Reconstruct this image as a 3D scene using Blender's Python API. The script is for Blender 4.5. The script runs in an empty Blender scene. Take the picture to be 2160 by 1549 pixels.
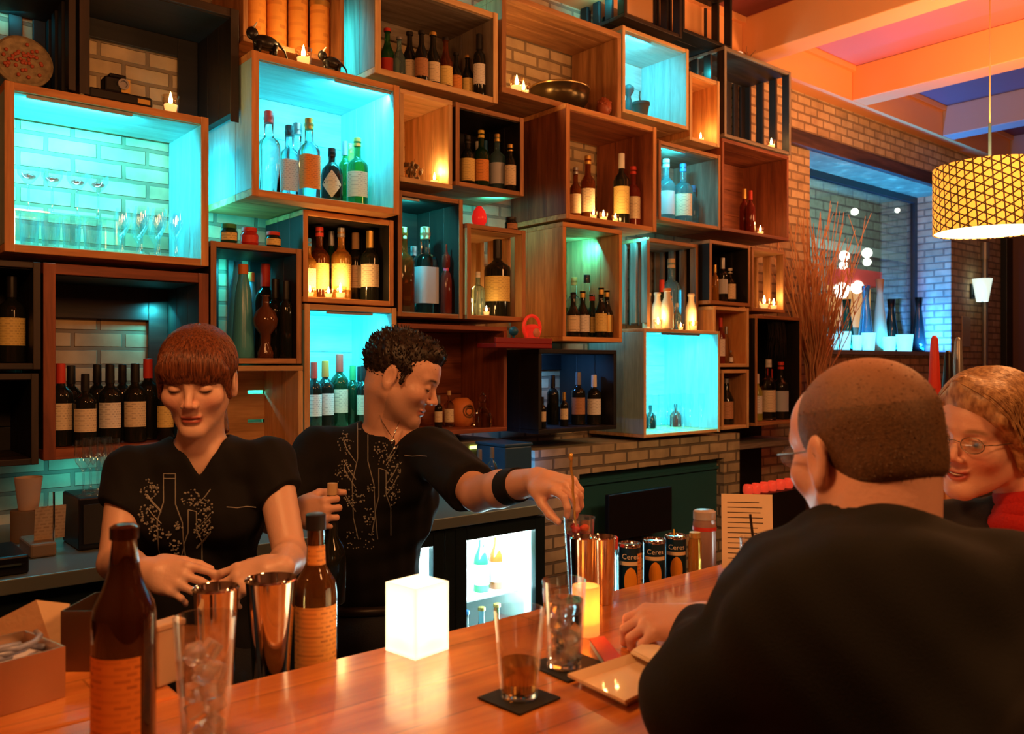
import bpy, math, random
import numpy as np
from mathutils import Vector, Matrix
from mathutils.bvhtree import BVHTree
random.seed(7)
sc = bpy.context.scene
COL = sc.collection
# ---------------------------------------------------------------- camera, world, exposure
HC = 1.5; F = 1800.0; C5 = math.cos(math.radians(50)); S5 = math.sin(math.radians(50))
cd = bpy.data.cameras.new('camera'); cam = bpy.data.objects.new('camera', cd); COL.objects.link(cam)
cam.location = (0, 0, HC); cam.rotation_euler = (math.radians(90), 0, math.radians(-40))
cd.sensor_width = 36; cd.lens = 36 * F / 2160; cd.shift_y = -4.5 / 2160; cd.clip_start = .02
cd.dof.use_dof = True; cd.dof.focus_distance = 2.4; cd.dof.aperture_fstop = 6.3
sc.camera = cam
sc.view_settings.view_transform = 'Standard'; sc.view_settings.look = 'None'
sc.view_settings.gamma = 1; sc.view_settings.use_curve_mapping = False
sc.view_settings.exposure = 0.0
W = bpy.data.worlds.new('world'); sc.world = W; W.use_nodes = True
W.node_tree.nodes['Background'].inputs[0].default_value = (.035, .02, .014, 1)
W.node_tree.nodes['Background'].inputs[1].default_value = .15

def light(name, typ, loc, e, col, size=.1, target=None, sy=None, spread=None):
    l = bpy.data.lights.new(name, typ); l.energy = e; l.color = col
    if typ == 'AREA':
        l.size = size
        if sy: l.shape = 'RECTANGLE'; l.size_y = sy
        if spread: l.spread = spread
    else: l.shadow_soft_size = size
    o = bpy.data.objects.new(name, l); COL.objects.link(o); o.location = loc
    if target is not None:
        o.rotation_euler = (Vector(target) - Vector(loc)).to_track_quat('-Z', 'Y').to_euler()
    return o
WARM = (1, .40, .125)
# bare warm lights added outside the frame as room fill, no pendants built
light('warm_fill_bar', 'POINT', (.25, .95, 2.35), 44, WARM, .16)
light('warm_fill_room', 'POINT', (1.2, -.7, 2.5), 54, WARM, .2)
light('warm_fill_end', 'POINT', (2.9, .7, 2.6), 46, WARM, .2)
light('ceiling_fill', 'AREA', (5.3, 1.6, 2.5), 48, (1, .42, .16), .6, (5.3, 2.2, 3.6))  # bare area light added to brighten the ceiling, no fitting

# ---------------------------------------------------------------- geometry helpers
def P(px, py, Y):
    t = (px - 1080) / F; X = Y * (C5 + S5 * t) / (S5 - C5 * t); d = C5 * X + S5 * Y
    return Vector((X, Y, HC - (py - 770) / F * d))
def PD(px, py, d):
    r = (px - 1080) / F * d
    return Vector((C5 * d + S5 * r, S5 * d - C5 * r, HC - (py - 770) / F * d))
def PZ(px, py, z):
    return PD(px, py, F * (HC - z) / (py - 770))
def depth(v): return C5 * v[0] + S5 * v[1]

class MB:
    def __init__(s): s.v = []; s.f = []; s.mi = []; s.cur = 0
    def add(s, vs, fs):
        n = len(s.v); s.v += [tuple(v) for v in vs]; s.f += [tuple(i + n for i in f) for f in fs]; s.mi += [s.cur] * len(fs)
    def box(s, x0, x1, y0, y1, z0, z1, M=None):
        vs = [Vector((x, y, z)) for x in (x0, x1) for y in (y0, y1) for z in (z0, z1)]
        if M: vs = [M @ v for v in vs]
        s.add(vs, [(0, 1, 3, 2), (4, 6, 7, 5), (0, 4, 5, 1), (2, 3, 7, 6), (0, 2, 6, 4), (1, 5, 7, 3)])
        return s
    def lathe(s, prof, c=(0, 0, 0), n=20, M=None, caps=True, sq=0.0, a0=0, a1=None):
        full = a1 is None; a1 = 2 * math.pi if full else a1
        cnt = n if full else n + 1; vs = []
        for r, z in prof:
            for i in range(cnt):
                a = a0 + (a1 - a0) * i / n; ca, sa = math.cos(a), math.sin(a); rr = r
                if sq: rr = r / (abs(ca) ** sq + abs(sa) ** sq) ** (1 / sq)
                v = Vector((c[0] + rr * ca, c[1] + rr * sa, c[2] + z)); vs.append(M @ v if M else v)
        fs = []
        for k in range(len(prof) - 1):
            for i in range(cnt if full else cnt - 1):
                j = (i + 1) % cnt; fs.append((k * cnt + i, k * cnt + j, (k + 1) * cnt + j, (k + 1) * cnt + i))
        if caps and full:
            if prof[0][0] > 1e-5: fs.append(tuple(reversed(range(cnt))))
            if prof[-1][0] > 1e-5: fs.append(tuple((len(prof) - 1) * cnt + i for i in range(cnt)))
        s.add(vs, fs); return s
    def tube(s, pts, rad, n=8, caps=True):
        pts = [Vector(p) for p in pts]
        rad = rad if isinstance(rad, (list, tuple)) else [rad] * len(pts)
        up = Vector((0, 0, 1)); vs = []; prev = None
        for i, p in enumerate(pts):
            t = (pts[min(i + 1, len(pts) - 1)] - pts[max(i - 1, 0)]).normalized()
            if prev is None:
                a = t.cross(up);
                if a.length < .1: a = t.cross(Vector((1, 0, 0)))
            else: a = prev - t * prev.dot(t)
            a.normalize(); b = t.cross(a); prev = a
            for k in range(n):
                th = 2 * math.pi * k / n; vs.append(p + (a * math.cos(th) + b * math.sin(th)) * rad[i])
        fs = [(i * n + k, i * n + (k + 1) % n, (i + 1) * n + (k + 1) % n, (i + 1) * n + k) for i in range(len(pts) - 1) for k in range(n)]
        if caps: fs += [tuple(reversed(range(n))), tuple((len(pts) - 1) * n + k for k in range(n))]
        s.add(vs, fs); return s
    def ell(s, c, r, n=16, m=10, M=None):
        prof = [(math.sin(math.pi * i / m), -math.cos(math.pi * i / m)) for i in range(m + 1)]
        T = Matrix.Translation(c) @ (M.to_4x4() if M else Matrix.Identity(4)) @ Matrix.Diagonal((r[0], r[1], r[2], 1))
        return s.lathe(prof, n=n, M=T, caps=False)

def obj(name, mb, mat, parent=None, smooth=False, bevel=0, solid=0, at=None):
    me = bpy.data.meshes.new(name)
    off = Vector(parent['_o']) if parent is not None and '_o' in parent else Vector((0, 0, 0))
    if at is not None: off = off * 0 + Vector(at)
    me.from_pydata([tuple(Vector(v) - off) for v in mb.v], [], mb.f)
    mats = mat if isinstance(mat, list) else [mat]
    for m in mats: me.materials.append(m)
    if len(mats) > 1: me.polygons.foreach_set('material_index', mb.mi)
    me.validate()
    if smooth: me.polygons.foreach_set('use_smooth', [True] * len(me.polygons))
    me.update()
    o = bpy.data.objects.new(name, me); COL.objects.link(o)
    if parent is not None: o.parent = parent; o['_o'] = tuple(off)
    elif at is not None: o.location = at
    if smooth and smooth != 'all':
        m = o.modifiers.new('es', 'EDGE_SPLIT'); m.split_angle = math.radians(45)
    if bevel:
        m = o.modifiers.new('bv', 'BEVEL'); m.width = bevel; m.segments = 2; m.limit_method = 'ANGLE'
    if solid:
        m = o.modifiers.new('so', 'SOLIDIFY'); m.thickness = solid
    return o
def tag(o, label, cat, group=None):
    o['label'] = label; o['category'] = cat
    if group: o['group'] = group
    return o
def thing(name, label, cat, loc, group=None, rz=0):
    o = bpy.data.objects.new(name, None); COL.objects.link(o); o.location = loc; o.rotation_euler = (0, 0, rz)
    o.empty_display_size = .05; o['_o'] = tuple(loc) if rz == 0 else (0, 0, 0)
    return tag(o, label, cat, group)
def struct(name, mb, mat, **k):
    o = obj(name, mb, mat, **k); o['kind'] = 'structure'; return o
def dup(root, loc, label, group=None, rz=0, s=1, cat=None):
    r = root.copy(); COL.objects.link(r); r.location = loc; r.rotation_euler = (0, 0, rz); r.scale = (s, s, s) if not isinstance(s, tuple) else s
    r['label'] = label
    if group: r['group'] = group
    for ch in list(root.children):
        c = ch.copy(); COL.objects.link(c); c.parent = r
        for g in ch.children:
            d = g.copy(); COL.objects.link(d); d.parent = c
    return r

# ---------------------------------------------------------------- materials
_m = {}
def nt(name):
    m = bpy.data.materials.new(name); m.use_nodes = True; t = m.node_tree
    return m, t, t.nodes['Principled BSDF'], (lambda ty: t.nodes.new(ty)), t.links.new
def mix(N, L, fac, a, b, typ='MIX'):
    n = N('ShaderNodeMix'); n.data_type = 'RGBA'; n.blend_type = typ
    for i, v in ((0, fac), (6, a), (7, b)):
        if hasattr(v, 'is_output'): L(v, n.inputs[i])
        else: n.inputs[i].default_value = v if i == 0 else (*v[:3], 1)
    return n.outputs[2]
def pbr(key, col, rough=.5, metal=0, trans=0, coat=0, emit=None, es=0, ior=1.45, bump=0, bscale=40, var=0):
    if key in _m: return _m[key]
    m, t, b, N, L = nt(key)
    b.inputs['Base Color'].default_value = (*col, 1); b.inputs['Roughness'].default_value = rough
    b.inputs['Metallic'].default_value = metal; b.inputs['Transmission Weight'].default_value = trans
    b.inputs['Coat Weight'].default_value = coat; b.inputs['IOR'].default_value = ior
    if emit: b.inputs['Emission Color'].default_value = (*emit, 1); b.inputs['Emission Strength'].default_value = es
    if bump or var:
        tc = N('ShaderNodeTexCoord'); nz = N('ShaderNodeTexNoise'); nz.inputs['Scale'].default_value = bscale; nz.inputs['Detail'].default_value = 4
        L(tc.outputs['Object'], nz.inputs['Vector'])
        if bump:
            bp = N('ShaderNodeBump'); bp.inputs['Strength'].default_value = bump; bp.inputs['Distance'].default_value = .004
            L(nz.outputs[0], bp.inputs['Height']); L(bp.outputs[0], b.inputs['Normal'])
        if var:
            c2 = tuple(x * (1 - var) for x in col)
            L(mix(N, L, nz.outputs[0], c2, tuple(min(1, x * (1 + var)) for x in col)), b.inputs['Base Color'])
    _m[key] = m; return m
def wood(key, a, b2, axis='X', rough=.55, coat=0, sc_=6, stretch=.09, bump=.3, plank=0):
    k = key + axis
    if k in _m: return _m[k]
    m, t, b, N, L = nt(k)
    tc = N('ShaderNodeTexCoord'); oi = N('ShaderNodeObjectInfo'); mp = N('ShaderNodeMapping')
    mu = N('ShaderNodeMath'); mu.operation = 'MULTIPLY'; mu.inputs[1].default_value = 37
    L(oi.outputs['Random'], mu.inputs[0]); cb = N('ShaderNodeCombineXYZ')
    for i in range(3): L(mu.outputs[0], cb.inputs[i])
    L(tc.outputs['Object'], mp.inputs['Vector']); L(cb.outputs[0], mp.inputs['Location'])
    s = [1, 1, 1]; s['XYZ'.index(axis)] = stretch; mp.inputs['Scale'].default_value = [x * sc_ for x in s]
    n1 = N('ShaderNodeTexNoise'); n1.inputs['Scale'].default_value = 3; n1.inputs['Detail'].default_value = 6; n1.inputs['Distortion'].default_value = 1.2
    n2 = N('ShaderNodeTexNoise'); n2.inputs['Scale'].default_value = 22; n2.inputs['Detail'].default_value = 3
    n3 = N('ShaderNodeTexNoise'); n3.inputs['Scale'].default_value = .8; n3.inputs['Detail'].default_value = 2
    for n in (n1, n2): L(mp.outputs[0], n.inputs['Vector'])
    L(tc.outputs['Object'], n3.inputs['Vector'])
    r = N('ShaderNodeValToRGB'); r.color_ramp.elements[0].position = .32; r.color_ramp.elements[1].position = .68
    r.color_ramp.elements[0].color = (*b2, 1); r.color_ramp.elements[1].color = (*a, 1)
    L(n1.outputs[0], r.inputs[0])
    c = mix(N, L, .35, r.outputs[0], n2.outputs[0], 'OVERLAY')
    c = mix(N, L, .3, c, n3.outputs[0], 'OVERLAY')
    if plank:
        bk = N('ShaderNodeTexBrick'); bk.inputs['Scale'].default_value = 1; bk.inputs['Mortar Size'].default_value = .0016
        bk.inputs['Brick Width'].default_value = 1.3; bk.inputs['Row Height'].default_value = plank
        bk.inputs['Color1'].default_value = (.75, .75, .75, 1); bk.inputs['Color2'].default_value = (1, 1, 1, 1); bk.inputs['Mortar'].default_value = (.5, .5, .5, 1)
        L(tc.outputs['Object'], bk.inputs['Vector']); c = mix(N, L, 1, c, bk.outputs[0], 'MULTIPLY')
    L(c, b.inputs['Base Color']); b.inputs['Roughness'].default_value = rough; b.inputs['Coat Weight'].default_value = coat
    b.inputs['Coat Roughness'].default_value = .12
    bp = N('ShaderNodeBump'); bp.inputs['Strength'].default_value = bump; bp.inputs['Distance'].default_value = .003
    L(n1.outputs[0], bp.inputs['Height']); L(bp.outputs[0], b.inputs['Normal'])
    _m[k] = m; return m
def brick(key, c1, c2, mor, w=.17, h=.062, ms=.008, rough=.8):
    if key in _m: return _m[key]
    m, t, b, N, L = nt(key)
    tc = N('ShaderNodeTexCoord'); sp = N('ShaderNodeSeparateXYZ'); ad = N('ShaderNodeMath'); cb = N('ShaderNodeCombineXYZ')
    L(tc.outputs['Object'], sp.inputs[0]); L(sp.outputs[0], ad.inputs[0]); L(sp.outputs[1], ad.inputs[1])
    L(ad.outputs[0], cb.inputs[0]); L(sp.outputs[2], cb.inputs[1])
    bk = N('ShaderNodeTexBrick'); bk.inputs['Scale'].default_value = 1; bk.inputs['Brick Width'].default_value = w; bk.inputs['Row Height'].default_value = h
    bk.inputs['Mortar Size'].default_value = ms; bk.inputs['Mortar Smooth'].default_value = .3
    bk.inputs['Color1'].default_value = (*c1, 1); bk.inputs['Color2'].default_value = (*c2, 1); bk.inputs['Mortar'].default_value = (*mor, 1)
    nz = N('ShaderNodeTexNoise'); nz.inputs['Scale'].default_value = 9; nz.inputs['Detail'].default_value = 5; L(tc.outputs['Object'], nz.inputs['Vector'])
    ds = mix(N, L, .008, cb.outputs[0], nz.outputs[1]); L(ds, bk.inputs['Vector'])
    L(mix(N, L, .6, bk.outputs[0], nz.outputs[0], 'OVERLAY'), b.inputs['Base Color']); b.inputs['Roughness'].default_value = rough
    bp = N('ShaderNodeBump'); bp.inputs['Strength'].default_value = .8; bp.inputs['Distance'].default_value = .012; bp.invert = True
    L(bk.outputs['Fac'], bp.inputs['Height']); L(bp.outputs[0], b.inputs['Normal'])
    _m[key] = m; return m
def thin(key, col, tint=.12, rough=.03, gl=(1, 1, 1)):
    """thin-walled glass: clear with fresnel reflections and a slight body tint"""
    if key in _m: return _m[key]
    m, t, b, N, L = nt(key); out = t.nodes['Material Output']
    tr = N('ShaderNodeBsdfTransparent'); tr.inputs[0].default_value = (*col, 1)
    g = N('ShaderNodeBsdfGlossy'); g.inputs['Roughness'].default_value = rough; g.inputs[0].default_value = (*gl, 1)
    fr = N('ShaderNodeLayerWeight'); fr.inputs[0].default_value = .35; mr = N('ShaderNodeMapRange'); mr.inputs[3].default_value = tint * .4; mr.inputs[4].default_value = .75
    pw = N('ShaderNodeMath'); pw.operation = 'POWER'; pw.inputs[1].default_value = 1.6
    L(fr.outputs['Facing'], pw.inputs[0]); L(pw.outputs[0], mr.inputs[0])
    mx = N('ShaderNodeMixShader'); L(mr.outputs[0], mx.inputs[0]); L(tr.outputs[0], mx.inputs[1]); L(g.outputs[0], mx.inputs[2])
    L(mx.outputs[0], out.inputs[0]); _m[key] = m; return m
def emis(key, col, s): return pbr(key, (.02, .02, .02), emit=col, es=s)
def printed(key, base, ink, sx=.012, sz=.008, fill=.5):
    """paper with rows of small unreadable print"""
    if key in _m: return _m[key]
    m, t, b, N, L = nt(key); tc = N('ShaderNodeTexCoord'); sp = N('ShaderNodeSeparateXYZ'); cb = N('ShaderNodeCombineXYZ')
    L(tc.outputs['Object'], sp.inputs[0]); ad = N('ShaderNodeMath'); L(sp.outputs[0], ad.inputs[0]); L(sp.outputs[1], ad.inputs[1])
    L(ad.outputs[0], cb.inputs[0]); L(sp.outputs[2], cb.inputs[1])
    bk = N('ShaderNodeTexBrick'); bk.inputs['Scale'].default_value = 1; bk.inputs['Brick Width'].default_value = sx; bk.inputs['Row Height'].default_value = sz
    bk.inputs['Mortar Size'].default_value = sz * .28; bk.inputs['Color1'].default_value = (1, 1, 1, 1); bk.inputs['Color2'].default_value = (.2, .2, .2, 1); bk.inputs['Mortar'].default_value = (0, 0, 0, 1)
    L(cb.outputs[0], bk.inputs['Vector']); mu = N('ShaderNodeMath'); mu.operation = 'MULTIPLY'; mu.inputs[1].default_value = fill
    L(bk.outputs[0], mu.inputs[0]); L(mix(N, L, mu.outputs[0], base, ink), b.inputs['Base Color']); b.inputs['Roughness'].default_value = .6
    _m[key] = m; return m

TONE = {'orange': ((.80, .38, .12), (.46, .18, .05)), 'light': ((.82, .52, .24), (.52, .30, .12)), 'pale': ((.42, .66, .66), (.30, .50, .52)),  # pale tone has the cyan LED glow tinted into its wood colour
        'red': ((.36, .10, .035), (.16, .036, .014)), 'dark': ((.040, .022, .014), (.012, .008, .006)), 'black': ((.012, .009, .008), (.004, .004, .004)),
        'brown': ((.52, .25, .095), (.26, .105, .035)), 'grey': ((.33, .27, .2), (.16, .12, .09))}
def wd(tone, ax): a, b = TONE[tone]; return wood('wood_' + tone, a, b, ax)
# ---------------------------------------------------------------- the room
YW = 3.35; ZC = 3.45; ZP = 3.70
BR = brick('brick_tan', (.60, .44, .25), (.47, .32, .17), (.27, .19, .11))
XL, XE = -1.6, 9.25
wx0, wx1 = P(1708, 0, YW).x, P(2006, 0, YW).x
wz0, wz1 = P(1708, 738, YW).z, P(1708, 318, YW).z
mb = MB()
mb.box(XL, wx0, YW, YW + .4, 0, ZC + .3).box(wx1, XE, YW, YW + .4, 0, ZC + .3)
mb.box(wx0, wx1, YW, YW + .4, 0, wz0).box(wx0, wx1, YW, YW + .4, wz1, ZC + .3)
struct('wall_back', mb, BR)
struct('floor', MB().box(XL, XE, -3.2, YW, -.05, 0), wood('floorwood', (.16, .08, .04), (.07, .03, .018), 'X', plank=.12))
PL = pbr('plaster_dark', (.20, .10, .06), .8, bump=.2)
struct('wall_right', MB().box(XE, XE + .2, -3.2, YW + .4, 0, ZC + .3), PL)
struct('wall_left', MB().box(XL - .2, XL, -3.2, YW + .4, 0, ZC + .3), PL)
struct('wall_front', MB().box(XL, XE, -3.4, -3.2, 0, ZC + .3), PL)
CEILP = pbr('ceiling_coral', (.62, .17, .11), .45, var=.08, bscale=3)
CEILV = pbr('ceiling_violet', (.12, .085, .14), .45, var=.1, bscale=3)
CEILR = pbr('ceiling_maroon', (.17, .03, .035), .45, var=.1, bscale=3)
BEAM = pbr('beam_orange', (.86, .40, .15), .5, var=.05, bscale=3)
BEAMG = pbr('beam_grey', (.42, .36, .36), .5)
bx = [1.7, 3.15, 4.60, 5.97, 7.48, 8.95]
pan = [CEILR, CEILV, CEILR, CEILP, CEILV, CEILR]
xs = [XL] + bx + [XE]
mb = MB()
for i in range(len(xs) - 1):
    mb.cur = [0, 1, 0, 2, 1, 0, 0][i]
    mb.box(xs[i], xs[i + 1], -3.2, YW, ZP, ZP + .08)
struct('ceiling', mb, [CEILR, CEILV, CEILP])
for i, x in enumerate(bx):
    o = struct('trim_%d' % (i + 1), MB().box(x, x + .2, -3.2, YW - .14, ZC, ZP), BEAMG if i >= 4 else BEAM, bevel=.006)
struct('trim_7', MB().box(XL, XE, YW - .14, YW, ZC, ZP).box(XL, XE, YW - .17, YW - .14, ZP - .04, ZP), BEAM)
# window with recessed glass
IRON = pbr('window_iron', (.03, .06, .07), .35, metal=.5)
mb = MB(); g = YW + .30; f = .055
mb.box(wx0, wx0 + f, g, g + .05, wz0, wz1).box(wx1 - f, wx1, g, g + .05, wz0, wz1).box(wx0 + f, wx1 - f, g, g + .05, wz0, wz0 + f).box(wx0 + f, wx1 - f, g, g + .05, wz1 - f, wz1)
wf = struct('window_1', mb, IRON)
pane = obj('window_pane', MB().box(wx0 + f, wx1 - f, g + .02, g + .028, wz0 + f, wz1 - f), thin('pane_glass', (.80, .86, .86), .10), wf)
struct('trim_8', MB().box(wx0, wx1, YW - .02, g, wz0 - .03, wz0 + .004), pbr('sill', (.25, .28, .3), .4))
hx0, hx1 = P(1668, 0, YW - .04).x, P(1990, 0, YW - .04).x
struct('trim_9', MB().box(hx0, wx1 + .05, YW - .05, YW - .001, wz1, P(1668, 275, YW).z), wood('lintel', (.10, .05, .035), (.03, .018, .014), 'X'), bevel=.004)
light('window_sill_led', 'AREA', ((wx0 + wx1) / 2, YW + .15, wz0 + .012), 42, (.005, .36, 1), 2.2, ((wx0 + wx1) / 2, YW + .32, wz1 + .3), .03, 1.9)
light('window_reveal_led', 'AREA', (wx1 - .25, YW + .08, wz0 + .05), 22, (.02, .20, 1), .12, (wx1, YW + .12, wz0 + .7), .12)
# street behind the window; its lights and red canopy stand in for glass reflections
light('facade_fill', 'AREA', (15.5, 6.4, 5.0), 300, (.75, .95, .8), 2.5, (17.5, 9.5, 3.0))  # unseen area light added to brighten the facade
o = struct('street_ground', MB().box(3, 27, YW + .4, 13, -.2, -.1), pbr('asphalt', (.03, .03, .03), .8, bump=.3))
fac = thing('building', 'dim building front beyond the window glass, standing in for its reflections', 'building', (18, 9.5, -.1))
mb = MB().box(11, 27, 9.5, 9.8, -.1, 7)
obj('wall', mb, brick('brick_grey', (.20, .22, .18), (.13, .15, .13), (.06, .06, .06), .6, .2, .02), fac)
obj('reflected_awning', MB().box(P(1772, 0, 9.2).x, P(1842, 0, 9.2).x, 9.0, 9.49, P(1810, 604, 9.2).z, P(1810, 572, 9.2).z), pbr('reflected_red', (.6, .05, .04), .6), fac)
obj('reflected_glow_panel', MB().box(P(1750, 0, 9.44).x, P(1836, 0, 9.44).x, 9.44, 9.499, P(1810, 690, 9.4).z, P(1810, 607, 9.4).z), emis('reflected_glow', (1, .42, .12), 1.6), fac)
obj('ledge', MB().box(11, 27, 9.38, 9.499, 3.9, 4.1).box(11, 27, 9.4, 9.499, 5.6, 5.8), pbr('ledge', (.25, .3, .28), .7), fac)
GL = emis('reflected_light_glow', (1, .93, .75), 14)
k = 0
for px, py, r in ((1781, 540, .10), (1829, 534, .10), (1779, 560, .08), (1829, 553, .08), (1803, 447, .07), (1775, 613, .16), (1808, 606, .13), (1893, 444, .05)):
    p = P(px, py, 9.0); k += 1
    q = obj('reflected_light', MB().ell(p, (r, r, r)), GL, fac, smooth='all')
    obj('bracket', MB().tube([p + Vector((0, r * .9, 0)), Vector((p.x, 9.51, p.z))], .015), IRON, q)
# brick base and serving hatch under the crates
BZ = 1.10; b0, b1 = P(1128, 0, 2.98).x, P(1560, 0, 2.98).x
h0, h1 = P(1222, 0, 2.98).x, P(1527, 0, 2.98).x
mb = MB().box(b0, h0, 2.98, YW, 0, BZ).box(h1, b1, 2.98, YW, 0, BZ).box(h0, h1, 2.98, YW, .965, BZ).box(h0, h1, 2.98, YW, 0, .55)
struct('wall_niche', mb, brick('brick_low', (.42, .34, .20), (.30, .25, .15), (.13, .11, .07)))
struct('trim_10', MB().box(h0, h1, 3.03, 3.05, .55, .965).box(h0, h1, 3.015, 3.03, .90, .915), pbr('teal_panel', (.02, .09, .10), .35, bump=.1))
m0 = P(1285, 0, 2.9).x; m1 = P(1418, 0, 2.9).x
mt = thing('till_monitor', 'black flat till monitor standing before the dark teal panel', 'monitor', ((m0 + m1) / 2, 2.93, .55))
obj('screen', MB().box(m0, m1, 2.90, 2.93, .63, .86), pbr('black_plastic', (.006, .006, .008), .35), mt, bevel=.005)
obj('stand', MB().box((m0 + m1) / 2 - .03, (m0 + m1) / 2 + .03, 2.93, 2.96, .555, .75).box((m0 + m1) / 2 - .09, (m0 + m1) / 2 + .09, 2.88, 2.975, .55, .56), _m['black_plastic'], mt)
# bare brick column right of the window, its sconce, pipe and end door
sp_ = P(2060, 612, YW - .05)
q = thing('wall_sconce', 'small white glass wall sconce on the brick right of the window', 'lamp', (sp_.x, YW, sp_.z - .12))
obj('lamp_shade', MB().lathe([(.05, -.11), (.085, .10), (.08, .10), (.045, -.105)], (sp_.x, YW - .10, sp_.z), 20, caps=False), pbr('sconce_glass', (.8, .85, .75), .3, emit=(.8, 1, .85), es=.9), q, smooth='all')
obj('backplate', MB().box(sp_.x - .03, sp_.x + .03, YW - .02, YW - .001, sp_.z - .08, sp_.z + .06).tube([(sp_.x, YW - .02, sp_.z - .05), (sp_.x, YW - .1, sp_.z - .08), (sp_.x, YW - .1, sp_.z - .11)], .012), IRON, q)
px_ = P(2079, 0, YW - .04).x
q = tag(obj('conduit_pipe', MB().tube([(px_, YW - .035, .4), (px_, YW - .035, 2.62)], .025, 12).tube([(px_, YW - .035, 2.5), (px_, YW - .035, 2.66)], .04, 12), pbr('pipe', (.35, .33, .25), .4, metal=.6), at=(px_, YW - .035, .4), smooth=True),
        'grey metal conduit pipe running up the brick beside the sconce', 'pipe')
pp = P(2041, 700, YW - .02)
q = thing('switch_plate', 'pale wall plate on the brick below the sconce', 'wall plate', (pp.x, YW, pp.z))
obj('plate', MB().box(pp.x - .09, pp.x + .09, YW - .012, YW - .001, pp.z - .14, pp.z + .14), pbr('plate', (.45, .4, .28), .5), q, bevel=.004)
mb = MB(); dx0 = P(2110, 0, YW).x
mb.box(dx0, XE, YW - .06, YW - .001, 0, 2.75)
struct('door_1', mb, pbr('door_dark', (.02, .025, .02), .4), bevel=.004)
# ---------------------------------------------------------------- back counter, fridge
CY = 2.5; ZK = .955
cx0, cx1 = XL + .01, P(1150, 0, CY).x
STEEL = pbr('steel', (.55, .56, .56), .28, metal=1)
DARKM = pbr('dark_metal', (.012, .022, .026), .35, metal=.3)
ct = thing('back_counter', 'long steel back counter with thin worktop behind the bartenders', 'counter', ((cx0 + cx1) / 2, 2.9, 0))
obj('worktop', MB().box(cx0, cx1, CY - .02, YW - .001, ZK - .04, ZK), pbr('worktop', (.20, .24, .22), .35, metal=.4), ct, bevel=.003)
obj('cabinet', MB().box(cx0, P(862, 0, CY).x - .22, CY + .02, YW - .001, .02, ZK - .04), DARKM, ct)
fx0, fx1 = P(862, 0, CY).x - .2, cx1
fr = thing('bottle_fridge', 'black back-bar bottle fridge with brightly lit glass doors', 'fridge', ((fx0 + fx1) / 2, 2.9, 0))
mb = MB().box(fx0, fx1, YW - .1, YW - .06, .02, ZK - .045).box(fx0, fx0 + .04, CY + .03, YW - .1, .02, ZK - .045).box(fx1 - .04, fx1, CY + .03, YW - .1, .02, ZK - .045)
mb.box(fx0 + .04, fx1 - .04, CY + .03, YW - .1, .02, .08).box(fx0 + .04, fx1 - .04, CY + .03, YW - .1, ZK - .10, ZK - .045)
obj('fridge_body', mb, pbr('fridge_inner', (.75, .8, .8), .4), fr)
d0, d1 = P(880, 0, CY).x, P(914, 0, CY).x; e0, e1 = P(985, 0, CY).x, P(1127, 0, CY).x
for (a, b, lo) in ((fx0, d1 + .05, 0), (e0 - .05, fx1, 0)):
    mb = MB(); w = .05; z0, z1 = .08, ZK - .05
    mb.box(a, a + w, CY, CY + .03, z0, z1).box(b - w, b, CY, CY + .03, z0, z1).box(a + w, b - w, CY, CY + .03, z1 - .05, z1).box(a + w, b - w, CY, CY + .03, z0, z0 + .05)
    dr = obj('door', mb, DARKM, fr, bevel=.003)
    obj('door_glass', MB().box(a + w, b - w, CY + .01, CY + .016, z0 + .05, z1 - .05), thin('fridge_glass', (.95, 1, 1), .06), dr)
obj('mullion', MB().box(d1 + .052, e0 - .052, CY, CY + .05, .02, ZK - .05), DARKM, fr)
for z in (.30, .60): obj('wire_shelf', MB().box(fx0 + .05, fx1 - .05, CY + .08, YW - .12, z, z + .006), pbr('wire_white', (.8, .85, .85), .4), fr)
obj('light_strip', MB().box(fx0 + .06, fx1 - .06, CY + .045, CY + .06, ZK - .115, ZK - .102), emis('fridge_led', (.75, 1, 1), 30), fr)
light('fridge_light', 'AREA', ((fx0 + fx1) / 2, CY + .10, ZK - .13), 34, (.62, .95, 1), .7, ((fx0 + fx1) / 2, CY + .5, .3), .1)
light('fridge_side_light', 'AREA', (e1 - .02, CY + .12, .62), 7, (.62, .95, 1), .05, (e0, CY + .1, .62), .45)
# ---------------------------------------------------------------- bar counter
BT = 1.07; YB = 1.125
BARM = wood('barwood', (.88, .33, .075), (.50, .14, .028), 'X', rough=.30, coat=.6, sc_=4.5, stretch=.12, bump=.05, plank=.105)
bar = thing('bar_counter', 'long glossy orange-brown plank bar top running across the foreground', 'bar counter', (1.6, .85, 0))
obj('bar_top', MB().box(-1.2, 4.2, .47, YB, BT - .05, BT).box(-1.2, .385, YB + .0002, 1.40, BT - .05, BT), BARM, bar, bevel=.006)
obj('bar_front', MB().box(-1.2, 4.2, .80, .84, 0, BT - .05), wood('barfront', (.2, .08, .03), (.1, .04, .02), 'Z'), bar)
obj('speed_rail', MB().box(.39, 4.2, 1.08, 1.10, .3, BT - .05).box(.39, 4.2, 1.10, 1.30, .70, .715).box(.39, 4.2, 1.29, 1.30, .715, .78), pbr('rail_steel', (.06, .065, .07), .3, metal=.9), bar)
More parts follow.
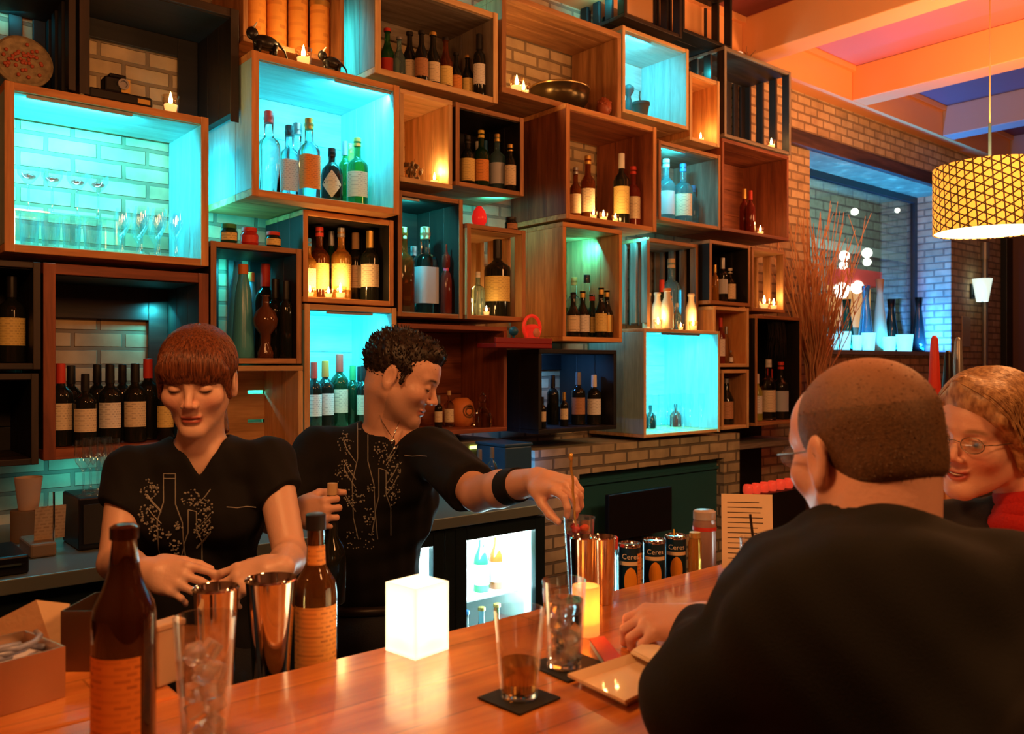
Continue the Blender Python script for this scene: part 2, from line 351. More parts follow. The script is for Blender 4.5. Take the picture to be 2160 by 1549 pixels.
# ---------------------------------------------------------------- crates
CR = {}
CAPG = pbr('led_channel', (.3, .32, .33), .4, metal=.5)
CYAN = (.015, .62, 1.0)
CYAN = (.03, .80, 1.0)
def crate(key, l, r, yt, yb, tone, label, Yf=3.0, D=None, t=.02, back='none', side='solid', lit=0.00, inner=None, ztop=None, Yb=None, lx=None, bottom=True, lc=None):
    lc = lc or CYAN
    D = (YW - .012 - Yf) if D is None else D
    a = P(l, yt, Yf); b = P(l, yb, Yf); x0, x1 = a.x + .001, P(r, 0, Yf).x - .001; z1, z0 = (ztop or a.z) - .001, b.z + .001
    root = thing('wooden_crate', label, 'crate', ((x0 + x1) / 2, Yf + D / 2, z0), 'crates stacked as shelves on the back wall')
    inn = inner or tone
    def board(nm, bxs, ax, tn):
        mb = MB()
        for q in bxs: mb.box(*q)
        return obj(nm, mb, wd(tn, ax), root, bevel=.0025)
    Y0, Y1 = Yf, Yf + D; n = 3; dy = D / n; g = .0012
    for nm, za, zb in (('top_board', z1 - t, z1), ('bottom_board', z0, z0 + t))[:2 if bottom else 1]:
        board(nm, [(x0, x1, Y0 + i * dy, Y0 + (i + 1) * dy - g, za, zb) for i in range(n)], 'X', tone)
    for nm, xa, xb in (('side_board', x0, x0 + t), ('side_board', x1 - t, x1)):
        if side == 'slats':
            m = 4; w = D / (m * 1.7)
            board(nm, [(xa, xb, Y0 + i * (D - w) / (m - 1), Y0 + i * (D - w) / (m - 1) + w, z0 + t, z1 - t) for i in range(m)], 'Z', inn)
        else:
            board(nm, [(xa, xb, Y0 + i * dy, Y0 + (i + 1) * dy - g, z0 + t, z1 - t) for i in range(n)], 'Z', tone if inn == tone else inn)
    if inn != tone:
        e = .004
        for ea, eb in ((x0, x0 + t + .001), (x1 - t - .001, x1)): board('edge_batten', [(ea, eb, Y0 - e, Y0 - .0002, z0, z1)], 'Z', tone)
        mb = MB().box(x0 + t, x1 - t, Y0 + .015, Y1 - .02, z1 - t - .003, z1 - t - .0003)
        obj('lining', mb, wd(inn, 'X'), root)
    if back == 'board':
        h = (z1 - z0 - 2 * t) / 3
        board('back_board', [(x0 + t, x1 - t, Y1 - .015, Y1, z0 + t + i * h, z0 + t + (i + 1) * h - g) for i in range(3)], 'X', inn)
    elif back == 'slats':
        m = max(3, int((x1 - x0) / .07)); w = (x1 - x0 - 2 * t) / (m * 1.6)
        board('back_slats', [(x0 + t + i * (x1 - x0 - 2 * t - w) / (m - 1), x0 + t + i * (x1 - x0 - 2 * t - w) / (m - 1) + w, Y1 - .015, Y1, z0 + t, z1 - t) for i in range(m)], 'Z', inn)
    elif back == 'rails':
        h = (z1 - z0) * .2
        board('back_rail', [(x0 + t, x1 - t, Y1 - .015, Y1, z0 + t, z0 + t + h), (x0 + t, x1 - t, Y1 - .015, Y1, z1 - t - h, z1 - t)], 'X', inn)
    elif back == 'frame':     # heavy opaque back with a rectangular opening
        w = (x1 - x0); h = z1 - z0
        board('back_board', [(x0 + t, x0 + .1 * w, Y1 - .015, Y1, z0 + t, z1 - t), (x1 - .2 * w, x1 - t, Y1 - .015, Y1, z0 + t, z1 - t), (x0 + .1 * w, x1 - .2 * w, Y1 - .015, Y1, z1 - .25 * h, z1 - t)], 'X', inn)
    CR[key] = dict(x0=x0 + t, x1=x1 - t, z0=z0 + (t if bottom else 0), z1=z1 - t, Y0=Y0, Y1=Y1, top=z1, root=root)
    if lit:
        xm = (x0 + x1) / 2 if lx is None else x0 + (x1 - x0) * lx
        ln = (x1 - x0) * .5
        sx = max(x0 + t + .004, xm - ln / 2); ex = min(x1 - t - .004, xm + ln / 2)
        obj('led_strip', MB().box(sx, ex, Y0 + .012, Y0 + .022, z1 - t - .012, z1 - t - .0035), CAPG, root)   # strip behind the front edge, shining to the back
        light('crate_led_' + key, 'AREA', ((sx + ex) / 2, Y0 + .028, z1 - t - .016), lit, lc, ex - sx, ((sx + ex) / 2, Y1, z1 - t - .22), .02)
    return root
K = crate
K('A', 8, 440, 168, 531, 'orange', 'large blue-lit crate of stemmed glasses at the far upper left', lit=11.25, inner='pale', t=.026, lx=.35)
K('B', 530, 842, 104, 413, 'orange', 'blue-lit crate holding the row of gin bottles above the bartenders', Yf=2.9, back='board', lit=8.25, inner='pale', t=.026, lx=.8)
K('C', 790, 1050, -60, 154, 'light', 'pale wooden crate holding the row of beer bottles', Yf=2.98, inner='grey', t=.026, back='frame')
K('D', 443, 636, 507, 768, 'brown', 'crate with tall blue cone bottles behind the red-haired bartender', back='slats', inner='dark')
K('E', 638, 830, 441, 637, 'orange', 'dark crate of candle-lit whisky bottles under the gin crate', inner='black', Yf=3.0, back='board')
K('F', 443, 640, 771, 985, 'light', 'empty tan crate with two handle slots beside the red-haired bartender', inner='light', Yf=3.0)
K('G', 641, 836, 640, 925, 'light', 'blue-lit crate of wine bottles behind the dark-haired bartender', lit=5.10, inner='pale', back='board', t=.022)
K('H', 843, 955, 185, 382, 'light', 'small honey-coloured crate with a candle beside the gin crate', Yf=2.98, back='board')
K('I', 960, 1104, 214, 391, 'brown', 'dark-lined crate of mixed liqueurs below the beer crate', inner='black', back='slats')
K('J', 1193, 1384, 217, 461, 'orange', 'orange-brown crate with four amber bottles and tealights', Yf=2.93, inner='red', t=.024)
K('K', 1058, 1311, -22, 194, 'brown', 'brown crate holding the big dark metal bowl', inner='brown', t=.028)
K('L', 1312, 1452, 52, 236, 'light', 'blue-lit crate with a dark flower pot near the top', lit=4.80, inner='pale', back='board', lx=.2)
K('M', 1454, 1517, 150, 295, 'light', 'narrow tan crate with dried flowers right of the flower pot crate', inner='orange', back='board')
K('N', 1527, 1668, 96, 288, 'grey', 'slatted dark crate at the upper right end of the shelf wall', side='slats', back='slats', inner='dark')
K('O', 1388, 1519, 294, 464, 'brown', 'blue-lit crate with pale glass bottles right of the amber bottles', lit=3.60, inner='grey', back='board', lx=.2)
K('Pc', 1523, 1664, 290, 486, 'red', 'dark red crate with a candle and tall red glasses', inner='red', back='board')
K('Q', 984, 1108, 470, 674, 'brown', 'slatted crate with one cream-labelled whisky and two candles', side='slats', back='slats', inner='light', Yf=2.98)
K('R', 838, 976, 400, 668, 'brown', 'deep crate of clear bottles with a bright blue light behind', inner='dark', lit=4.50, back='board', lx=.1, lc=(.03, .75, .85))
K('S', 1187, 1313, 467, 720, 'orange', 'orange-brown crate of foil-necked small bottles open to blue-lit brick', Yf=2.95, inner='orange', t=.022)
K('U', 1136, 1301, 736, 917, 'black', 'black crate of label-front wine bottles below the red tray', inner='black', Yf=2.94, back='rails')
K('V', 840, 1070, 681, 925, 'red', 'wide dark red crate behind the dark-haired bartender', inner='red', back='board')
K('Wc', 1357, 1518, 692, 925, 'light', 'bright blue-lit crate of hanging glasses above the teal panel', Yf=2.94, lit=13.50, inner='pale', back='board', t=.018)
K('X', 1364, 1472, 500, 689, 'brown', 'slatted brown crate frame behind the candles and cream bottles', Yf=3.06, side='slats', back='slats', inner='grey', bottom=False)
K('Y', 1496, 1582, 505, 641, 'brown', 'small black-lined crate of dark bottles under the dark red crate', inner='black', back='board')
K('Z1', 1504, 1579, 645, 775, 'light', 'upper of the two small tan crates right of the hanging glasses', inner='orange', back='board')
K('Z2', 1521, 1579, 780, 908, 'light', 'lower of the two small tan crates right of the hanging glasses', inner='brown', back='board')
K('AA', 1586, 1656, 520, 656, 'brown', 'small slatted crate at the right end with glowing candles', side='slats', back='slats', inner='brown')
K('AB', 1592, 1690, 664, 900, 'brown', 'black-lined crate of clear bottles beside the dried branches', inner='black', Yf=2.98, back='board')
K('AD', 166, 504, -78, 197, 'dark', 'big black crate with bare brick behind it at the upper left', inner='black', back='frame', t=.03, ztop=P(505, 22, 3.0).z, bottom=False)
K('AF', 512, 727, -190, 86, 'brown', 'dark crate of orange cylinder tins at the top edge', Yf=3.03, inner='brown', back='slats')
K('AG', 1316, 1438, -90, 35, 'dark', 'dark slatted crate cut by the top edge above the flower pot', side='slats', back='slats', inner='black', Yf=3.02)
K('AG2', 1440, 1545, -60, 66, 'black', 'black slatted crate at the top edge nearest the orange ceiling', side='slats', back='slats', inner='black', Yf=3.02)
K('AI', 90, 440, 553, 973, 'red', 'wide dark brown crate of wine bottles behind the red-haired bartender', inner='dark', t=.034, back='frame')
K('AH', -60, 86, 543, 781, 'dark', 'dark crate at the left edge with one yellow-labelled bottle', inner='black', back='board')
K('AJ', -60, 82, 788, 990, 'dark', 'empty black crate at the left edge under the yellow-labelled bottle', inner='black', back='board')
K('AE', -70, 160, -90, 150, 'dark', 'dark slatted crate in the top left corner', side='slats', back='slats', inner='black', bottom=False)
# handle slots in the back of the tan crate: a board with two slots over a lit gap
c = CR['F']; mb = MB(); Y = c['Y1'] - .02; xm0 = P(525, 0, Y).x - .01; xm1 = P(560, 0, Y).x + .005
zs = [P(540, 827, Y).z, P(540, 888, Y).z]
mb.box(c['x0'], xm0, Y - .012, Y, c['z0'], c['z1']).box(xm1, c['x1'], Y - .012, Y, c['z0'], c['z1'])
z = c['z1']
for q in zs: mb.box(xm0, xm1, Y - .012, Y, q + .007, z); z = q - .007
mb.box(xm0, xm1, Y - .012, Y, c['z0'], z)
obj('back_board', mb, wd('light', 'X'), c['root'])
light('slot_glow', 'AREA', ((xm0 + xm1) / 2, YW - .006, (zs[0] + zs[1]) / 2 + .08), .5, CYAN, .25, ((xm0 + xm1) / 2, YW, 0), .005)
# cyan LED wash in the gaps between crates
def gap(px, py, Y, e, tgt, s=.12, col=CYAN): light('gap_led', 'AREA', P(px, py, Y), e, col, s, P(*tgt), .03)
for kk, e_, dz, ln_ in (('A', 3.6, .5, .30), ('AF', 1.6, .25, .3), ('S', 1.2, .5, .2)):
    c = CR[kk]; x_ = c['x1'] + .034; z_ = c['z0'] + (c['z1'] - c['z0']) * dz
    light('gap_led', 'AREA', (x_, 3.20, z_), e_, CYAN, .12, (x_ + 1, 3.5, z_), ln_)
gap(1236, 520, 3.12, 1.6, (1210, 590, 3.35))
gap(1345, 500, 3.1, .8, (1345, 600, 3.35)); gap(330, 650, 3.28, .7, (325, 720, 3.35), .04); gap(1140, 760, 3.2, 1.0, (1150, 850, 3.35), .1, (.1, .4, 1))
gap(495, 560, 3.25, .7, (487, 660, 3.35), .06); gap(1040, 425, 3.1, .7, (1035, 460, 3.35), .1); gap(1520, 170, 3.1, .7, (1545, 250, 3.35), .06)
gap(880, -10, 3.1, 2.4, (880, 80, 3.35), .3); gap(170, 1000, 3.2, .55, (190, 1050, 3.35), .12, (.03, .5, .6)); gap(1280, -10, 3.1, .8, (1290, 30, 3.35), .2)
gap(1090, 975, 2.95, .9, (1090, 1030, 3.3), .12, (.05, .25, .7)); gap(20, 20, 3.3, .4, (40, 60, 3.35), .1)
gap(1490, 150, 3.1, .5, (1490, 200, 3.35), .05)
# ---------------------------------------------------------------- bottles and other vessels
G = {'amber': pbr('g_amber', (.30, .07, .012), .06, trans=.75), 'dark': pbr('g_dark', (.012, .014, .010), .07), 'green': pbr('g_green', (.03, .30, .09), .05, trans=.8),
     'dgreen': pbr('g_dgreen', (.012, .05, .02), .06, trans=.35), 'clear': pbr('g_clear', (.93, .98, .98), .03, trans=1, ior=1.33), 'blue': pbr('g_blue', (.45, .85, 1), .04, trans=.92, ior=1.33),
     'teal': pbr('g_teal', (.12, .55, .68), .25, trans=.35), 'cream': pbr('g_cream', (.85, .72, .48), .35), 'red': pbr('g_red', (.75, .03, .02), .12, trans=.4),
     'yellow': pbr('g_yellow', (.75, .72, .15), .06, trans=.6), 'redbrown': pbr('g_redbrown', (.22, .03, .02), .1, trans=.3), 'honey': pbr('g_honey', (.8, .38, .06), .06, trans=.7)}
LBL = {'cream': printed('l_cream', (.82, .70, .48), (.15, .08, .04)), 'white': printed('l_white', (.85, .84, .78), (.08, .08, .1)), 'orange': printed('l_orange', (.85, .33, .06), (.3, .06, .02), .014, .007, .6),
       'yellow': printed('l_yellow', (.88, .68, .22), (.25, .12, .03)), 'red': pbr('l_red', (.7, .05, .03), .5), 'brown': printed('l_brown', (.5, .25, .12), (.1, .03, .02)),
       'black': pbr('l_black', (.02, .02, .02), .5), 'silver': pbr('l_silver', (.5, .55, .6), .4), 'gold': pbr('l_gold', (.7, .45, .12), .35, metal=.7)}
CAP = {'red': LBL['red'], 'black': pbr('c_black', (.015, .015, .015), .4), 'gold': LBL['gold'], 'grey': pbr('c_grey', (.35, .36, .38), .35, metal=.6), 'cork': pbr('c_cork', (.62, .42, .22), .8),
       'orange': pbr('c_orange', (.75, .22, .04), .5), 'yellow': pbr('c_yellow', (.85, .6, .08), .5), 'blue': pbr('c_blue', (.05, .25, .6), .4), 'pink': pbr('c_pink', (.8, .1, .2), .4), 'white': pbr('c_white', (.8, .78, .7), .5), 'green': pbr('c_green', (.05, .3, .1), .5)}
# profiles: (radius/height, z/height)...; label band, cap band; squareness
KIND = {
 'wine': ([(.112, 0), (.124, .012), (.124, .60), (.118, .65), (.085, .70), (.05, .735), (.044, .78), (.043, .94), (.05, .945), (.05, .97), (.045, .99), (.043, 1)], (.20, .52), (.76, 1.004), 0),
 'spirit': ([(.125, 0), (.14, .012), (.14, .56), (.135, .62), (.10, .67), (.055, .71), (.048, .76), (.048, .92), (.055, .925), (.055, .95), (.048, .955), (.048, 1)], (.14, .50), (.88, 1.01), 0),
 'square': ([(.135, 0), (.145, .01), (.145, .60), (.12, .66), (.055, .70), (.05, .74), (.05, .90), (.056, .91), (.056, .94), (.05, .95), (.05, 1)], (.12, .54), (.87, 1.01), 5),
 'squat': ([(.20, 0), (.215, .015), (.22, .50), (.20, .62), (.10, .72), (.065, .76), (.062, .88), (.075, .89), (.075, .93), (.06, .94), (.06, 1)], (.12, .55), (.86, 1.012), 0),
 'beer': ([(.125, 0), (.135, .012), (.135, .50), (.125, .57), (.075, .68), (.052, .76), (.046, .93), (.058, .94), (.058, .965), (.052, .97), (.052, 1)], (.12, .46), (.95, 1.008), 0),
 'cone': ([(.14, 0), (.15, .01), (.145, .12), (.125, .45), (.09, .70), (.05, .90), (.042, .93), (.042, 1)], (.02, .03), (.90, 1.01), 0),
 'tall': ([(.095, 0), (.105, .01), (.105, .62), (.09, .68), (.045, .74), (.038, .78), (.038, 1)], (.16, .54), (.80, 1.01), 0),
 'flask': ([(.21, 0), (.24, .02), (.24, .48), (.20, .57), (.09, .64), (.065, .68), (.065, .84), (.04, .86), (.022, .90), (.018, 1)], (.1, .11), (.62, .72), 4),
 'milk': ([(.155, 0), (.17, .012), (.17, .55), (.15, .64), (.085, .78), (.08, .92), (.10, .935), (.10, .98), (.085, 1)], (.1, .11), (.93, 1.006), 0),
 'mini': ([(.15, 0), (.16, .015), (.16, .52), (.10, .64), (.06, .72), (.055, .95), (.065, .96), (.065, 1)], (.12, .48), (.86, 1.01), 0),
}
_bp = {}
ADJ = {'amber': 'amber', 'dark': 'dark', 'green': 'green', 'dgreen': 'dark green', 'clear': 'clear', 'blue': 'pale blue', 'teal': 'blue-green', 'cream': 'cream', 'red': 'red', 'yellow': 'yellow-green', 'redbrown': 'red-brown', 'honey': 'honey-coloured'}
KW = {'wine': 'wine', 'spirit': 'spirit', 'square': 'square-shouldered', 'squat': 'squat round', 'beer': 'beer', 'cone': 'tall cone-shaped', 'tall': 'tall slim', 'flask': 'square flask', 'milk': 'milk-style', 'mini': 'small'}
def bottle(kind, loc, h, gl, lb, cp, label, group=None, wr=1.0, wrap=1.0, diamond=False, n=20, sq=None):
    prof, (l0, l1), (c0, c1), s = KIND[kind]
    s = s if sq is None else sq
    # snap geometry cache to centimetres so look-alikes share one mesh
    key = (kind, gl, lb, cp, round(wr, 1), diamond, sq); loc = Vector(loc)
    name = {'wine': 'wine_bottle', 'beer': 'beer_bottle'}.get(kind, 'liquor_bottle' if kind != 'milk' else 'milk_bottle')
    if key in _bp:
        q = dup(_bp[key], loc, label, group, s=(h / _bp[key]['_h'],) * 3); q['category'] = 'bottle'; return q
    root = thing(name, label, 'bottle', loc, group); root['_h'] = h; root['_o'] = (0, 0, 0)
    pr = [(r * h * wr if z < .68 else r * h * (1 + (wr - 1) * .3), z * h) for r, z in prof]
    def rad(z):
        for (r0, z0), (r1, z1) in zip(pr, pr[1:]):
            if z0 <= z <= z1: return r0 + (r1 - r0) * (z - z0) / max(1e-6, z1 - z0)
        return pr[-1][0]
    obj('bottle_body', MB().lathe(pr, n=n, sq=s), G[gl], root, smooth=True)
    face = math.atan2(-loc.y, -loc.x)        # labels are turned to the room
    if lb:
        R = rad((l0 + l1) / 2 * h) + .0006
        if diamond:
            rows = 9; vs = []; fs = []; zc = (l0 + l1) / 2 * h; hh = (l1 - l0) / 2 * h * 1.15
            for i in range(rows):
                u = -1 + 2 * i / (rows - 1); w = (1 - abs(u)) * .95 + .02
                for k in range(7):
                    a = face + (k / 6 - .5) * 2 * w * 1.0; vs.append((R * math.cos(a), R * math.sin(a), zc + u * hh))
            for i in range(rows - 1):
                for k in range(6): fs.append((i * 7 + k, i * 7 + k + 1, (i + 1) * 7 + k + 1, (i + 1) * 7 + k))
            mb = MB(); mb.add(vs, fs); obj('label', mb, LBL[lb], root, smooth='all')
        else:
            hw = (1.15 if not s else 1.3) * wrap
            mb = MB().lathe([(R * (1.0), l0 * h), (R, l1 * h)], n=14, a0=face - hw, a1=face + hw, caps=False, sq=s)
            obj('label', mb, LBL[lb], root, smooth='all')
    if cp:
        R = rad(min(c0, .99) * h) * 1.06 + .001
        obj('cap', MB().lathe([(R, c0 * h), (R * 1.02, (c0 + .01) * h), (R * .98, (c1 - .005) * h), (R * .85, c1 * h)], n=14), CAP[cp], root, smooth=True)
    _bp[key] = root
    return root
ORD = ['first', 'second', 'third', 'fourth', 'fifth', 'sixth', 'seventh', 'eighth', 'ninth', 'tenth', 'eleventh', 'twelfth']
OCC = []
def place(px, y, r, z0, z1, x0=-9, x1=99, ymax=YW - .03, ymin=0, pyf=None):
    """a spot seen at px, at depth y or a little behind or before it, clear of what already stands there"""
    for k in range(60):
        yy = y + (.006 * (k // 2 + 1) * (1 if k % 2 else -1) if k else 0)
        if yy + r > ymax or yy - r < ymin: continue
        x = P(px, 0, yy).x; x = min(max(x, x0 + r + .001), x1 - r - .001)
        if all((x - a) ** 2 + (yy - b) ** 2 > (r + q + .0012) ** 2 or z0 > d or z1 < c for a, b, q, c, d in OCC):
            OCC.append((x, yy, r, z0, z1)); return x, yy
    return None
def row(key, where, items, z=None, Y=None, group=None):
    c = CR[key]; items = sorted(items, key=lambda i: i[1]); zf = c['z0'] if z is None else z
    for i, it in enumerate(items):
        kind, px, py, gl, lb, cp = it[:6]; o = it[6] if len(it) > 6 else {}
        y = (c['Y0'] + .10 if Y is None else Y) + o.get('dy', 0); w = o.get('w', 1)
        rb = max(r for r, _ in KIND[kind][0]) * (1.24 if KIND[kind][3] or o.get('sq') else 1)
        for tr in range(8):
            h = min(P(px, py, y).z - zf, c['z1'] - c['z0'] - .02 if z is None else 9); rr = rb * h * round(w, 1)
            s_ = place(px, y, rr, zf, zf + h, c['x0'], c['x1'], c['Y1'] - .018, (c['Y0'] + .004) if Y is None else 0)
            if s_: break
            w -= .1
        if not s_: continue
        lab = '%s %s bottle%s, %s from left %s' % (ADJ[gl], KW[kind], (' with %s label' % (o.get('lw') or lb)) if lb else '', ORD[i], where)
        if len(lab.split()) > 16: lab = '%s bottle%s, %s from left %s' % (ADJ[gl], (' with %s label' % (o.get('lw') or lb)) if lb else '', ORD[i], where)
        bottle(kind, (s_[0], s_[1], zf + .0008), h, gl, lb, cp, lab, group or 'bottles ' + where, wr=round(w, 1), diamond=o.get('dia', False), sq=o.get('sq'))
row('B', 'in the blue-lit gin crate', [('square', 567, 237, 'clear', None, 'red', {'w': .85, 'dy': .03}), ('square', 610, 264, 'blue', 'white', 'black', {'w': .85, 'dy': .03}), ('square', 627, 262, 'clear', None, 'grey', {'w': .6, 'dy': .14}), ('square', 652, 257, 'blue', 'orange', 'yellow', {'w': .85}),
    ('squat', 700, 315, 'dark', 'cream', 'black', {'dia': True, 'w': .95, 'lw': 'cream diamond'}), ('tall', 728, 300, 'green', None, 'grey', {'dy': .1}), ('spirit', 754, 293, 'green', 'cream', 'gold', {'w': 1.05}), ('square', 795, 300, 'yellow', None, 'gold', {'w': .9, 'dy': .05})])
row('C', 'in the pale beer crate', [('beer', 817, 62, 'green', 'red', 'red', {'dy': .08}), ('beer', 842, 86, 'blue', None, 'grey', {'dy': .05}), ('beer', 864, 62, 'dark', 'cream', 'black', {}), ('beer', 889, 75, 'dark', 'brown', 'black', {}), ('beer', 913, 70, 'dark', 'cream', 'gold', {}),
    ('beer', 940, 81, 'amber', 'yellow', 'black', {}), ('beer', 962, 110, 'dark', 'orange', 'black', {'w': 1.1}), ('beer', 986, 116, 'dark', 'yellow', 'gold', {'w': 1.1}), ('wine', 1011, 83, 'dark', 'white', 'black', {'w': .8})])
row('E', 'in the candle-lit whisky crate', [('spirit', 650, 505, 'honey', 'cream', 'blue', {}), ('spirit', 674, 478, 'amber', 'yellow', 'red', {}), ('tall', 699, 480, 'dgreen', None, 'grey', {'dy': .1}), ('spirit', 720, 468, 'honey', 'yellow', 'grey', {}), ('wine', 750, 484, 'dark', 'cream', 'cork', {'dy': .06}), ('wine', 784, 478, 'dark', 'cream', 'gold', {'w': 1.1, 'dy': 0})])
row('R', 'in the deep crate of clear bottles', [('square', 850, 482, 'amber', None, 'cork', {'w': .8}), ('square', 897, 481, 'clear', 'silver', 'cork', {'w': 1.05}), ('square', 873, 522, 'clear', None, 'grey', {'dy': .12, 'w': .8}), ('flask', 941, 520, 'redbrown', None, 'pink', {'w': .8})])
row('Q', 'in the slatted crate with two candles', [('spirit', 1008, 575, 'blue', None, 'white', {'w': 1.2}), ('wine', 1074, 500, 'dark', 'yellow', 'black', {'w': 1.35})])
row('D', 'in the crate of blue cone bottles', [('cone', 501, 540, 'teal', None, None, {'dy': .12, 'w': .8}), ('cone', 513, 560, 'teal', None, 'orange', {'w': .85}), ('cone', 528, 572, 'teal', None, 'orange', {'dy': .08, 'w': .7}), ('wine', 584, 590, 'dark', None, 'black', {}), ('wine', 600, 560, 'dark', None, 'red', {'dy': .07}), ('wine', 617, 600, 'dark', None, 'black', {'dy': .03})])
row('G', 'in the blue-lit wine crate', [('wine', 662, 765, 'dark', 'white', 'red', {}), ('wine', 686, 762, 'dark', 'white', 'orange', {'w': 1.1, 'dy': -.03}), ('wine', 716, 748, 'dgreen', 'cream', 'red', {'dy': .02}), ('wine', 744, 772, 'dgreen', None, 'green', {'dy': .06}), ('wine', 768, 772, 'dark', 'cream', 'black', {}), ('wine', 795, 776, 'dark', 'white', 'black', {}), ('wine', 815, 774, 'dark', None, 'black', {'dy': .1})], )
row('I', 'in the dark-lined liqueur crate', [('squat', 986, 288, 'dark', 'yellow', 'black', {'w': .7}), ('spirit', 1015, 277, 'dgreen', 'orange', 'yellow', {}), ('tall', 1032, 300, 'blue', None, 'blue', {'dy': .12}), ('spirit', 1049, 285, 'blue', 'silver', 'gold', {}), ('tall', 1066, 300, 'dark', 'yellow', 'white', {'dy': .09}), ('squat', 1084, 318, 'dark', 'cream', 'gold', {'w': .7})])
row('J', 'in the orange-brown crate of amber bottles', [('spirit', 1214, 355, 'amber', 'cream', 'grey', {'w': .85, 'dy': .04}), ('spirit', 1240, 328, 'amber', 'cream', 'gold', {'w': .85}), ('tall', 1311, 326, 'dark', 'yellow', 'white', {'w': 1.15}), ('spirit', 1348, 356, 'redbrown', 'cream', 'red', {'w': .9})])
row('O', 'in the blue-lit crate of pale glass', [('spirit', 1405, 335, 'blue', 'silver', 'white', {'dy': .06}), ('spirit', 1441, 345, 'blue', 'cream', 'blue', {'w': 1.15}), ('squat', 1470, 395, 'blue', None, 'blue', {'dy': .05, 'w': .6})])
row('S', 'in the crate of foil-necked bottles', [('mini', 1197, 650, 'green', 'white', 'green', {'w': .8, 'dy': .02}), ('mini', 1209, 620, 'dark', 'cream', 'black', {}), ('mini', 1229, 615, 'dark', 'white', 'gold', {}), ('spirit', 1244, 590, 'clear', None, 'orange', {'dy': .18}), ('spirit', 1262, 588, 'clear', None, 'black', {'dy': .16}), ('mini', 1249, 622, 'dgreen', 'yellow', 'red', {'w': 1.1}), ('mini', 1268, 612, 'dark', 'yellow', 'gold', {'w': 1.1, 'dy': .02}), ('mini', 1284, 618, 'dark', 'gold', 'gold', {'w': 1.1, 'dy': .04})])
row('U', 'in the black wine crate', [('wine', 1144, 838, 'dark', 'cream', 'black', {}), ('wine', 1166, 792, 'dark', None, 'black', {'dy': .12}), ('wine', 1190, 828, 'dark', 'cream', 'gold', {'lw': 'cream rounded'}), ('wine', 1220, 786, 'dark', 'brown', 'grey', {'w': 1.1, 'dy': .03}), ('wine', 1253, 792, 'dark', 'white', 'white', {'w': 1.2})])
row('Y', 'in the small black-lined crate', [('tall', 1508, 560, 'honey', None, 'gold', {}), ('wine', 1524, 545, 'dark', 'silver', 'grey', {}), ('squat', 1547, 568, 'dark', 'cream', 'white', {'w': .75})])
row('Z1', 'in the upper small tan crate', [('tall', 1520, 672, 'redbrown', 'white', 'red', {}), ('tall', 1532, 690, 'clear', None, 'grey', {'w': .8}), ('mini', 1548, 740, 'clear', 'white', 'grey', {'w': 1.2})])
row('Z2', 'in the lower small tan crate', [('mini', 1532, 795, 'dark', 'brown', 'grey', {}), ('mini', 1545, 812, 'clear', None, 'gold', {'dy': .06}), ('mini', 1559, 805, 'dark', 'silver', 'white', {})])
row('AB', 'in the black-lined crate by the branches', [('tall', 1597, 790, 'yellow', 'white', 'white', {'w': 1.1}), ('spirit', 1621, 760, 'clear', 'cream', 'white', {'w': .9}), ('spirit', 1655, 765, 'dark', 'silver', 'red', {}), ('tall', 1672, 780, 'clear', None, 'red', {'dy': .08})])
row('AI', 'in the wide dark brown wine crate', [('wine', 127, 768, 'dark', 'cream', 'red', {'w': 1.05}), ('wine', 150, 772, 'dark', None, 'black', {'dy': .12}), ('wine', 180, 790, 'dark', 'cream', 'black', {'w': 1.25, 'dy': -.04}), ('wine', 205, 770, 'dark', None, 'black', {'dy': .12}), ('wine', 232, 770, 'dark', 'white', 'black', {'w': 1.1}), ('wine', 258, 770, 'dark', None, 'black', {'dy': .12}), ('wine', 285, 768, 'dark', 'cream', 'black', {'w': 1.05}), ('wine', 312, 758, 'dark', None, 'red', {'dy': .08, 'w': 1.2}), ('wine', 349, 790, 'dark', 'yellow', 'black', {})])
row('AH', 'in the dark crate at the left edge', [('wine', 28, 585, 'dark', 'yellow', 'black', {'w': 1.25})])
row('V', 'in the wide dark red crate', [('wine', 925, 835, 'dark', 'cream', 'grey', {}), ('spirit', 947, 825, 'clear', 'cream', 'cork', {'dy': .05})])
row('Pc', 'in the dark red crate', [('tall', 1570, 400, 'redbrown', None, 'gold', {'dy': .05}), ('tall', 1583, 405, 'redbrown', None, 'red', {'dy': .0})])
row('X', 'among candles on the slatted shelf', [('milk', 1322, 612, 'cream', None, None, {'w': .9}), ('milk', 1338, 616, 'cream', None, None, {'w': .9, 'dy': .06}), ('milk', 1352, 608, 'cream', None, 'orange', {'w': .95}), ('wine', 1396, 590, 'dgreen', None, 'red', {}), ('milk', 1410, 622, 'cream', None, 'orange', {'w': .7, 'dy': -.03}),
    ('spirit', 1416, 548, 'blue', None, 'cork', {'dy': .12}), ('mini', 1428, 640, 'clear', None, 'grey', {}), ('milk', 1458, 620, 'cream', None, None, {'w': .9, 'dy': -.02})], z=CR['Wc']['top'] + .001, Y=3.03)
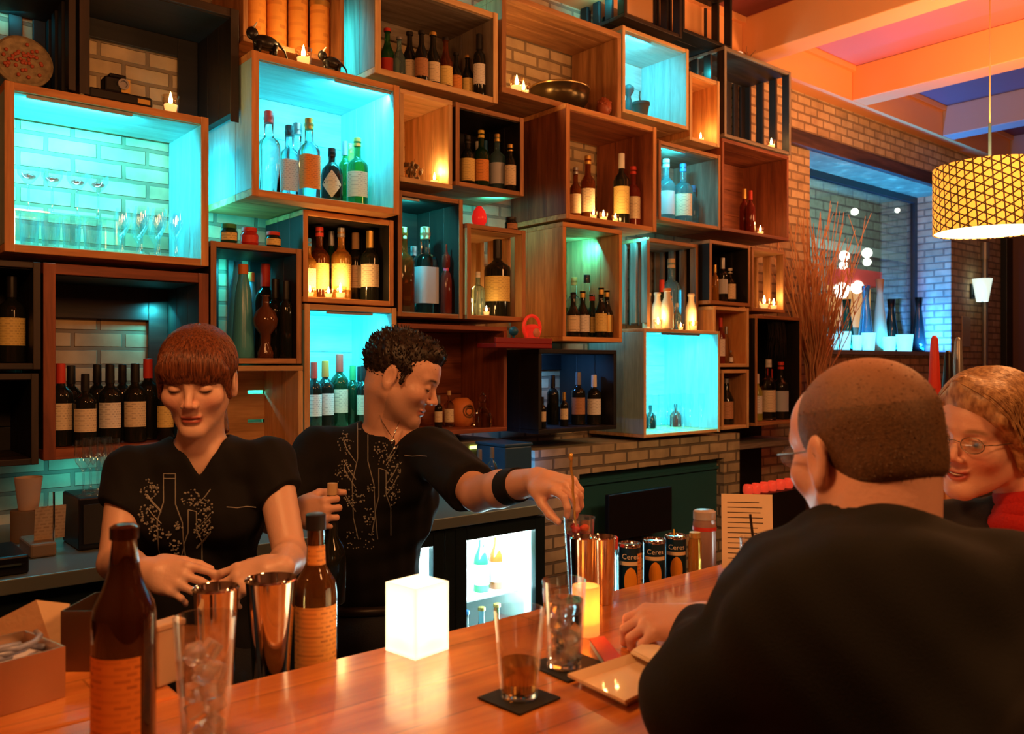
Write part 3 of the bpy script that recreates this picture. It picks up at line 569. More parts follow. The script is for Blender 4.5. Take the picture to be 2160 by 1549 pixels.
# ---------------------------------------------------------------- tealights, candles
CB = {'v': thin('votive_glass', (1, .93, .8), .25)}
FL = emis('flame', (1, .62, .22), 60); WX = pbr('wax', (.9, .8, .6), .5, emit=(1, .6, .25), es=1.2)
_tl = []
def tea(px, py, Y, z, label, e=.35, s=1.0, where='tealights in the crates'):
    cc = [c for c in CR.values() if abs(c['z0'] - z) < 1e-4]
    q = place(px, Y, .025 * s, z, z + .06, *((cc[0]['x0'], cc[0]['x1'], cc[0]['Y1'] - .02, cc[0]['Y0'] - .002) if cc else ()))
    if not q: print('no room', label); return
    loc = Vector((q[0], q[1], z + .0008))
    if not _tl:
        r = thing('tealight', label, 'candle', loc, where); r['_o'] = (0, 0, 0)
        obj('glass_cup', MB().lathe([(.0, .0), (.017, 0), (.022, .03), (.0235, .045), (.0215, .045), (.02, .03), (.015, .004), (0, .004)], n=16, caps=False), CB['v'], r, smooth='all')
        obj('wax', MB().lathe([(.0, .005), (.014, .005), (.0175, .022), (0, .022)], n=14, caps=False), WX, r)
        obj('flame', MB().lathe([(0, .022), (.005, .03), (.0055, .037), (.003, .048), (0, .058)], n=10, caps=False), FL, r, smooth='all')
        _tl.append(r)
    else: r = dup(_tl[0], loc, label, where, s=s)
    if s != 1: r.scale = (s, s, s)
    if e: light('tealight_glow', 'POINT', loc + Vector((0, -.012, .065 * s)), e, (1, .55, .18), .01)
def cz(k): return CR[k]['z0']
tea(718, 590, 2.97, cz('E'), 'bright tealight before the middle whisky bottle', .9, 1.1)
tea(693, 590, 3.0, cz('E'), 'tealight left of the brightest one in the whisky crate', .35, .8)
tea(650, 600, 2.98, cz('E'), 'tealight at the left post of the whisky crate', .5, .8)
tea(925, 365, 3.05, cz('H'), 'tealight in the small honey-coloured crate', .9, 1.0)
tea(1046, 635, 3.0, cz('Q'), 'tealight left of the cream-labelled whisky in the slatted crate', .4, 1.25)
tea(1026, 655, 2.99, cz('Q'), 'smaller tealight at the front of the slatted crate', .2, .8)
tea(1252, 440, 2.96, cz('J'), 'leftmost tealight between the amber bottles', .35, .8)
tea(1273, 440, 2.98, cz('J'), 'middle tealight between the amber bottles', .45, 1.0)
tea(1298, 455, 2.96, cz('J'), 'right-hand tealight between the amber bottles', .35, .8)
tea(1604, 485, 3.06, cz('Pc'), 'tealight in the dark red crate', .5, 1.1)
tea(1627, 300, 3.05, cz('N'), 'tealight under the black post in the slatted crate at upper right', .6, 1.3)
tea(1478, 275, 3.06, cz('M'), 'tealight in the narrow tan crate', .6, 1.1)
tea(1388, 660, 3.0, CR['Wc']['top'], 'tealight beside the dark green bottle on top of the glass crate', .6, 1.1)
tea(1462, 670, 2.99, CR['Wc']['top'], 'tealight below the right cream bottle on top of the glass crate', .6, 1.1)
tea(1436, 670, 2.97, CR['Wc']['top'], 'low tealight in the middle of the glass crate top', .4, .7)
tea(1612, 625, 3.06, cz('AA'), 'left tealight in the small slatted crate at the right end', .5, 1.5)
tea(1632, 640, 3.02, cz('AA'), 'right tealight in the small slatted crate at the right end', .4, 1.2)
tea(640, 95, 2.94, CR['B']['top'], 'tealight in front of the orange cylinder tins', 1.3, 1.4)
tea(360, 190, 3.03, CR['A']['top'], 'tealight in a spiky holder on top of the glassware crate', .6, 1.3)
for i, (x, y) in enumerate(((1090, 178), (1104, 165))): tea(x, y, 3.005 + .02 * i, cz('K'), ['front tealight left of the big metal bowl', 'rear tealight left of the big metal bowl'][i], .7, 1.5)
# ---------------------------------------------------------------- stemware
STEM = thin('stem_glass', (.93, .98, 1), .30, gl=(.85, 1, 1)); STEMR = thin('stem_glass_red', (.95, .35, .35), .3)
_st = {}
def stem(kind, p, label, group, flip=False):
    pr = {'goblet': [(.024, 0), (.023, .003), (.006, .006), (.004, .02), (.004, .07), (.010, .082), (.022, .10), (.0255, .125), (.022, .165)],
          'coupe': [(.030, 0), (.029, .003), (.006, .006), (.004, .02), (.004, .09), (.014, .10), (.032, .125), (.034, .15)],
          'tumbler': [(.022, 0), (.025, .004), (.030, .10)], 'flute': [(.022, 0), (.005, .005), (.0035, .06), (.012, .09), (.019, .14), (.017, .2)]}
    if kind not in _st:
        r = thing('stemmed_glass' if kind != 'tumbler' else 'tumbler', label, 'glass', p, group); r['_o'] = (0, 0, 0)
        q = pr[kind]; iq = [(max(.0005, a - .0015), b + .002) for a, b in reversed(q[-4 if kind != 'tumbler' else -2:])]
        if flip: q = [(a, q[-1][1] - b) for a, b in q]
        obj('glass_bowl', MB().lathe(q, n=16, caps=False), STEM, r, smooth='all')
        if kind == 'coupe': obj('wine_tint', MB().ell((0, 0, .118), (.022, .022, .009), 12, 8), STEMR, r, smooth='all')
        _st[kind] = r; return r
    return dup(_st[kind], p, label, group)
gl = 'stemmed glasses in the large blue-lit crate'
for i, px in enumerate((60, 110, 163, 207)):
    stem('coupe', P(px, 0, 3.12) * Vector((1, 1, 0)) + Vector((0, 0, cz('A') + .118)), '%s from left of the raised red-tinted coupes in the large crate' % ORD[i].capitalize(), 'raised coupe glasses in the large blue-lit crate')
sh = thing('glass_shelf', 'thin clear glass shelf under the red-tinted coupes', 'shelf', (P(130, 0, 3.12).x, 3.14, cz('A')))
x0, x1 = CR['A']['x0'] + .003, P(236, 0, 3.12).x
obj('shelf_plate', MB().box(x0, x1, 3.05, 3.2, cz('A') + .1125, cz('A') + .1175), thin('shelf_glass', (.85, 1, 1), .15), sh)
for q in ((x0, 3.055), (x1 - .01, 3.055), (x0, 3.185), (x1 - .01, 3.185)): obj('shelf_leg', MB().box(q[0], q[0] + .01, q[1], q[1] + .01, cz('A') + .001, cz('A') + .112), STEM, sh)
k = 0
for rw, Y in enumerate((3.045, 3.13, 3.22)):
    for i in range(5 if rw else 5):
        px = (62, 107, 151, 195, 228)[i]
        if rw < 3 and i < 4: stem('tumbler', P(px, 0, Y) * Vector((1, 1, 0)) + Vector((0, 0, cz('A') + .0005)), '%s tumbler from left, %s row under the coupes' % (ORD[i].capitalize(), ['front', 'middle', 'back'][rw]), 'tumblers under the coupes')
for rw, Y in enumerate((3.04, 3.12, 3.20, 3.28)):
    for i in range(5):
        px = 262 + i * 37 - rw * 3
        if P(px, 0, Y).x < CR['A']['x1'] - .03 and P(px, 0, Y).x > x1 + .03: stem('goblet', P(px, 0, Y) * Vector((1, 1, 0)) + Vector((0, 0, cz('A') + .0005)), '%s goblet from left, %s row of the right-hand goblets' % (ORD[i].capitalize(), ['front', 'second', 'third', 'back'][rw]), gl)
c = CR['Wc']
for rw, Y in enumerate((2.99, 3.09)):
    for i in range(5):
        px = 1384 + i * 24 - rw * 14
        if i == 4 and rw: continue
        stem('flute', Vector((P(px, 0, Y).x, Y, c['z0'] + .0005)), '%s flute from left, %s row in the bright blue crate' % (ORD[i].capitalize(), ['front', 'back'][rw]), 'flute glasses in the bright blue crate')
for i, px in enumerate((1372, 1425, 1450)):
    bottle('mini', (P(px, 0, 3.2).x, 3.2, c['z0'] + .0005), .13, ['dark', 'redbrown', 'redbrown'][i], None, 'black', ['tiny dark jar in the left corner of the bright blue crate', 'left small red-brown jar at the right of the bright blue crate', 'right small red-brown jar at the right of the bright blue crate'][i], 'jars in the bright blue crate', wr=1.6)
# ---------------------------------------------------------------- jars, tins, bowl, pots, ornaments
def jar(p, h, r, gl, cap, label, lbl=None, group='little jars on the crate tops'):
    q = thing('glass_jar', label, 'jar', p, group)
    obj('jar_body', MB().lathe([(r * .9, 0), (r, .01 * 1), (r, h * .6), (r * .8, h * .74), (r * .78, h * .78)], (p[0], p[1], p[2]), 18), gl, q, smooth=True)
    obj('jar_lid', MB().lathe([(r * .84, h * .78), (r * .86, h * .8), (r * .84, h), (r * .5, h * 1.02)], (p[0], p[1], p[2]), 18), cap, q, smooth=True)
    if lbl: obj('label', MB().lathe([(r + .001, h * .15), (r + .001, h * .55)], (p[0], p[1], p[2]), 12, caps=False, a0=-2.9, a1=-.9), lbl, q)
    return q
zt = CR['D']['top'] + .001
jar(P(483, 0, 3.05) * Vector((1, 1, 0)) + Vector((0, 0, zt)), .072, .031, G['dgreen'], CAP['green'], 'squat olive-green jar, left of the three jars on the cone bottle crate', LBL['yellow'])
jar(P(526, 0, 3.05) * Vector((1, 1, 0)) + Vector((0, 0, zt)), .066, .033, G['red'], CAP['red'], 'bright red jar in the middle on the cone bottle crate', LBL['red'])
jar(P(576, 0, 3.05) * Vector((1, 1, 0)) + Vector((0, 0, zt)), .06, .030, G['dark'], CAP['red'], 'dark jar, right of the three jars on the cone bottle crate', LBL['yellow'])
zt = CR['Q']['top'] + .001
p = P(1011, 0, 3.03) * Vector((1, 1, 0)) + Vector((0, 0, zt))
q = thing('egg_ornament', 'glossy bright red egg-shaped lamp on the slatted crate', 'ornament', p)
obj('egg', MB().lathe([(.02, 0), (.032, .02), (.035, .04), (.027, .07), (.012, .09), (0, .095)], p, 20), pbr('egg_red', (.85, .02, .015), .2, emit=(1, .03, .02), es=.35), q, smooth='all')
jar(P(1078, 0, 3.05) * Vector((1, 1, 0)) + Vector((0, 0, zt)), .066, .03, G['dark'], CAP['black'], 'small dark patterned jar right of the red egg', LBL['brown'])
# whisky tins on the gin crate
TIN = printed('tin_print', (.85, .36, .06), (.35, .08, .02), .05, .03, .45)
for i, px in enumerate((539, 583, 628, 674)):
    Y = 3.15 if i < 3 else 3.12; zb = CR['AF']['z0'] + .0005; p = P(px, 0, Y) * Vector((1, 1, 0)) + Vector((0, 0, zb))
    R = .039; h = .40 if i < 3 else P(680, 8, Y).z - zb
    q = thing('cylinder_tin', ['leftmost orange cylinder tin on the gin crate', 'second orange cylinder tin from the left', 'third orange cylinder tin, behind the candle', 'shortest orange cylinder tin with visible lid, rightmost'][i], 'tin', p, 'orange cylinder tins')
    obj('tin_body', MB().lathe([(R, 0), (R, h - .02)], p, 24), TIN, q, smooth=True)
    obj('tin_rim', MB().lathe([(R + .002, 0), (R + .002, .01)], p, 24).lathe([(R + .002, h - .022), (R + .002, h), (R - .004, h), (R - .004, h - .004), (0, h - .004)], p, 24, caps=False), LBL['gold'], q, smooth=True)
# small dark ox figurine and plant on the gin crate
zt = CR['B']['top'] + .001
def ox(p, s, label):
    q = thing('animal_figurine', label, 'figurine', p, 'dark figurines')
    mb = MB().ell((p[0], p[1], p[2] + .055 * s), (.05 * s, .024 * s, .028 * s)).ell((p[0] - .05 * s, p[1], p[2] + .078 * s), (.022 * s, .018 * s, .024 * s))
    for a, b in ((-.03, -.014), (-.03, .014), (.03, -.014), (.03, .014)): mb.tube([(p[0] + a * s, p[1] + b * s, p[2] + .05 * s), (p[0] + a * s, p[1] + b * s, p[2])], [.010 * s, .007 * s])
    obj('figure', mb, pbr('iron_black', (.012, .012, .012), .3), q, smooth='all')
    obj('horns', MB().tube([(p[0] - .045 * s, p[1] - .03 * s, p[2] + .11 * s), (p[0] - .05 * s, p[1], p[2] + .09 * s), (p[0] - .045 * s, p[1] + .03 * s, p[2] + .11 * s)], [.002, .005, .002]), _m['c_white'], q)
    obj('tail', MB().tube([(p[0] + .045 * s, p[1], p[2] + .065 * s), (p[0] + .075 * s, p[1], p[2] + .04 * s), (p[0] + .085 * s, p[1], p[2] + .012 * s)], [.006 * s, .004 * s, .003 * s]), _m['iron_black'], q)
ox(P(560, 0, 2.95) * Vector((1, 1, 0)) + Vector((0, 0, zt)), 1.0, 'black horned animal figurine at the left of the candle')
ox(P(700, 0, 2.95) * Vector((1, 1, 0)) + Vector((0, 0, zt)), .8, 'smaller dark horned animal figurine at the right of the candle')
# vintage camera set on the glassware crate
zt = CR['A']['top'] + .001; p = P(250, 0, 3.05) * Vector((1, 1, 0)) + Vector((0, 0, zt))
q = thing('folding_camera', 'old black folding camera on top of the glassware crate', 'camera', p)
mb = MB().box(p.x - .10, p.x + .10, p.y - .04, p.y + .03, p.z, p.z + .035).box(p.x - .05, p.x + .03, p.y - .03, p.y + .03, p.z + .035, p.z + .085)
mb.box(p.x - .035, p.x + .02, p.y - .025, p.y + .025, p.z + .085, p.z + .098)
obj('camera_body', mb, _m['black_plastic'], q, bevel=.006)
obj('lens', MB().lathe([(.018, 0), (.018, .012), (.012, .012), (.01, .006), (0, .006)], n=16, M=Matrix.Translation((p.x + .005, p.y - .032, p.z + .062)) @ Matrix.Rotation(math.pi / 2, 4, 'X'), caps=False), CAP['grey'], q, smooth=True)
obj('trim_plate', MB().box(p.x + .0, p.x + .028, p.y - .034, p.y - .0305, p.z + .036, p.z + .082).box(p.x + .05, p.x + .09, p.y - .042, p.y - .0405, p.z + .008, p.z + .024), LBL['gold'], q)
# big bowl, ball, pot
zt = cz('K') + .001; p = P(1180, 0, 3.172) * Vector((1, 1, 0)) + Vector((0, 0, zt))
q = thing('metal_bowl', 'wide dark hammered metal bowl in the brown crate', 'bowl', p)
obj('bowl', MB().lathe([(.05, 0), (.11, .020), (.146, .07), (.155, .125), (.150, .128), (.14, .075), (.105, .028), (0, .012)], p, 32, caps=False), pbr('bowl_metal', (.09, .065, .03), .28, metal=.8, bump=.3), q, smooth='all')
obj('rim', MB().lathe([(.153, .122), (.158, .128), (.156, .134), (.150, .130)], p, 32, caps=False), pbr('bowl_rim', (.5, .35, .15), .3, metal=.9), q, smooth='all')
p = P(1274, 0, 3.05) * Vector((1, 1, 0)) + Vector((0, 0, zt))
q = thing('knobbly_gourd', 'knobbly reddish gourd right of the metal bowl', 'gourd', p)
mb = MB().ell(p + Vector((0, 0, .05)), (.04, .04, .05), 16, 12)
for i in range(24):
    a, b = random.uniform(0, 6.28), random.uniform(.3, 2.8); mb.ell(p + Vector((math.cos(a) * math.sin(b) * .038, math.sin(a) * math.sin(b) * .038, .05 + math.cos(b) * .046)), (.008, .008, .008), 8, 6)
obj('gourd_body', mb, pbr('gourd', (.35, .08, .03), .35), q, smooth='all')
obj('stalk', MB().tube([p + Vector((0, 0, .098)), p + Vector((.01, 0, .118))], [.006, .003]), pbr('stalk', (.2, .12, .05), .7), q)
zt = cz('L') + .001; p = P(1352, 0, 3.08) * Vector((1, 1, 0)) + Vector((0, 0, zt))
q = thing('flower_pot', 'dark grey flower pot in the blue-lit crate', 'pot', p)
obj('pot', MB().lathe([(.032, 0), (.045, .075), (.048, .075), (.048, .09), (.042, .09), (.04, .075), (0, .07)], p, 20, caps=False), pbr('pot_grey', (.05, .05, .05), .6), q, smooth=True)
obj('plant_stem', MB().tube([p + Vector((0, 0, .07)), p + Vector((-.012, 0, .12)), p + Vector((-.008, 0, .15))], .004), pbr('stem_dark', (.04, .05, .02), .6), q)
p = P(1326, 0, 3.18) * Vector((1, 1, 0)) + Vector((0, 0, zt))
q = thing('vase', 'slim dark vase partly hidden at the left of the blue-lit pot crate', 'vase', p)
obj('vase_body', MB().lathe([(.022, 0), (.03, .05), (.02, .12), (.012, .15), (.03, .18), (.03, .2), (.012, .215)], p, 16), _m['pot_grey'], q, smooth='all')
# red lit ornament on its red tray
px0, px1 = P(1046, 0, 2.86).x, P(1165, 0, 2.86).x; zt = CR['U']['top'] + .001
q = thing('wall_tray', 'dark red wooden tray shelf jutting out between the crates', 'shelf', ((px0 + px1) / 2, 2.93, zt))
obj('tray', MB().box(px0, px1, 2.86, 2.994, zt, zt + .02).box(px0, px1, 2.86, 2.875, zt + .02, zt + .045), pbr('tray_red', (.28, .012, .01), .4), q, bevel=.003)
p = P(1122, 0, 2.93) * Vector((1, 1, 0)) + Vector((0, 0, zt + .0205))
q = thing('lantern', 'small red lantern with ring handle standing on the red tray', 'lantern', p)
obj('lantern_body', MB().lathe([(.03, 0), (.038, .012), (.03, .06), (.036, .075), (.02, .09)], p, 16), pbr('lantern_red', (.85, .03, .015), .25, emit=(1, .05, .02), es=.25), q, smooth=True)
a = [p + Vector((math.cos(t) * .05, 0, .075 + math.sin(t) * .055)) for t in [math.pi * 2 * i / 20 for i in range(21)]]
obj('ring', MB().tube(a, .008), _m['lantern_red'], q, smooth='all')
obj('front_pane', MB().ell(p + Vector((0, -.032, .05)), (.02, .008, .022)), pbr('lantern_pane', (.7, .25, .12), .4), q, smooth='all')
p = P(1079, 0, 2.9) * Vector((1, 1, 0)) + Vector((0, 0, zt + .0205))
q = thing('blue_ball', 'small dark blue ball at the left end of the red tray', 'ball', p)
obj('ball', MB().ell(p + Vector((.012, 0, .055)), (.022, .022, .022)), pbr('ball_blue', (.01, .12, .22), .3), q, smooth='all')
obj('ball_stand', MB().lathe([(.018, 0), (.006, .01), (.006, .034)], p + Vector((.012, 0, 0)), 12), _m['ball_blue'], q, smooth='all')
# dried things in crates
def twigs(name, label, cat, base, n, h, spread, mat, rad=.0022, seed=1, bend=.1, droop=0, thinout=1):
    rnd = random.Random(seed); mb = MB()
    for i in range(n):
        a = rnd.uniform(0, 6.28); s = rnd.uniform(.1, 1) * spread; hh = h * rnd.uniform(.55, 1); p0 = Vector(base) + Vector((rnd.uniform(-.02, .02), rnd.uniform(-.02, .02), 0))
        pts = [p0]; m = 6
        for k in range(1, m + 1):
            u = k / m; pts.append(p0 + Vector((math.cos(a) * s * u ** 1.4 + rnd.uniform(-1, 1) * bend * .06 * h, math.sin(a) * s * .5 * u ** 1.4, hh * u)))
        mb.tube(pts, [rad * (1 - .7 * k / m) for k in range(m + 1)], 5)
        if thinout:
            for b in range(3):
                j = rnd.randrange(2, m); e = pts[j] + Vector((rnd.uniform(-.5, .5) * spread * .35, rnd.uniform(-.03, .03), h * rnd.uniform(.06, .16)))
                mb.tube([pts[j], (pts[j] + e) / 2 + Vector((0, 0, .01)), e], [rad * .6, rad * .5, rad * .25], 4)
    return mb
zt = cz('H') + .001; p = P(868, 0, 3.08) * Vector((1, 1, 0)) + Vector((0, 0, zt))
q = thing('dried_flower_bunch', 'dark dried flower bunch in the small honey-coloured crate', 'dried flowers', p)
mb = MB()
for i in range(38): a = random.uniform(0, 6.28); r = random.uniform(0, .055); mb.ell(p + Vector((math.cos(a) * r, math.sin(a) * r * .6, random.uniform(.01, .085))), (.009, .009, .011), 8, 6)
obj('flower_heads', mb, pbr('dried_dark', (.10, .06, .03), .8), q, smooth='all')
obj('stems', twigs('', '', '', p, 8, .11, .05, None, .0015, 4), pbr('twig_brown', (.25, .13, .06), .8), q)
zt = cz('M') + .001; p = Vector(((CR['M']['x0'] + CR['M']['x1']) / 2, 3.14, zt + .0008))
q = thing('dried_flower_vase', 'slim vase of dried red-brown flowers in the narrow crate', 'vase', p)
obj('vase_body', MB().lathe([(.014, 0), (.019, .03), (.010, .07), (.012, .09)], p, 14), pbr('vase_gold', (.6, .35, .1), .3, metal=.6), q, smooth='all')
obj('flower_stems', twigs('', '', '', p + Vector((0, 0, .08)), 16, .15, .010, None, .002, 5, bend=.1, thinout=0), pbr('dried_red', (.28, .07, .04), .8), q)
p = P(1560, 0, 3.1) * Vector((1, 1, 0)) + Vector((0, 0, CR['N']['top'] + .001))
q = thing('bulb_ornament', 'round pale glass ball in a dried wreath above the slatted crate', 'ornament', p)
obj('ball', MB().ell(p + Vector((0, 0, .04)), (.024, .024, .024)), pbr('ball_glow', (.9, .7, .5), .2, emit=(1, .65, .35), es=.8), q, smooth='all')
mb = MB()
for i in range(26):
    t = i * .6; b = p + Vector((math.cos(t) * .05, math.sin(t) * .05, .004 + .006 * (i % 3))); mb.tube([b, b + Vector((random.uniform(-.05, .05), random.uniform(-.05, .05), random.uniform(.01, .06)))], [.003, .001], 5)
obj('wreath', mb, pbr('dried_dark', (.1, .06, .03), .8), q)
# patterned plate in the top-left crate
p = P(55, 172, 3.02); zt = CR['A']['top'] + .001; c = P(52, 105, 3.05)
q = thing('relief_plaque', 'rough oval greenish-red relief plaque leaning in the top left corner', 'plaque', (c.x, 3.06, zt))
M = Matrix.Translation((c.x, 3.07, zt + .088)) @ Matrix.Rotation(math.radians(-9), 4, 'X')
mb = MB(); R = .085; prof = [(0, -.006), (R, -.006), (R, .004), (R * .9, .010), (R * .8, .004), (0, .008)]
mb.lathe(prof, n=36, M=M @ Matrix.Rotation(math.pi / 2, 4, 'X'), caps=False); obj('plaque_body', mb, pbr('plaque', (.32, .26, .15), .7, bump=1, bscale=60, var=.7), q, smooth=True)
mb = MB()
for i in range(40):
    a = random.uniform(0, 6.28); r = random.uniform(0, .06); mb.ell(M @ Vector((math.cos(a) * r, -.010, math.sin(a) * r)), (.006, .004, .006), 8, 5)
mb.mi = [0] * len(mb.f); obj('relief_beads', mb, pbr('beads', (.45, .10, .05), .5), q, smooth='all')
# round decanter ball in cone-bottle crate, mask jug and decanters in the dark red crate
p = P(560, 0, 3.04) * Vector((1, 1, 0)) + Vector((0, 0, cz('D') + .0005))
q = thing('decanter', 'round brown glass decanter between the cone bottles and dark wines', 'decanter', p)
obj('decanter_body', MB().lathe([(.028, 0), (.03, .02), (.018, .05), (.02, .09), (.042, .12), (.046, .145), (.035, .175), (.014, .195), (.012, .23), (.018, .235)], p, 20), pbr('g_brown', (.2, .07, .03), .08, trans=.4), q, smooth='all')
zv = cz('V')
p = P(974, 0, 3.16) * Vector((1, 1, 0)) + Vector((0, 0, zv + .0005))
q = thing('painted_jug', 'squat orange painted jug with a dark relief front', 'jug', p)
obj('jug_body', MB().lathe([(.04, 0), (.058, .03), (.06, .07), (.05, .11), (.028, .13)], p, 20), pbr('jug_orange', (.75, .24, .06), .45, var=.3, bscale=18), q, smooth='all')
mb = MB()
for a, r in ((0, .028), (0, .018)): mb.tube([p + Vector((math.cos(t) * r, -.062 + abs(math.cos(t)) * .012 * r / .028, .07 + math.sin(t) * r)) for t in [i * .5236 for i in range(13)]], .004, 6)
obj('relief', mb, pbr('jug_relief', (.2, .09, .03), .5), q, smooth='all')
p = P(1018, 0, 3.05) * Vector((1, 1, 0)) + Vector((0, 0, zv + .0005))
q = thing('crystal_decanter', 'clear crystal decanter with tall stopper in the dark red crate', 'decanter', p)
obj('decanter_body', MB().lathe([(.04, 0), (.045, .01), (.045, .05), (.03, .075), (.014, .09), (.014, .11), (.02, .115)], p, 12), G['clear'], q)
obj('stopper', MB().lathe([(.01, .116), (.013, .125), (.016, .14), (.006, .155), (0, .165)], p, 8), G['clear'], q)
# dried dark hanging plant in the black crate by branches
p = P(1640, 0, 3.05) * Vector((1, 1, 0)) + Vector((0, 0, CR['AB']['z1'] - .006))
q = thing('hanging_plant', 'dark feathery dried plant hanging from the black crate top', 'dried plant', p)
mb = MB()
for i in range(90):
    b = p + Vector((random.uniform(-.07, .05), random.uniform(-.03, .04), 0)); e = b + Vector((random.uniform(-.03, .03), random.uniform(-.02, .02), -random.uniform(.10, .24))); mb.tube([b, (b + e) / 2 + Vector((.01, 0, 0)), e], [.002, .003, .0008], 4)
obj('fronds', mb, pbr('frond_black', (.015, .012, .01), .9), q)
# tall dried branches beside the shelf wall
p = P(1722, 0, 3.1) * Vector((1, 1, 0)) + Vector((0, 0, .955))
q = thing('floor_vase', 'tall dark vase holding dried branches beside the window', 'vase', (p.x, p.y, 0))
VB = P(1722, 840, 3.1).z
obj('vase_body', MB().lathe([(.09, 0), (.13, .25), (.10, .8), (.05, VB - .08), (.065, VB)], (p.x, p.y, 0), 24), pbr('vase_brown', (.15, .06, .03), .4), q, smooth='all')
br = twigs('', '', '', (p.x, p.y, VB - .12), 120, 1.42, .52, None, .006, 11, bend=.5)
q2 = obj('dried_branches', br, pbr('branch', (.68, .36, .17), .7), q)
# things on the window sill: votives and vases lit blue
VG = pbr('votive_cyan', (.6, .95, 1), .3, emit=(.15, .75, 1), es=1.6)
for i, px in enumerate((1752, 1780, 1808, 1832, 1876, 1908)):
    Y = YW + .07; b = P(px, 0, Y) * Vector((1, 1, 0)) + Vector((0, 0, wz0 + .0045)); r = [.055, .055, .04, .055, .055, .07][i]
    q = thing('votive_holder', '%s glowing pale blue votive from the left on the window sill' % ORD[i], 'candle holder', b, 'votives on the window sill')
    obj('votive_cup', MB().lathe([(r * .8, 0), (r, .12 * (1 + .2 * (i % 2))), (r * .9, .12 * (1 + .2 * (i % 2))), (r * .7, .01), (0, .01)], b, 16, caps=False), VG, q, smooth='all')
for i, (px, h, m) in enumerate(((1786, .42, 'dgreen'), (1826, .55, 'blue'), (1856, .62, 'cork'), (1880, .46, 'dark'), (1938, .5, 'dark'))):
    Y = YW + .225; b = P(px, 0, Y) * Vector((1, 1, 0)) + Vector((0, 0, wz0 + .0045)); mt_ = CAP['cork'] if m == 'cork' else G[m]
    q = thing('sill_vase', ['dark green vase behind the left votives on the window sill', 'pale blue cone vase in the middle of the window sill', 'tallest tan slender vase on the window sill', 'dark slender vase right of the tan one on the sill', 'black slender vase at the right end of the sill'][i], 'vase', b, 'vases on the window sill')
    obj('vase_body', MB().lathe([(.05, 0), (.065, .08), (.045, h * .5), (.025, h * .8), (.035, h)], b, 16), mt_, q, smooth='all')
# ---------------------------------------------------------------- pendant lamp
lp = PD(2088, 0, 3.35); LZ1, LZ0 = PD(2088, 352, 3.35).z, PD(2088, 490, 3.35).z; LR = .203
q = thing('pendant_lamp', 'drum pendant lamp with black star lattice over an amber shade', 'lamp', (lp.x, lp.y, LZ1))
def shade_mat():
    m, t, b, N, L = nt('shade'); tc = N('ShaderNodeTexCoord'); sp = N('ShaderNodeSeparateXYZ'); L(tc.outputs['Object'], sp.inputs[0])
    at = N('ShaderNodeMath'); at.operation = 'ARCTAN2'; L(sp.outputs[1], at.inputs[0]); L(sp.outputs[0], at.inputs[1])
    mu = N('ShaderNodeMath'); mu.operation = 'MULTIPLY'; mu.inputs[1].default_value = LR; L(at.outputs[0], mu.inputs[0])
    cb = N('ShaderNodeCombineXYZ'); L(mu.outputs[0], cb.inputs[0]); L(sp.outputs[2], cb.inputs[1])
    lines = []
    for ang in (0, 60, 120):      # three families of lines give triangles and stars
        a = math.radians(ang + 4); dp = N('ShaderNodeVectorMath'); dp.operation = 'DOT_PRODUCT'; dp.inputs[1].default_value = (math.cos(a), math.sin(a), 0); L(cb.outputs[0], dp.inputs[0])
        for off in (0,):
            d = N('ShaderNodeMath'); d.operation = 'MULTIPLY_ADD'; d.inputs[1].default_value = 1 / .031; d.inputs[2].default_value = off + .31 * (ang == 60); L(dp.outputs['Value'], d.inputs[0])
            fr_ = N('ShaderNodeMath'); fr_.operation = 'PINGPONG'; fr_.inputs[1].default_value = .5; L(d.outputs[0], fr_.inputs[0]); lines.append(fr_.outputs[0])
    mn = lines[0]
    for l in lines[1:]:
        x = N('ShaderNodeMath'); x.operation = 'MINIMUM'; L(mn, x.inputs[0]); L(l, x.inputs[1]); mn = x.outputs[0]
    lt = N('ShaderNodeMath'); lt.operation = 'LESS_THAN'; lt.inputs[1].default_value = .085; L(mn, lt.inputs[0])
    L(mix(N, L, lt.outputs[0], (.9, .55, .2), (.03, .012, .005)), b.inputs['Base Color'])
    e = N('ShaderNodeMath'); e.operation = 'MULTIPLY_ADD'; e.inputs[1].default_value = -1.15; e.inputs[2].default_value = 1.2; L(lt.outputs[0], e.inputs[0]); L(e.outputs[0], b.inputs['Emission Strength'])
    b.inputs['Emission Color'].default_value = (1, .35, .025, 1); b.inputs['Roughness'].default_value = .7
    return m
obj('lamp_shade', MB().lathe([(LR, LZ0 - LZ1), (LR, 0), (LR - .004, 0), (LR - .004, LZ0 - LZ1), (LR, LZ0 - LZ1)], n=64, caps=False, M=Matrix.Translation((lp.x, lp.y, LZ1))), shade_mat(), q, smooth=True)
obj('diffuser', MB().lathe([(LR - .005, LZ0 + .003 - LZ1), (LR * .6, LZ0 - .006 - LZ1), (0, LZ0 - .01 - LZ1)], n=40, caps=False, M=Matrix.Translation((lp.x, lp.y, LZ1))), emis('diffuser', (1, .78, .42), 3.2), q, smooth='all')
for i, (dx, dy) in enumerate(((-.07, -.02), (.06, .04))):
    obj('bulb', MB().ell(Vector((lp.x + dx, lp.y + dy, LZ1 - .1)), (.03, .03, .04)), emis('bulb', (1, .8, .45), 12), q, smooth='all')
obj('cord', MB().tube([(lp.x, lp.y, LZ1 - .03), (lp.x, lp.y, ZP - .001)], .0028, 6), pbr('cord', (.5, .25, .12), .6), q)
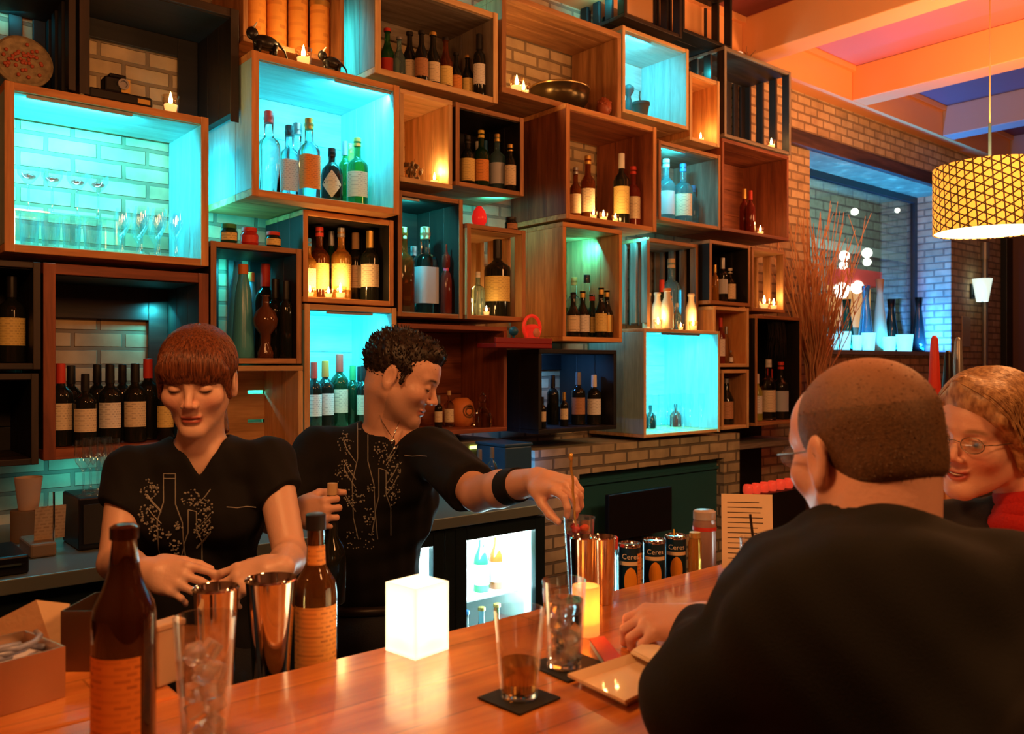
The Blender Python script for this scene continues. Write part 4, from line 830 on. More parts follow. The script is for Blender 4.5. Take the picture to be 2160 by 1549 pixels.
obj('spider_frame', MB().box(lp.x - LR + .005, lp.x + LR - .005, lp.y - .003, lp.y + .003, LZ1 - .03, LZ1 - .024).box(lp.x - .003, lp.x + .003, lp.y - LR + .005, lp.y + LR - .005, LZ1 - .03, LZ1 - .024).tube([(lp.x, lp.y, LZ1 - .03), (lp.x, lp.y, LZ1 + .17)], .006, 8), IRON, q)
light('pendant_up', 'AREA', (lp.x, lp.y, LZ1 + .01), 26, (1, .50, .2), .36, (lp.x, lp.y, 5))
light('pendant_down', 'AREA', (lp.x, lp.y, LZ0 - .015), 9, (1, .6, .28), .36, (lp.x, lp.y, 0))
# ---------------------------------------------------------------- things on the bar and behind it
def V2(v, z): return Vector((v[0], v[1], z))
CHROME = pbr('chrome', (.75, .74, .72), .09, metal=1)
DG = thin('drink_glass', (.97, .98, 1), .25)
def onbar(px, py): return PZ(px, py, BT)
def vface(p): return math.atan2(-p[1], -p[0])
# black ledge of bar mats under the edge
tag(obj('bar_mat_ledge', MB().box(.387, 4.2, 1.1265, 1.30, .975, 1.0), pbr('rubber', (.01, .01, .011), .6), at=(1.5, 1.2, 1.0), bevel=.004), 'black rubber-topped service ledge just behind the bar top edge', 'ledge')
# dark beer bottle with orange label at the front left
p = V2(PD(262, 1549, .95), BT + .0006); H = .25
q = thing('beer_bottle', 'large dark brown beer bottle with tall orange label, nearest at lower left', 'bottle', p)
pr = [(.029, 0), (.033, .004), (.0335, .15), (.031, .163), (.022, .182), (.0165, .20), (.0125, .235), (.0145, .237), (.0145, .246), (.0125, .25)]
obj('bottle_body', MB().lathe(pr, p, 40), pbr('g_brownbeer', (.035, .010, .005), .07, coat=.5), q, smooth='all')
f = vface(p) - .50
obj('label', MB().lathe([(.0341, .018), (.0341, .112)], p, 20, caps=False, a0=f - 1.0, a1=f + 1.0), LBL['orange'], q, smooth='all')
obj('cap', MB().lathe([(.0152, .236), (.0152, .249), (.011, .252), (0, .2525)], p, 24, caps=False), _m['g_brownbeer'], q, smooth=True)
# highball with ice
def glass(p, prof_out, wall, label, liquid=None, ice=0, group=None, name='drinking_glass'):
    q = thing(name, label, 'glass', p, group)
    inn = [(max(0, r - wall), z + (.008 if i == 0 else 0)) for i, (r, z) in enumerate(prof_out)]
    obj('glass_wall', MB().lathe([(0, 0)] + prof_out + inn[::-1] + [(0, inn[0][1])], p, 36, caps=False), DG, q, smooth=True)
    obj('glass_base', MB().lathe([(prof_out[0][0] - .002, .0008), (prof_out[0][0] - .001, .0075)], p, 28), G['clear'], q, smooth=True)
    def rr(z):
        for (a, b), (c_, d_) in zip(prof_out, prof_out[1:]):
            if b <= z <= d_: return a + (c_ - a) * (z - b) / (d_ - b)
        return prof_out[-1][0]
    if liquid:
        h, m = liquid
        obj('drink', MB().lathe([(rr(.01) - wall - .0006, .0095), (rr(h) - wall - .0006, h)], p, 28), m, q, smooth=True)
    rnd = random.Random(int(p[0] * 1000))
    for i in range(ice):
        z = .018 + (i // 3) * .021; a = rnd.uniform(0, 6.28) + i * 2.1; r = (rr(z) - wall) * .42
        M = Matrix.Translation((p[0] + math.cos(a) * r, p[1] + math.sin(a) * r, p[2] + z)) @ Matrix.Rotation(rnd.uniform(0, 3), 4, Vector((rnd.random(), rnd.random(), rnd.random())).normalized())
        obj('ice_cube', MB().box(-.0095, .0095, -.0085, .0085, -.0095, .0095, M), pbr('ice', (.9, .93, .95), .12, trans=.85, ior=1.2, bump=.4, bscale=90), q, bevel=.003)
    return q
p = V2(PD(432, 1549, .972), BT + .0006)
glass(p, [(.026, 0), (.0345, .143)], .0018, 'tall clear glass filled with ice cubes beside the orange-labelled beer bottle', ice=15)
# beer glass and water glass on black coasters
def coaster(p, s, rot, label):
    q = thing('coaster', label, 'coaster', p, rz=0); M = Matrix.Translation(p) @ Matrix.Rotation(rot, 4, 'Z')
    return obj('coaster_board', MB().box(-s / 2, s / 2, -s / 2, s / 2, 0, .003, M), pbr('coaster_black', (.012, .012, .011), .7), q, bevel=.001)
p = onbar(1095, 1476); coaster(V2(p, BT + .0005), .076, math.radians(50 + 45), 'black square coaster under the nearly finished beer')
glass(V2(p, BT + .004), [(.0235, 0), (.033, .112)], .0018, 'pint glass with a little brown beer left, on the nearest coaster', liquid=(.046, pbr('beer', (.42, .20, .05), .05, trans=.9, ior=1.33)))
p = onbar(1190, 1412); coaster(V2(p + Vector((.012, .0, 0)), BT + .0005), .09, math.radians(50 + 38), 'black square coaster under the iced water glass')
glass(V2(p, BT + .004), [(.0245, 0), (.031, .122)], .0018, 'glass of iced water standing behind the nearly finished beer', liquid=(.095, G['clear']), ice=12)
# glowing frosted cube candle
p = V2(PZ(880, 1372, BT), BT + .0006); hs = .0335; M = Matrix.Translation(p) @ Matrix.Rotation(math.radians(50 + 45 + 3), 4, 'Z')
q = thing('cube_candle_holder', 'glowing frosted white square candle holder in the middle of the bar', 'candle holder', p)
mb = MB()
for a, b, c_, d_ in ((-hs, hs, -hs, -hs + .004), (-hs, hs, hs - .004, hs), (-hs, -hs + .004, -hs + .004, hs - .004), (hs - .004, hs, -hs + .004, hs - .004)): mb.box(a, b, c_, d_, .004, .103, M)
mb.box(-hs, hs, -hs, hs, 0, .004, M)
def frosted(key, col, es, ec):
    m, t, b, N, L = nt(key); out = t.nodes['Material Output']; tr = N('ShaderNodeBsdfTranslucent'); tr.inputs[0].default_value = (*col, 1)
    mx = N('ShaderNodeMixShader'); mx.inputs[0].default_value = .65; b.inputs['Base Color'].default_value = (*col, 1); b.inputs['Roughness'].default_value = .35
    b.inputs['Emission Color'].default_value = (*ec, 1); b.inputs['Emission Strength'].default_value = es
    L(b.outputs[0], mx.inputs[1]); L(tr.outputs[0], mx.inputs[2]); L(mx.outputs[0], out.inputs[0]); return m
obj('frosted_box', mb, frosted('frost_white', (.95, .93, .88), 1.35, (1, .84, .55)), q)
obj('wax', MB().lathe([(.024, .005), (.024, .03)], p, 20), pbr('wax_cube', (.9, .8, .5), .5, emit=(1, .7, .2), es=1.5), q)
obj('flame', MB().lathe([(0, .031), (.005, .038), (.003, .052), (0, .06)], p, 10, caps=False), FL, q)
light('cube_candle_light', 'POINT', p + Vector((0, 0, .052)), 1.1, (1, .72, .32), .012)
# amber cylinder votive behind the water
p = V2(onbar(1236, 1338), BT + .0006)
q = thing('amber_votive', 'amber cylinder votive candle behind the water glass', 'candle holder', p)
obj('votive_glass', MB().lathe([(0, 0), (.022, 0), (.022, .077), (.020, .077), (.020, .004), (0, .004)], p, 28, caps=False), frosted('frost_amber', (.9, .55, .2), .75, (1, .50, .16)), q, smooth=True)
obj('wax', MB().lathe([(.0195, .0045), (.0195, .02)], p, 20), _m['wax_cube'], q)
light('amber_votive_light', 'POINT', p + Vector((0, 0, .045)), .25, (1, .6, .25), .01)
# shakers and orange-labelled whisky on the ledge
LZ = 1.0008
def led(px, Y): v = P(px, 0, Y); return Vector((v.x, Y, LZ))
def tin(p, r0, r1, h, label):
    q = thing('shaker_tin', label, 'cocktail shaker', p, 'steel shaker tins')
    obj('tin_cup', MB().lathe([(0, 0), (r0, 0), (r0 + (r1 - r0) * .5, h * .55), (r1, h), (r1 + .0015, h + .001), (r1, h + .003), (r1 - .0015, h), (r0 + (r1 - r0) * .5 - .001, h * .55), (r0 - .001, .002), (0, .002)], p, 36, caps=False), CHROME, q, smooth=True)
    return q
tin(led(455, 1.195), .023, .031, .182, 'smaller steel shaker tin below the red-haired bartender\'s hands')
tin(led(572, 1.20), .024, .037, .180, 'large open steel shaker tin beside the orange-labelled whisky')
p = led(666, 1.205); H = .265
q = thing('liquor_bottle', 'brown whisky bottle with big orange label behind the bar edge', 'bottle', p)
pr = [(.029, 0), (.032, .004), (.0325, .145), (.030, .165), (.020, .182), (.0135, .195), (.0125, .255), (.0145, .257), (.0145, .265)]
obj('bottle_body', MB().lathe(pr, p, 36), pbr('g_whisky', (.16, .055, .012), .05, trans=.55), q, smooth='all')
f = vface(p)
obj('label', MB().lathe([(.0331, .03), (.0331, .132)], p, 20, caps=False, a0=f - 1.25, a1=f + 1.2), LBL['orange'], q, smooth='all')
obj('neck_label', MB().lathe([(.0152, .192), (.0142, .222)], p, 14, caps=False, a0=f - 1.0, a1=f + 1.4), LBL['orange'], q, smooth='all')
obj('cap', MB().lathe([(.0155, .245), (.0155, .268), (.012, .27)], p, 20), CAP['black'], q, smooth=True)
# tins, cans, jars toward the right of the bar edge
p = V2(onbar(1234, 1247), BT + .0006); p.y = 1.085; p = V2(P(1229, 0, 1.095), BT + .0006); tin(p, .019, .0225, .118, 'left of the two narrow steel tins by the reaching hand')
p = V2(P(1271, 0, 1.075), BT + .0006); tin(p, .019, .0235, .117, 'right of the two narrow steel tins, before the blue cans')
p = led(1291, 1.20)
q = thing('juice_carton', 'slim clear bottle with red cap left of the blue cans', 'bottle', p)
obj('bottle_body', MB().lathe([(.014, 0), (.0155, .004), (.0155, .11), (.012, .125)], p, 20), G['blue'], q, smooth=True)
obj('cap', MB().lathe([(.0125, .1252), (.0125, .148), (.010, .150)], p, 18), CAP['red'], q, smooth=True)
CANB = pbr('can_navy', (.012, .06, .12), .28, metal=.5); PEACH = pbr('can_peach', (.95, .36, .03), .4); CRM = pbr('can_cream', (.85, .70, .45), .4)
def textmesh(txt, size):
    cu = bpy.data.curves.new('t', 'FONT'); cu.body = txt; cu.size = size; cu.align_x = 'CENTER'; cu.resolution_u = 3
    o = bpy.data.objects.new('t', cu); COL.objects.link(o); dg = bpy.context.evaluated_depsgraph_get(); me = bpy.data.meshes.new_from_object(o.evaluated_get(dg))
    v = [tuple(x.co) for x in me.vertices]; fcs = [tuple(p.vertices) for p in me.polygons]; bpy.data.objects.remove(o); return v, fcs
TX, TF = textmesh('Ceres', .015)
for i, (px, yt, Y) in enumerate(((1328, 1140, 1.19), (1380, 1132, 1.195), (1425, 1123, 1.20))):
    p = led(px, Y); h = P(px, yt + 5, Y).z - LZ; R = .0235
    q = thing('juice_can', ['leftmost dark blue juice can with peach picture and side panel', 'middle dark blue juice can with peach picture', 'rightmost dark blue juice can, straw in its lid'][i], 'can', p, 'blue juice cans on the bar edge')
    obj('can_body', MB().lathe([(R - .002, 0), (R, .004), (R, h - .006)], p, 32), CANB, q, smooth=True)
    obj('can_rim', MB().lathe([(R + .0006, h - .007), (R + .0006, h - .002), (R - .001, h), (R - .002, h - .003), (0, h - .003)], p, 32, caps=False), CHROME, q, smooth=True)
    f = vface(p) + .1
    obj('stripe', MB().lathe([(R + .0005, h * .68), (R + .0005, h * .74)], p, 16, caps=False, a0=f - 1, a1=f + 1), CRM, q, smooth='all')
    vs = []; fs = []; nr = 11
    for r_ in range(nr):
        u = -1 + 2 * r_ / (nr - 1); w = .0135 / R * math.sqrt(max(.02, 1 - u * u))
        for k in range(9): a = f + (k / 8 - .5) * 2 * w; vs.append(tuple(p + Vector(((R + .0006) * math.cos(a), (R + .0006) * math.sin(a), h * .44 + u * .028))))
    for r_ in range(nr - 1):
        for k in range(8): fs.append((r_ * 9 + k, r_ * 9 + k + 1, (r_ + 1) * 9 + k + 1, (r_ + 1) * 9 + k))
    mb = MB(); mb.add(vs, fs); obj('peach_picture', mb, PEACH, q)
    if i == 0: obj('side_panel', MB().lathe([(R + .0007, .008), (R + .0007, h * .86)], p, 8, caps=False, a0=f + .62, a1=f + 1.35), LBL['orange'], q, smooth='all')
    mb = MB(); mb.add([tuple(p + Vector(((R + .0008) * math.cos(f + x / R), (R + .0008) * math.sin(f + x / R), h * .78 + y))) for x, y, z in TX], TF)
    obj('lettering', mb, CAP['white'], q)
    if i == 2: obj('straw', MB().tube([p + Vector((-.004, 0, h - .002)), p + Vector((-.006, 0, h + .012))], .0018), CAP['yellow'], q)
p = led(1466, 1.16)
q = thing('small_jar', 'small yellow glass jar between the blue cans and the red-banded jar', 'jar', p)
obj('jar_body', MB().lathe([(.0135, 0), (.0145, .004), (.0145, .115), (.011, .125)], p, 20), G['honey'], q, smooth=True)
obj('jar_lid', MB().lathe([(.012, .1252), (.012, .137)], p, 18), CAP['gold'], q, smooth=True)
p = led(1486, 1.235)
q = thing('storage_jar', 'pinkish clear jar with red band right of the blue cans', 'jar', p)
obj('jar_body', MB().lathe([(.0255, 0), (.027, .004), (.027, .13), (.025, .14)], p, 28), pbr('jar_pink', (.6, .38, .34), .15, trans=.4), q, smooth=True)
obj('red_band', MB().lathe([(.0276, .115), (.0276, .124)], p, 28, caps=False), CAP['red'], q, smooth='all')
obj('jar_lid', MB().lathe([(.0262, .1402), (.0262, .158), (.022, .161)], p, 28), pbr('lid_clear', (.7, .6, .52), .2, trans=.3), q, smooth=True)
# mixing glass with violet drink, stirring spoon and straws
p = led(1222, 1.215)
q = thing('mixing_glass', 'tall mixing glass of violet and red drink under the reaching hand', 'glass', p)
obj('glass_wall', MB().lathe([(0, 0), (.018, 0), (.0315, .195), (.0325, .196), (.030, .194), (.0165, .006), (0, .006)], p, 32, caps=False), DG, q, smooth=True)
obj('drink', MB().lathe([(.0160, .007), (.0270, .165)], p, 26), pbr('drink_violet', (.42, .10, .30), .1, trans=.6, var=.6, bscale=45), q, smooth=True)
for k in range(4): obj('fruit_piece', MB().ell(p + Vector((.012 * math.cos(k * 1.7), .012 * math.sin(k * 1.7), .172 + .004 * (k % 2))), (.010, .008, .007), 10, 8), CAP['red'], q, smooth='all')
sp0 = p + Vector((.006, 0, .02))
hand_mix = PD(1196, 1010, 1.66)
# menu in a stand with a straw glass before it
p0 = P(1577, 0, 1.045); p = V2(p0, BT + .0012); ang = math.atan2(-p.y, -p.x) + math.pi / 2
q = thing('menu_card', 'cream menu card printed in lines, propped upright on the bar', 'menu', p)
M = Matrix.Translation(p) @ Matrix.Rotation(ang + .12, 4, 'Z') @ Matrix.Rotation(math.radians(-6), 4, 'X')
me_ = printed('menu_print', (.92, .78, .55), (.2, .1, .05), .03, .0105, .7)
obj('card', MB().box(-.052, .052, -.0008, .0008, .004, .158, M), pbr('card_plain', (.92, .78, .55), .6), q)
mb = MB()
rnd = random.Random(3)
for k in range(12):
    w = rnd.uniform(.03, .04)
    for s2 in (-.001, .001): mb.box(-.04, -.04 + w * 2, s2 - .0002, s2 + .0002, .14 - k * .0105, .1415 - k * .0105, M)
obj('print_lines', mb, CAP['black'], q)
obj('card_stand', MB().box(-.03, .03, -.012, .012, 0, .012, M), CHROME, q)
p = V2(P(1590, 0, .985), BT + .0006); g_ = glass(p, [(.022, 0), (.0285, .088)], .0016, 'small glass with a black straw in front of the menu card', liquid=(.06, G['clear']))
g_['label'] = 'small clear glass with a black straw in front of the menu card'
obj('straw', MB().tube([p + Vector((.012, 0, .012)), p + Vector((-.012, .0, .135))], .0026, 8), CAP['black'], g_)
# red card box, plate, napkin, stirrer
a, b, c_, d_ = onbar(1243, 1362), onbar(1275, 1356), onbar(1312, 1402), onbar(1278, 1416)
q = thing('red_card_case', 'bright red flat card case lying beside the water glass', 'card case', V2((a + c_) / 2, BT))
def slab(pts, z0, z1):
    mb = MB(); n = len(pts); mb.add([V2(v, z0) for v in pts] + [V2(v, z1) for v in pts], [tuple(range(n))[::-1], tuple(range(n, 2 * n))] + [(i, (i + 1) % n, n + (i + 1) % n, n + i) for i in range(n)]); return mb
obj('case_pages', slab([a + (c_ - a) * .02, b, c_, d_], BT + .0006, BT + .008), CAP['white'], q)
obj('case_cover', slab([a, b, c_, d_], BT + .0081, BT + .0105), CAP['red'], q, bevel=.0008)
a, b, c_, d_ = onbar(1197, 1447), onbar(1365, 1391), onbar(1462, 1432), onbar(1318, 1506)
q = thing('square_plate', 'pale square plate in front of the seated man in black', 'plate', V2((a + c_) / 2, BT))
m0_ = (a + b + c_ + d_) / 4
obj('plate_base', slab([m0_ + (v - m0_) * .8 for v in (a, b, c_, d_)], BT + .0006, BT + .006), pbr('plate_pale', (.88, .66, .42), .25, coat=.4), q)
mb = MB(); ins = [m0_ + (v - m0_) * .80 for v in (a, b, c_, d_)]; out = [a, b, c_, d_]
mb.add([V2(v, BT + .012) for v in out] + [V2(v, BT + .0062) for v in ins] + [V2(v, BT + .016) for v in out], [(i, (i + 1) % 4, 4 + (i + 1) % 4, 4 + i) for i in range(4)] + [(8 + (i + 1) % 4, 8 + i, 4 + i, 4 + (i + 1) % 4) for i in range(4)] + [(i, 8 + i, 8 + (i + 1) % 4, (i + 1) % 4) for i in range(4)])
obj('plate_rim', mb, _m['plate_pale'], q)
a, b, c_, d_ = onbar(1330, 1404), onbar(1368, 1382), onbar(1420, 1400), onbar(1378, 1428)
q = thing('paper_napkin', 'folded cream napkin lying on the pale square plate', 'napkin', V2((a + c_) / 2, BT + .0165))
mb = slab([a, b, c_, d_], BT + .0165, BT + .0195); mb2 = slab([a + (c_ - a) * .05, b, c_ - (c_ - a) * .2, d_], BT + .0197, BT + .0225)
mb.add(mb2.v, mb2.f); obj('napkin_fold', mb, pbr('paper', (.9, .76, .55), .8, bump=.5), q)
a, b = onbar(1428, 1288), onbar(1500, 1300)
q = thing('stir_stick', 'black stir stick with white tip lying behind the man\'s hand', 'stirrer', V2(a, BT))
obj('stick', MB().tube([V2(a, BT + .003), V2(b, BT + .003)], .0018), CAP['black'], q); obj('tip', MB().ell(V2(a, BT + .0052), (.005, .005, .004), 10, 8), CAP['white'], q, smooth='all')
# napkin box, wrapped napkin, dark bin and cream box at the left
a, b = onbar(-150, 1560), onbar(138, 1471); u = (b - a).normalized(); v_ = Vector((-u.y, u.x, 0))
if v_.dot(Vector((C5, S5, 0))) < 0: v_ = -v_
q = thing('napkin_box', 'shiny copper-toned metal box of napkins at the lower left corner', 'box', V2(a, BT)); w = .11; h = .066; L_ = (b - a).length; t_ = .002
def obox(o, u, v, lu, lv, z0, z1): return slab([o, o + u * lu, o + u * lu + v * lv, o + v * lv], z0, z1)
METB = pbr('box_metal', (.62, .42, .28), .32, metal=.75)
obj('box_front', obox(a, u, v_, L_, t_, BT + .0006, BT + h), METB, q); obj('box_back', obox(a + v_ * w, u, v_, L_, t_, BT + .0006, BT + h), METB, q)
obj('box_side', obox(a + u * (L_ - t_) + v_ * t_, u, v_, t_, w - t_, BT + .0006, BT + h), METB, q); obj('box_floor', obox(a + v_ * t_, u, v_, L_ - t_, w - t_, BT + .0006, BT + .003), METB, q)
obj('napkin_stack', obox(a + v_ * .006, u, v_, L_ - .008, w - .01, BT + .0035, BT + .052), pbr('napkins', (.62, .6, .68), .7, bump=.8, bscale=25), q)
mb = MB(); c0 = a + u * (L_ * .72) + v_ * .05
for k in range(5): mb.tube([V2(c0 + u * (.04 * math.cos(t + k)) + v_ * (.03 * math.sin(t * 1.3 + k)), BT + .056 + .004 * k) for t in (0, .6, 1.2, 1.8, 2.4)], .004, 6)
obj('plastic_wrap', mb, pbr('wrap', (.55, .6, .8), .12, trans=.5), q, smooth='all')
c0 = V2(onbar(55, 1395), BT + .0006); vx_ = Vector((S5, -C5, 0)); dv = Vector((C5, S5, 0))
q = thing('paper_bag', 'folded cream paper bag standing behind the napkin box', 'paper bag', c0)
mb = MB(); pts = []
A = [c0 - vx_ * .09 - dv * .0, c0 + vx_ * .045, c0 + vx_ * .045 + dv * .05, c0 - vx_ * .09 + dv * .05]
B = [c0 - vx_ * .10 + Vector((0, 0, .03)), c0 + vx_ * .015 + Vector((0, 0, .088)), c0 + vx_ * .04 + dv * .045 + Vector((0, 0, .07)), c0 - vx_ * .10 + dv * .045 + Vector((0, 0, .04))]
mb.add(A + B, [(3, 2, 1, 0), (0, 1, 5, 4), (1, 2, 6, 5), (2, 3, 7, 6), (3, 0, 4, 7)]); obj('bag', mb, pbr('bag_paper', (.72, .5, .3), .8, bump=.4), q, solid=.001)
a, b = onbar(122, 1440), onbar(205, 1462)
q = thing('dark_bin', 'dark brown metal caddy between the napkin box and the beer bottle', 'caddy', V2(a, BT)); u = vx_; v_ = dv
o0 = V2(onbar(128, 1418), BT); L_ = .06
DB = pbr('bin_metal', (.16, .09, .05), .35, metal=.7)
obj('bin_front', obox(o0, u, v_, L_, .002, BT + .0006, BT + .085), DB, q); obj('bin_back', obox(o0 + v_ * .098, u, v_, L_, .002, BT + .0006, BT + .085), DB, q)
obj('bin_side', obox(o0 + v_ * .002, u, v_, .002, .096, BT + .0006, BT + .085), DB, q); obj('bin_side', obox(o0 + v_ * .002 + u * (L_ - .002), u, v_, .002, .096, BT + .0006, BT + .085), DB, q)
obj('bin_floor', obox(o0 + v_ * .002 + u * .002, u, v_, L_ - .004, .096, BT + .0006, BT + .004), DB, q)
p = V2(onbar(350, 1440), BT + .0006)
q = thing('sugar_caddy', 'small cream box standing between the beer bottle and iced glass', 'box', p); M = Matrix.Translation(p) @ Matrix.Rotation(math.radians(20), 4, 'Z')
obj('box_body', MB().box(-.022, .022, -.012, .012, 0, .074, M), pbr('box_cream', (.62, .42, .25), .5), q, bevel=.003); obj('box_lid', MB().box(-.023, .023, -.013, .013, .0742, .083, M), _m['box_cream'], q, bevel=.002)
# beer taps at the far end of the bar
p = V2(P(1990, 0, 1.0), BT + .0006)
q = thing('beer_tap_tower', 'chrome beer tap tower with red and silver handles beyond the seated couple', 'beer tap', p)
obj('tower', MB().lathe([(.06, 0), (.06, .01), (.035, .02), (.03, .22), (.04, .24), (.04, .27), (.02, .29)], p, 24), CHROME, q, smooth=True)
obj('cross_bar', MB().tube([V2(P(1960, 0, 1.0), BT + .26), V2(P(2035, 0, 1.0), BT + .26)], .022, 16), CHROME, q, smooth=True)
for k, (px, top, m) in enumerate(((1971, 708, 'red'), (2000, 740, 'black'), (2021, 712, 'grey'))):
    b = V2(P(px, 0, .985), BT + .26); zt = P(px, top, .985).z; hh = zt - b.z
    hd = obj('tap_handle', MB().lathe([(.007, .02), (.014, .06), (.0165, hh * .35), (.009, hh - .01), (.004, hh)], b, 16), CAP[m], q, smooth='all')
    obj('spout', MB().tube([b, b + Vector((0, -.06, 0)), b + Vector((0, -.07, -.05))], .009, 10), CHROME, q, smooth='all')
# clean glasses on the loudspeaker box
# dark cabinet and row of red cups behind the seated man
x0, x1 = P(1564, 0, 3.0).x + .003, P(1700, 0, 3.0).x; zt = P(1600, 1046, 3.0).z
q = thing('side_cabinet', 'black low cabinet at the right end of the shelf wall', 'cabinet', ((x0 + x1) / 2, 3.15, 0))
obj('cabinet_body', MB().box(x0, x1, 3.0, YW - .002, .02, zt), pbr('cab_black', (.012, .010, .009), .5), q, bevel=.004)
obj('upper_shelf', MB().box(x0, x1, 3.02, YW - .002, P(1600, 946, 3.0).z, P(1600, 936, 3.0).z), wd('grey', 'X'), q)
obj('back_panel', MB().box(x0, x1, YW - .02, YW - .002, zt, P(1600, 908, 3.0).z), _m['cab_black'], q)
for k in range(6):
    p = V2(P(1578 + k * 17, 0, 3.06), zt + .0008)
    q = thing('red_votive', '%s glowing red cup from the left in the row on the black cabinet' % ORD[k], 'candle holder', p, 'row of red cups on the black cabinet')
    obj('cup', MB().lathe([(.024, 0), (.032, .02), (.032, .045), (.024, .062), (.021, .062), (.028, .045), (.02, .006), (0, .006)], p, 16, caps=False), pbr('cup_red', (.8, .06, .03), .25, emit=(1, .08, .03), es=.45), q, smooth='all')
# back counter things at the left: till, receipts, speaker, bottles, stereo
def bxthing(name, label, cat, px0, px1, py0, Y, z0, dY, mat, **k):
    a, b = P(px0, py0, Y), P(px1, py0, Y); q = thing(name, label, cat, ((a.x + b.x) / 2, Y + dY / 2, z0))
    obj('body', MB().box(a.x, b.x, Y, Y + dY, z0, a.z), mat, q, bevel=.006); return q, a, b
q, a, b = bxthing('till', 'black till with grey screen at the left edge behind the bar', 'till', -60, 62, 1185, 2.52, ZK + .0005, .22, _m['black_plastic'])
obj('screen', MB().box(P(0, 0, 2.51).x, b.x - .02, 2.512, 2.519, ZK + .03, P(30, 1195, 2.51).z), pbr('screen_grey', (.05, .07, .06), .2), q)
q, a, b = bxthing('speaker_box', 'plain black loudspeaker box on the back counter by the bartender\'s elbow', 'loudspeaker', 166, 250, 1052, 2.72, ZK + .0005, .2, _m['black_plastic'])
obj('grille', MB().box(a.x + .012, b.x - .012, 2.714, 2.7195, ZK + .02, a.z - .02), pbr('grille', (.02, .02, .02), .8), q)
for i in range(5):
    g0 = V2(P(176 + i * 15, 0, 2.77 + .08 * (i % 2)), a.z + .0008)
    stem('goblet', g0, '%s goblet from left on the black loudspeaker box' % ORD[i].capitalize(), 'goblets on the loudspeaker box')
q, a, b = bxthing('receipt_printer', 'beige receipt printer with paper slips beside the till', 'printer', 64, 120, 1150, 2.7, ZK + .0005, .16, pbr('beige_plastic', (.22, .16, .10), .5))
M = Matrix.Translation((a.x + .05, 2.76, a.z + .0)) @ Matrix.Rotation(.2, 4, 'X')
obj('paper_slip', MB().box(-.03, .05, 0, .001, 0, .10, M), printed('slip', (.55, .42, .28), (.2, .12, .08), .02, .01, .5), q)
p = Vector(((a.x + b.x) / 2 + .03, 2.72, a.z)); obj('spike', MB().tube([p, p + Vector((0, 0, .14))], .003), CHROME, q)
p = V2(P(60, 0, 3.0), ZK + .0005); q = thing('paper_cup', 'pale paper cup on a tall brown canister beside the till', 'cup', p)
zc = P(60, 1075, 3.0).z; obj('canister', MB().lathe([(.05, 0), (.05, zc - ZK - .001)], p, 20), _m['beige_plastic'], q, smooth=True)
obj('cup', MB().lathe([(.028, zc - ZK), (.04, zc - ZK + .1), (.037, zc - ZK + .1), (.026, zc - ZK + .004), (0, zc - ZK + .004)], p, 18, caps=False), pbr('cup_pale', (.6, .45, .35), .5), q, smooth=True)
z5 = P(1015, 925, 3.0).z
q, a, b = bxthing('stereo', 'slim grey stereo with green lights under the dark red crate', 'stereo', 940, 1062, 935, 3.02, P(1000, 968, 3.02).z, .3, pbr('stereo_grey', (.10, .09, .08), .4))
zz = P(1005, 947, 3.01).z; mb = MB()
for pa, pb in ((992, 1010), (1014, 1021), (1042, 1050)): obj('indicator', MB().box(P(pa, 0, 3.015).x, P(pb, 0, 3.015).x, 3.0135, 3.0195, zz, zz + .013), emis('led_green', (.75, 1, .15), 5), q)
obj('foot', MB().box(a.x + .01, a.x + .04, 3.04, 3.3, ZK + .0005, P(1000, 968, 3.02).z).box(b.x - .04, b.x - .01, 3.04, 3.3, ZK + .0005, P(1000, 968, 3.02).z), _m['stereo_grey'], q)
q, a, b = bxthing('blue_cooler', 'dark blue plastic box on the back counter left of the brick base', 'box', 1066, 1122, 945, 2.75, ZK + .0005, .2, pbr('blue_plastic', (.02, .07, .16), .4))
obj('lid', MB().box(a.x - .004, b.x + .004, 2.746, 2.954, a.z + .0005, a.z + .014), _m['blue_plastic'], q, bevel=.004)
for k, (px, yt) in enumerate(((1012, 990), (1038, 985))):
    p = V2(P(px, 0, 2.7), ZK + .0006); bottle('tall', p, P(px, yt - 40, 2.7).z - ZK, 'clear', None, 'grey', ['clear pourer bottle at left behind the outstretched arm', 'clear pourer bottle at right behind the outstretched arm'][k], 'clear bottles behind the outstretched arm')
# bottles inside the fridge
k = 0
for z, mats in ((.306, ('green', 'amber', 'clear', 'blue')), (.606, ('amber', 'blue', 'clear', 'green'))):
    for i in range(11):
        x = fx0 + .10 + i * .078
        if d1 + .03 < x < e0 - .03 or x > fx1 - .08: continue
        k += 1; bottle('beer', (x, CY + .16, z + .0008), .235, mats[i % 4], 'white' if i % 2 else 'silver', 'gold' if i % 3 else 'blue', '%s bottle, %s from left on the %s fridge shelf' % (ADJ[mats[i % 4]], ORD[i], 'lower' if z < .5 else 'upper'), 'bottles in the fridge')
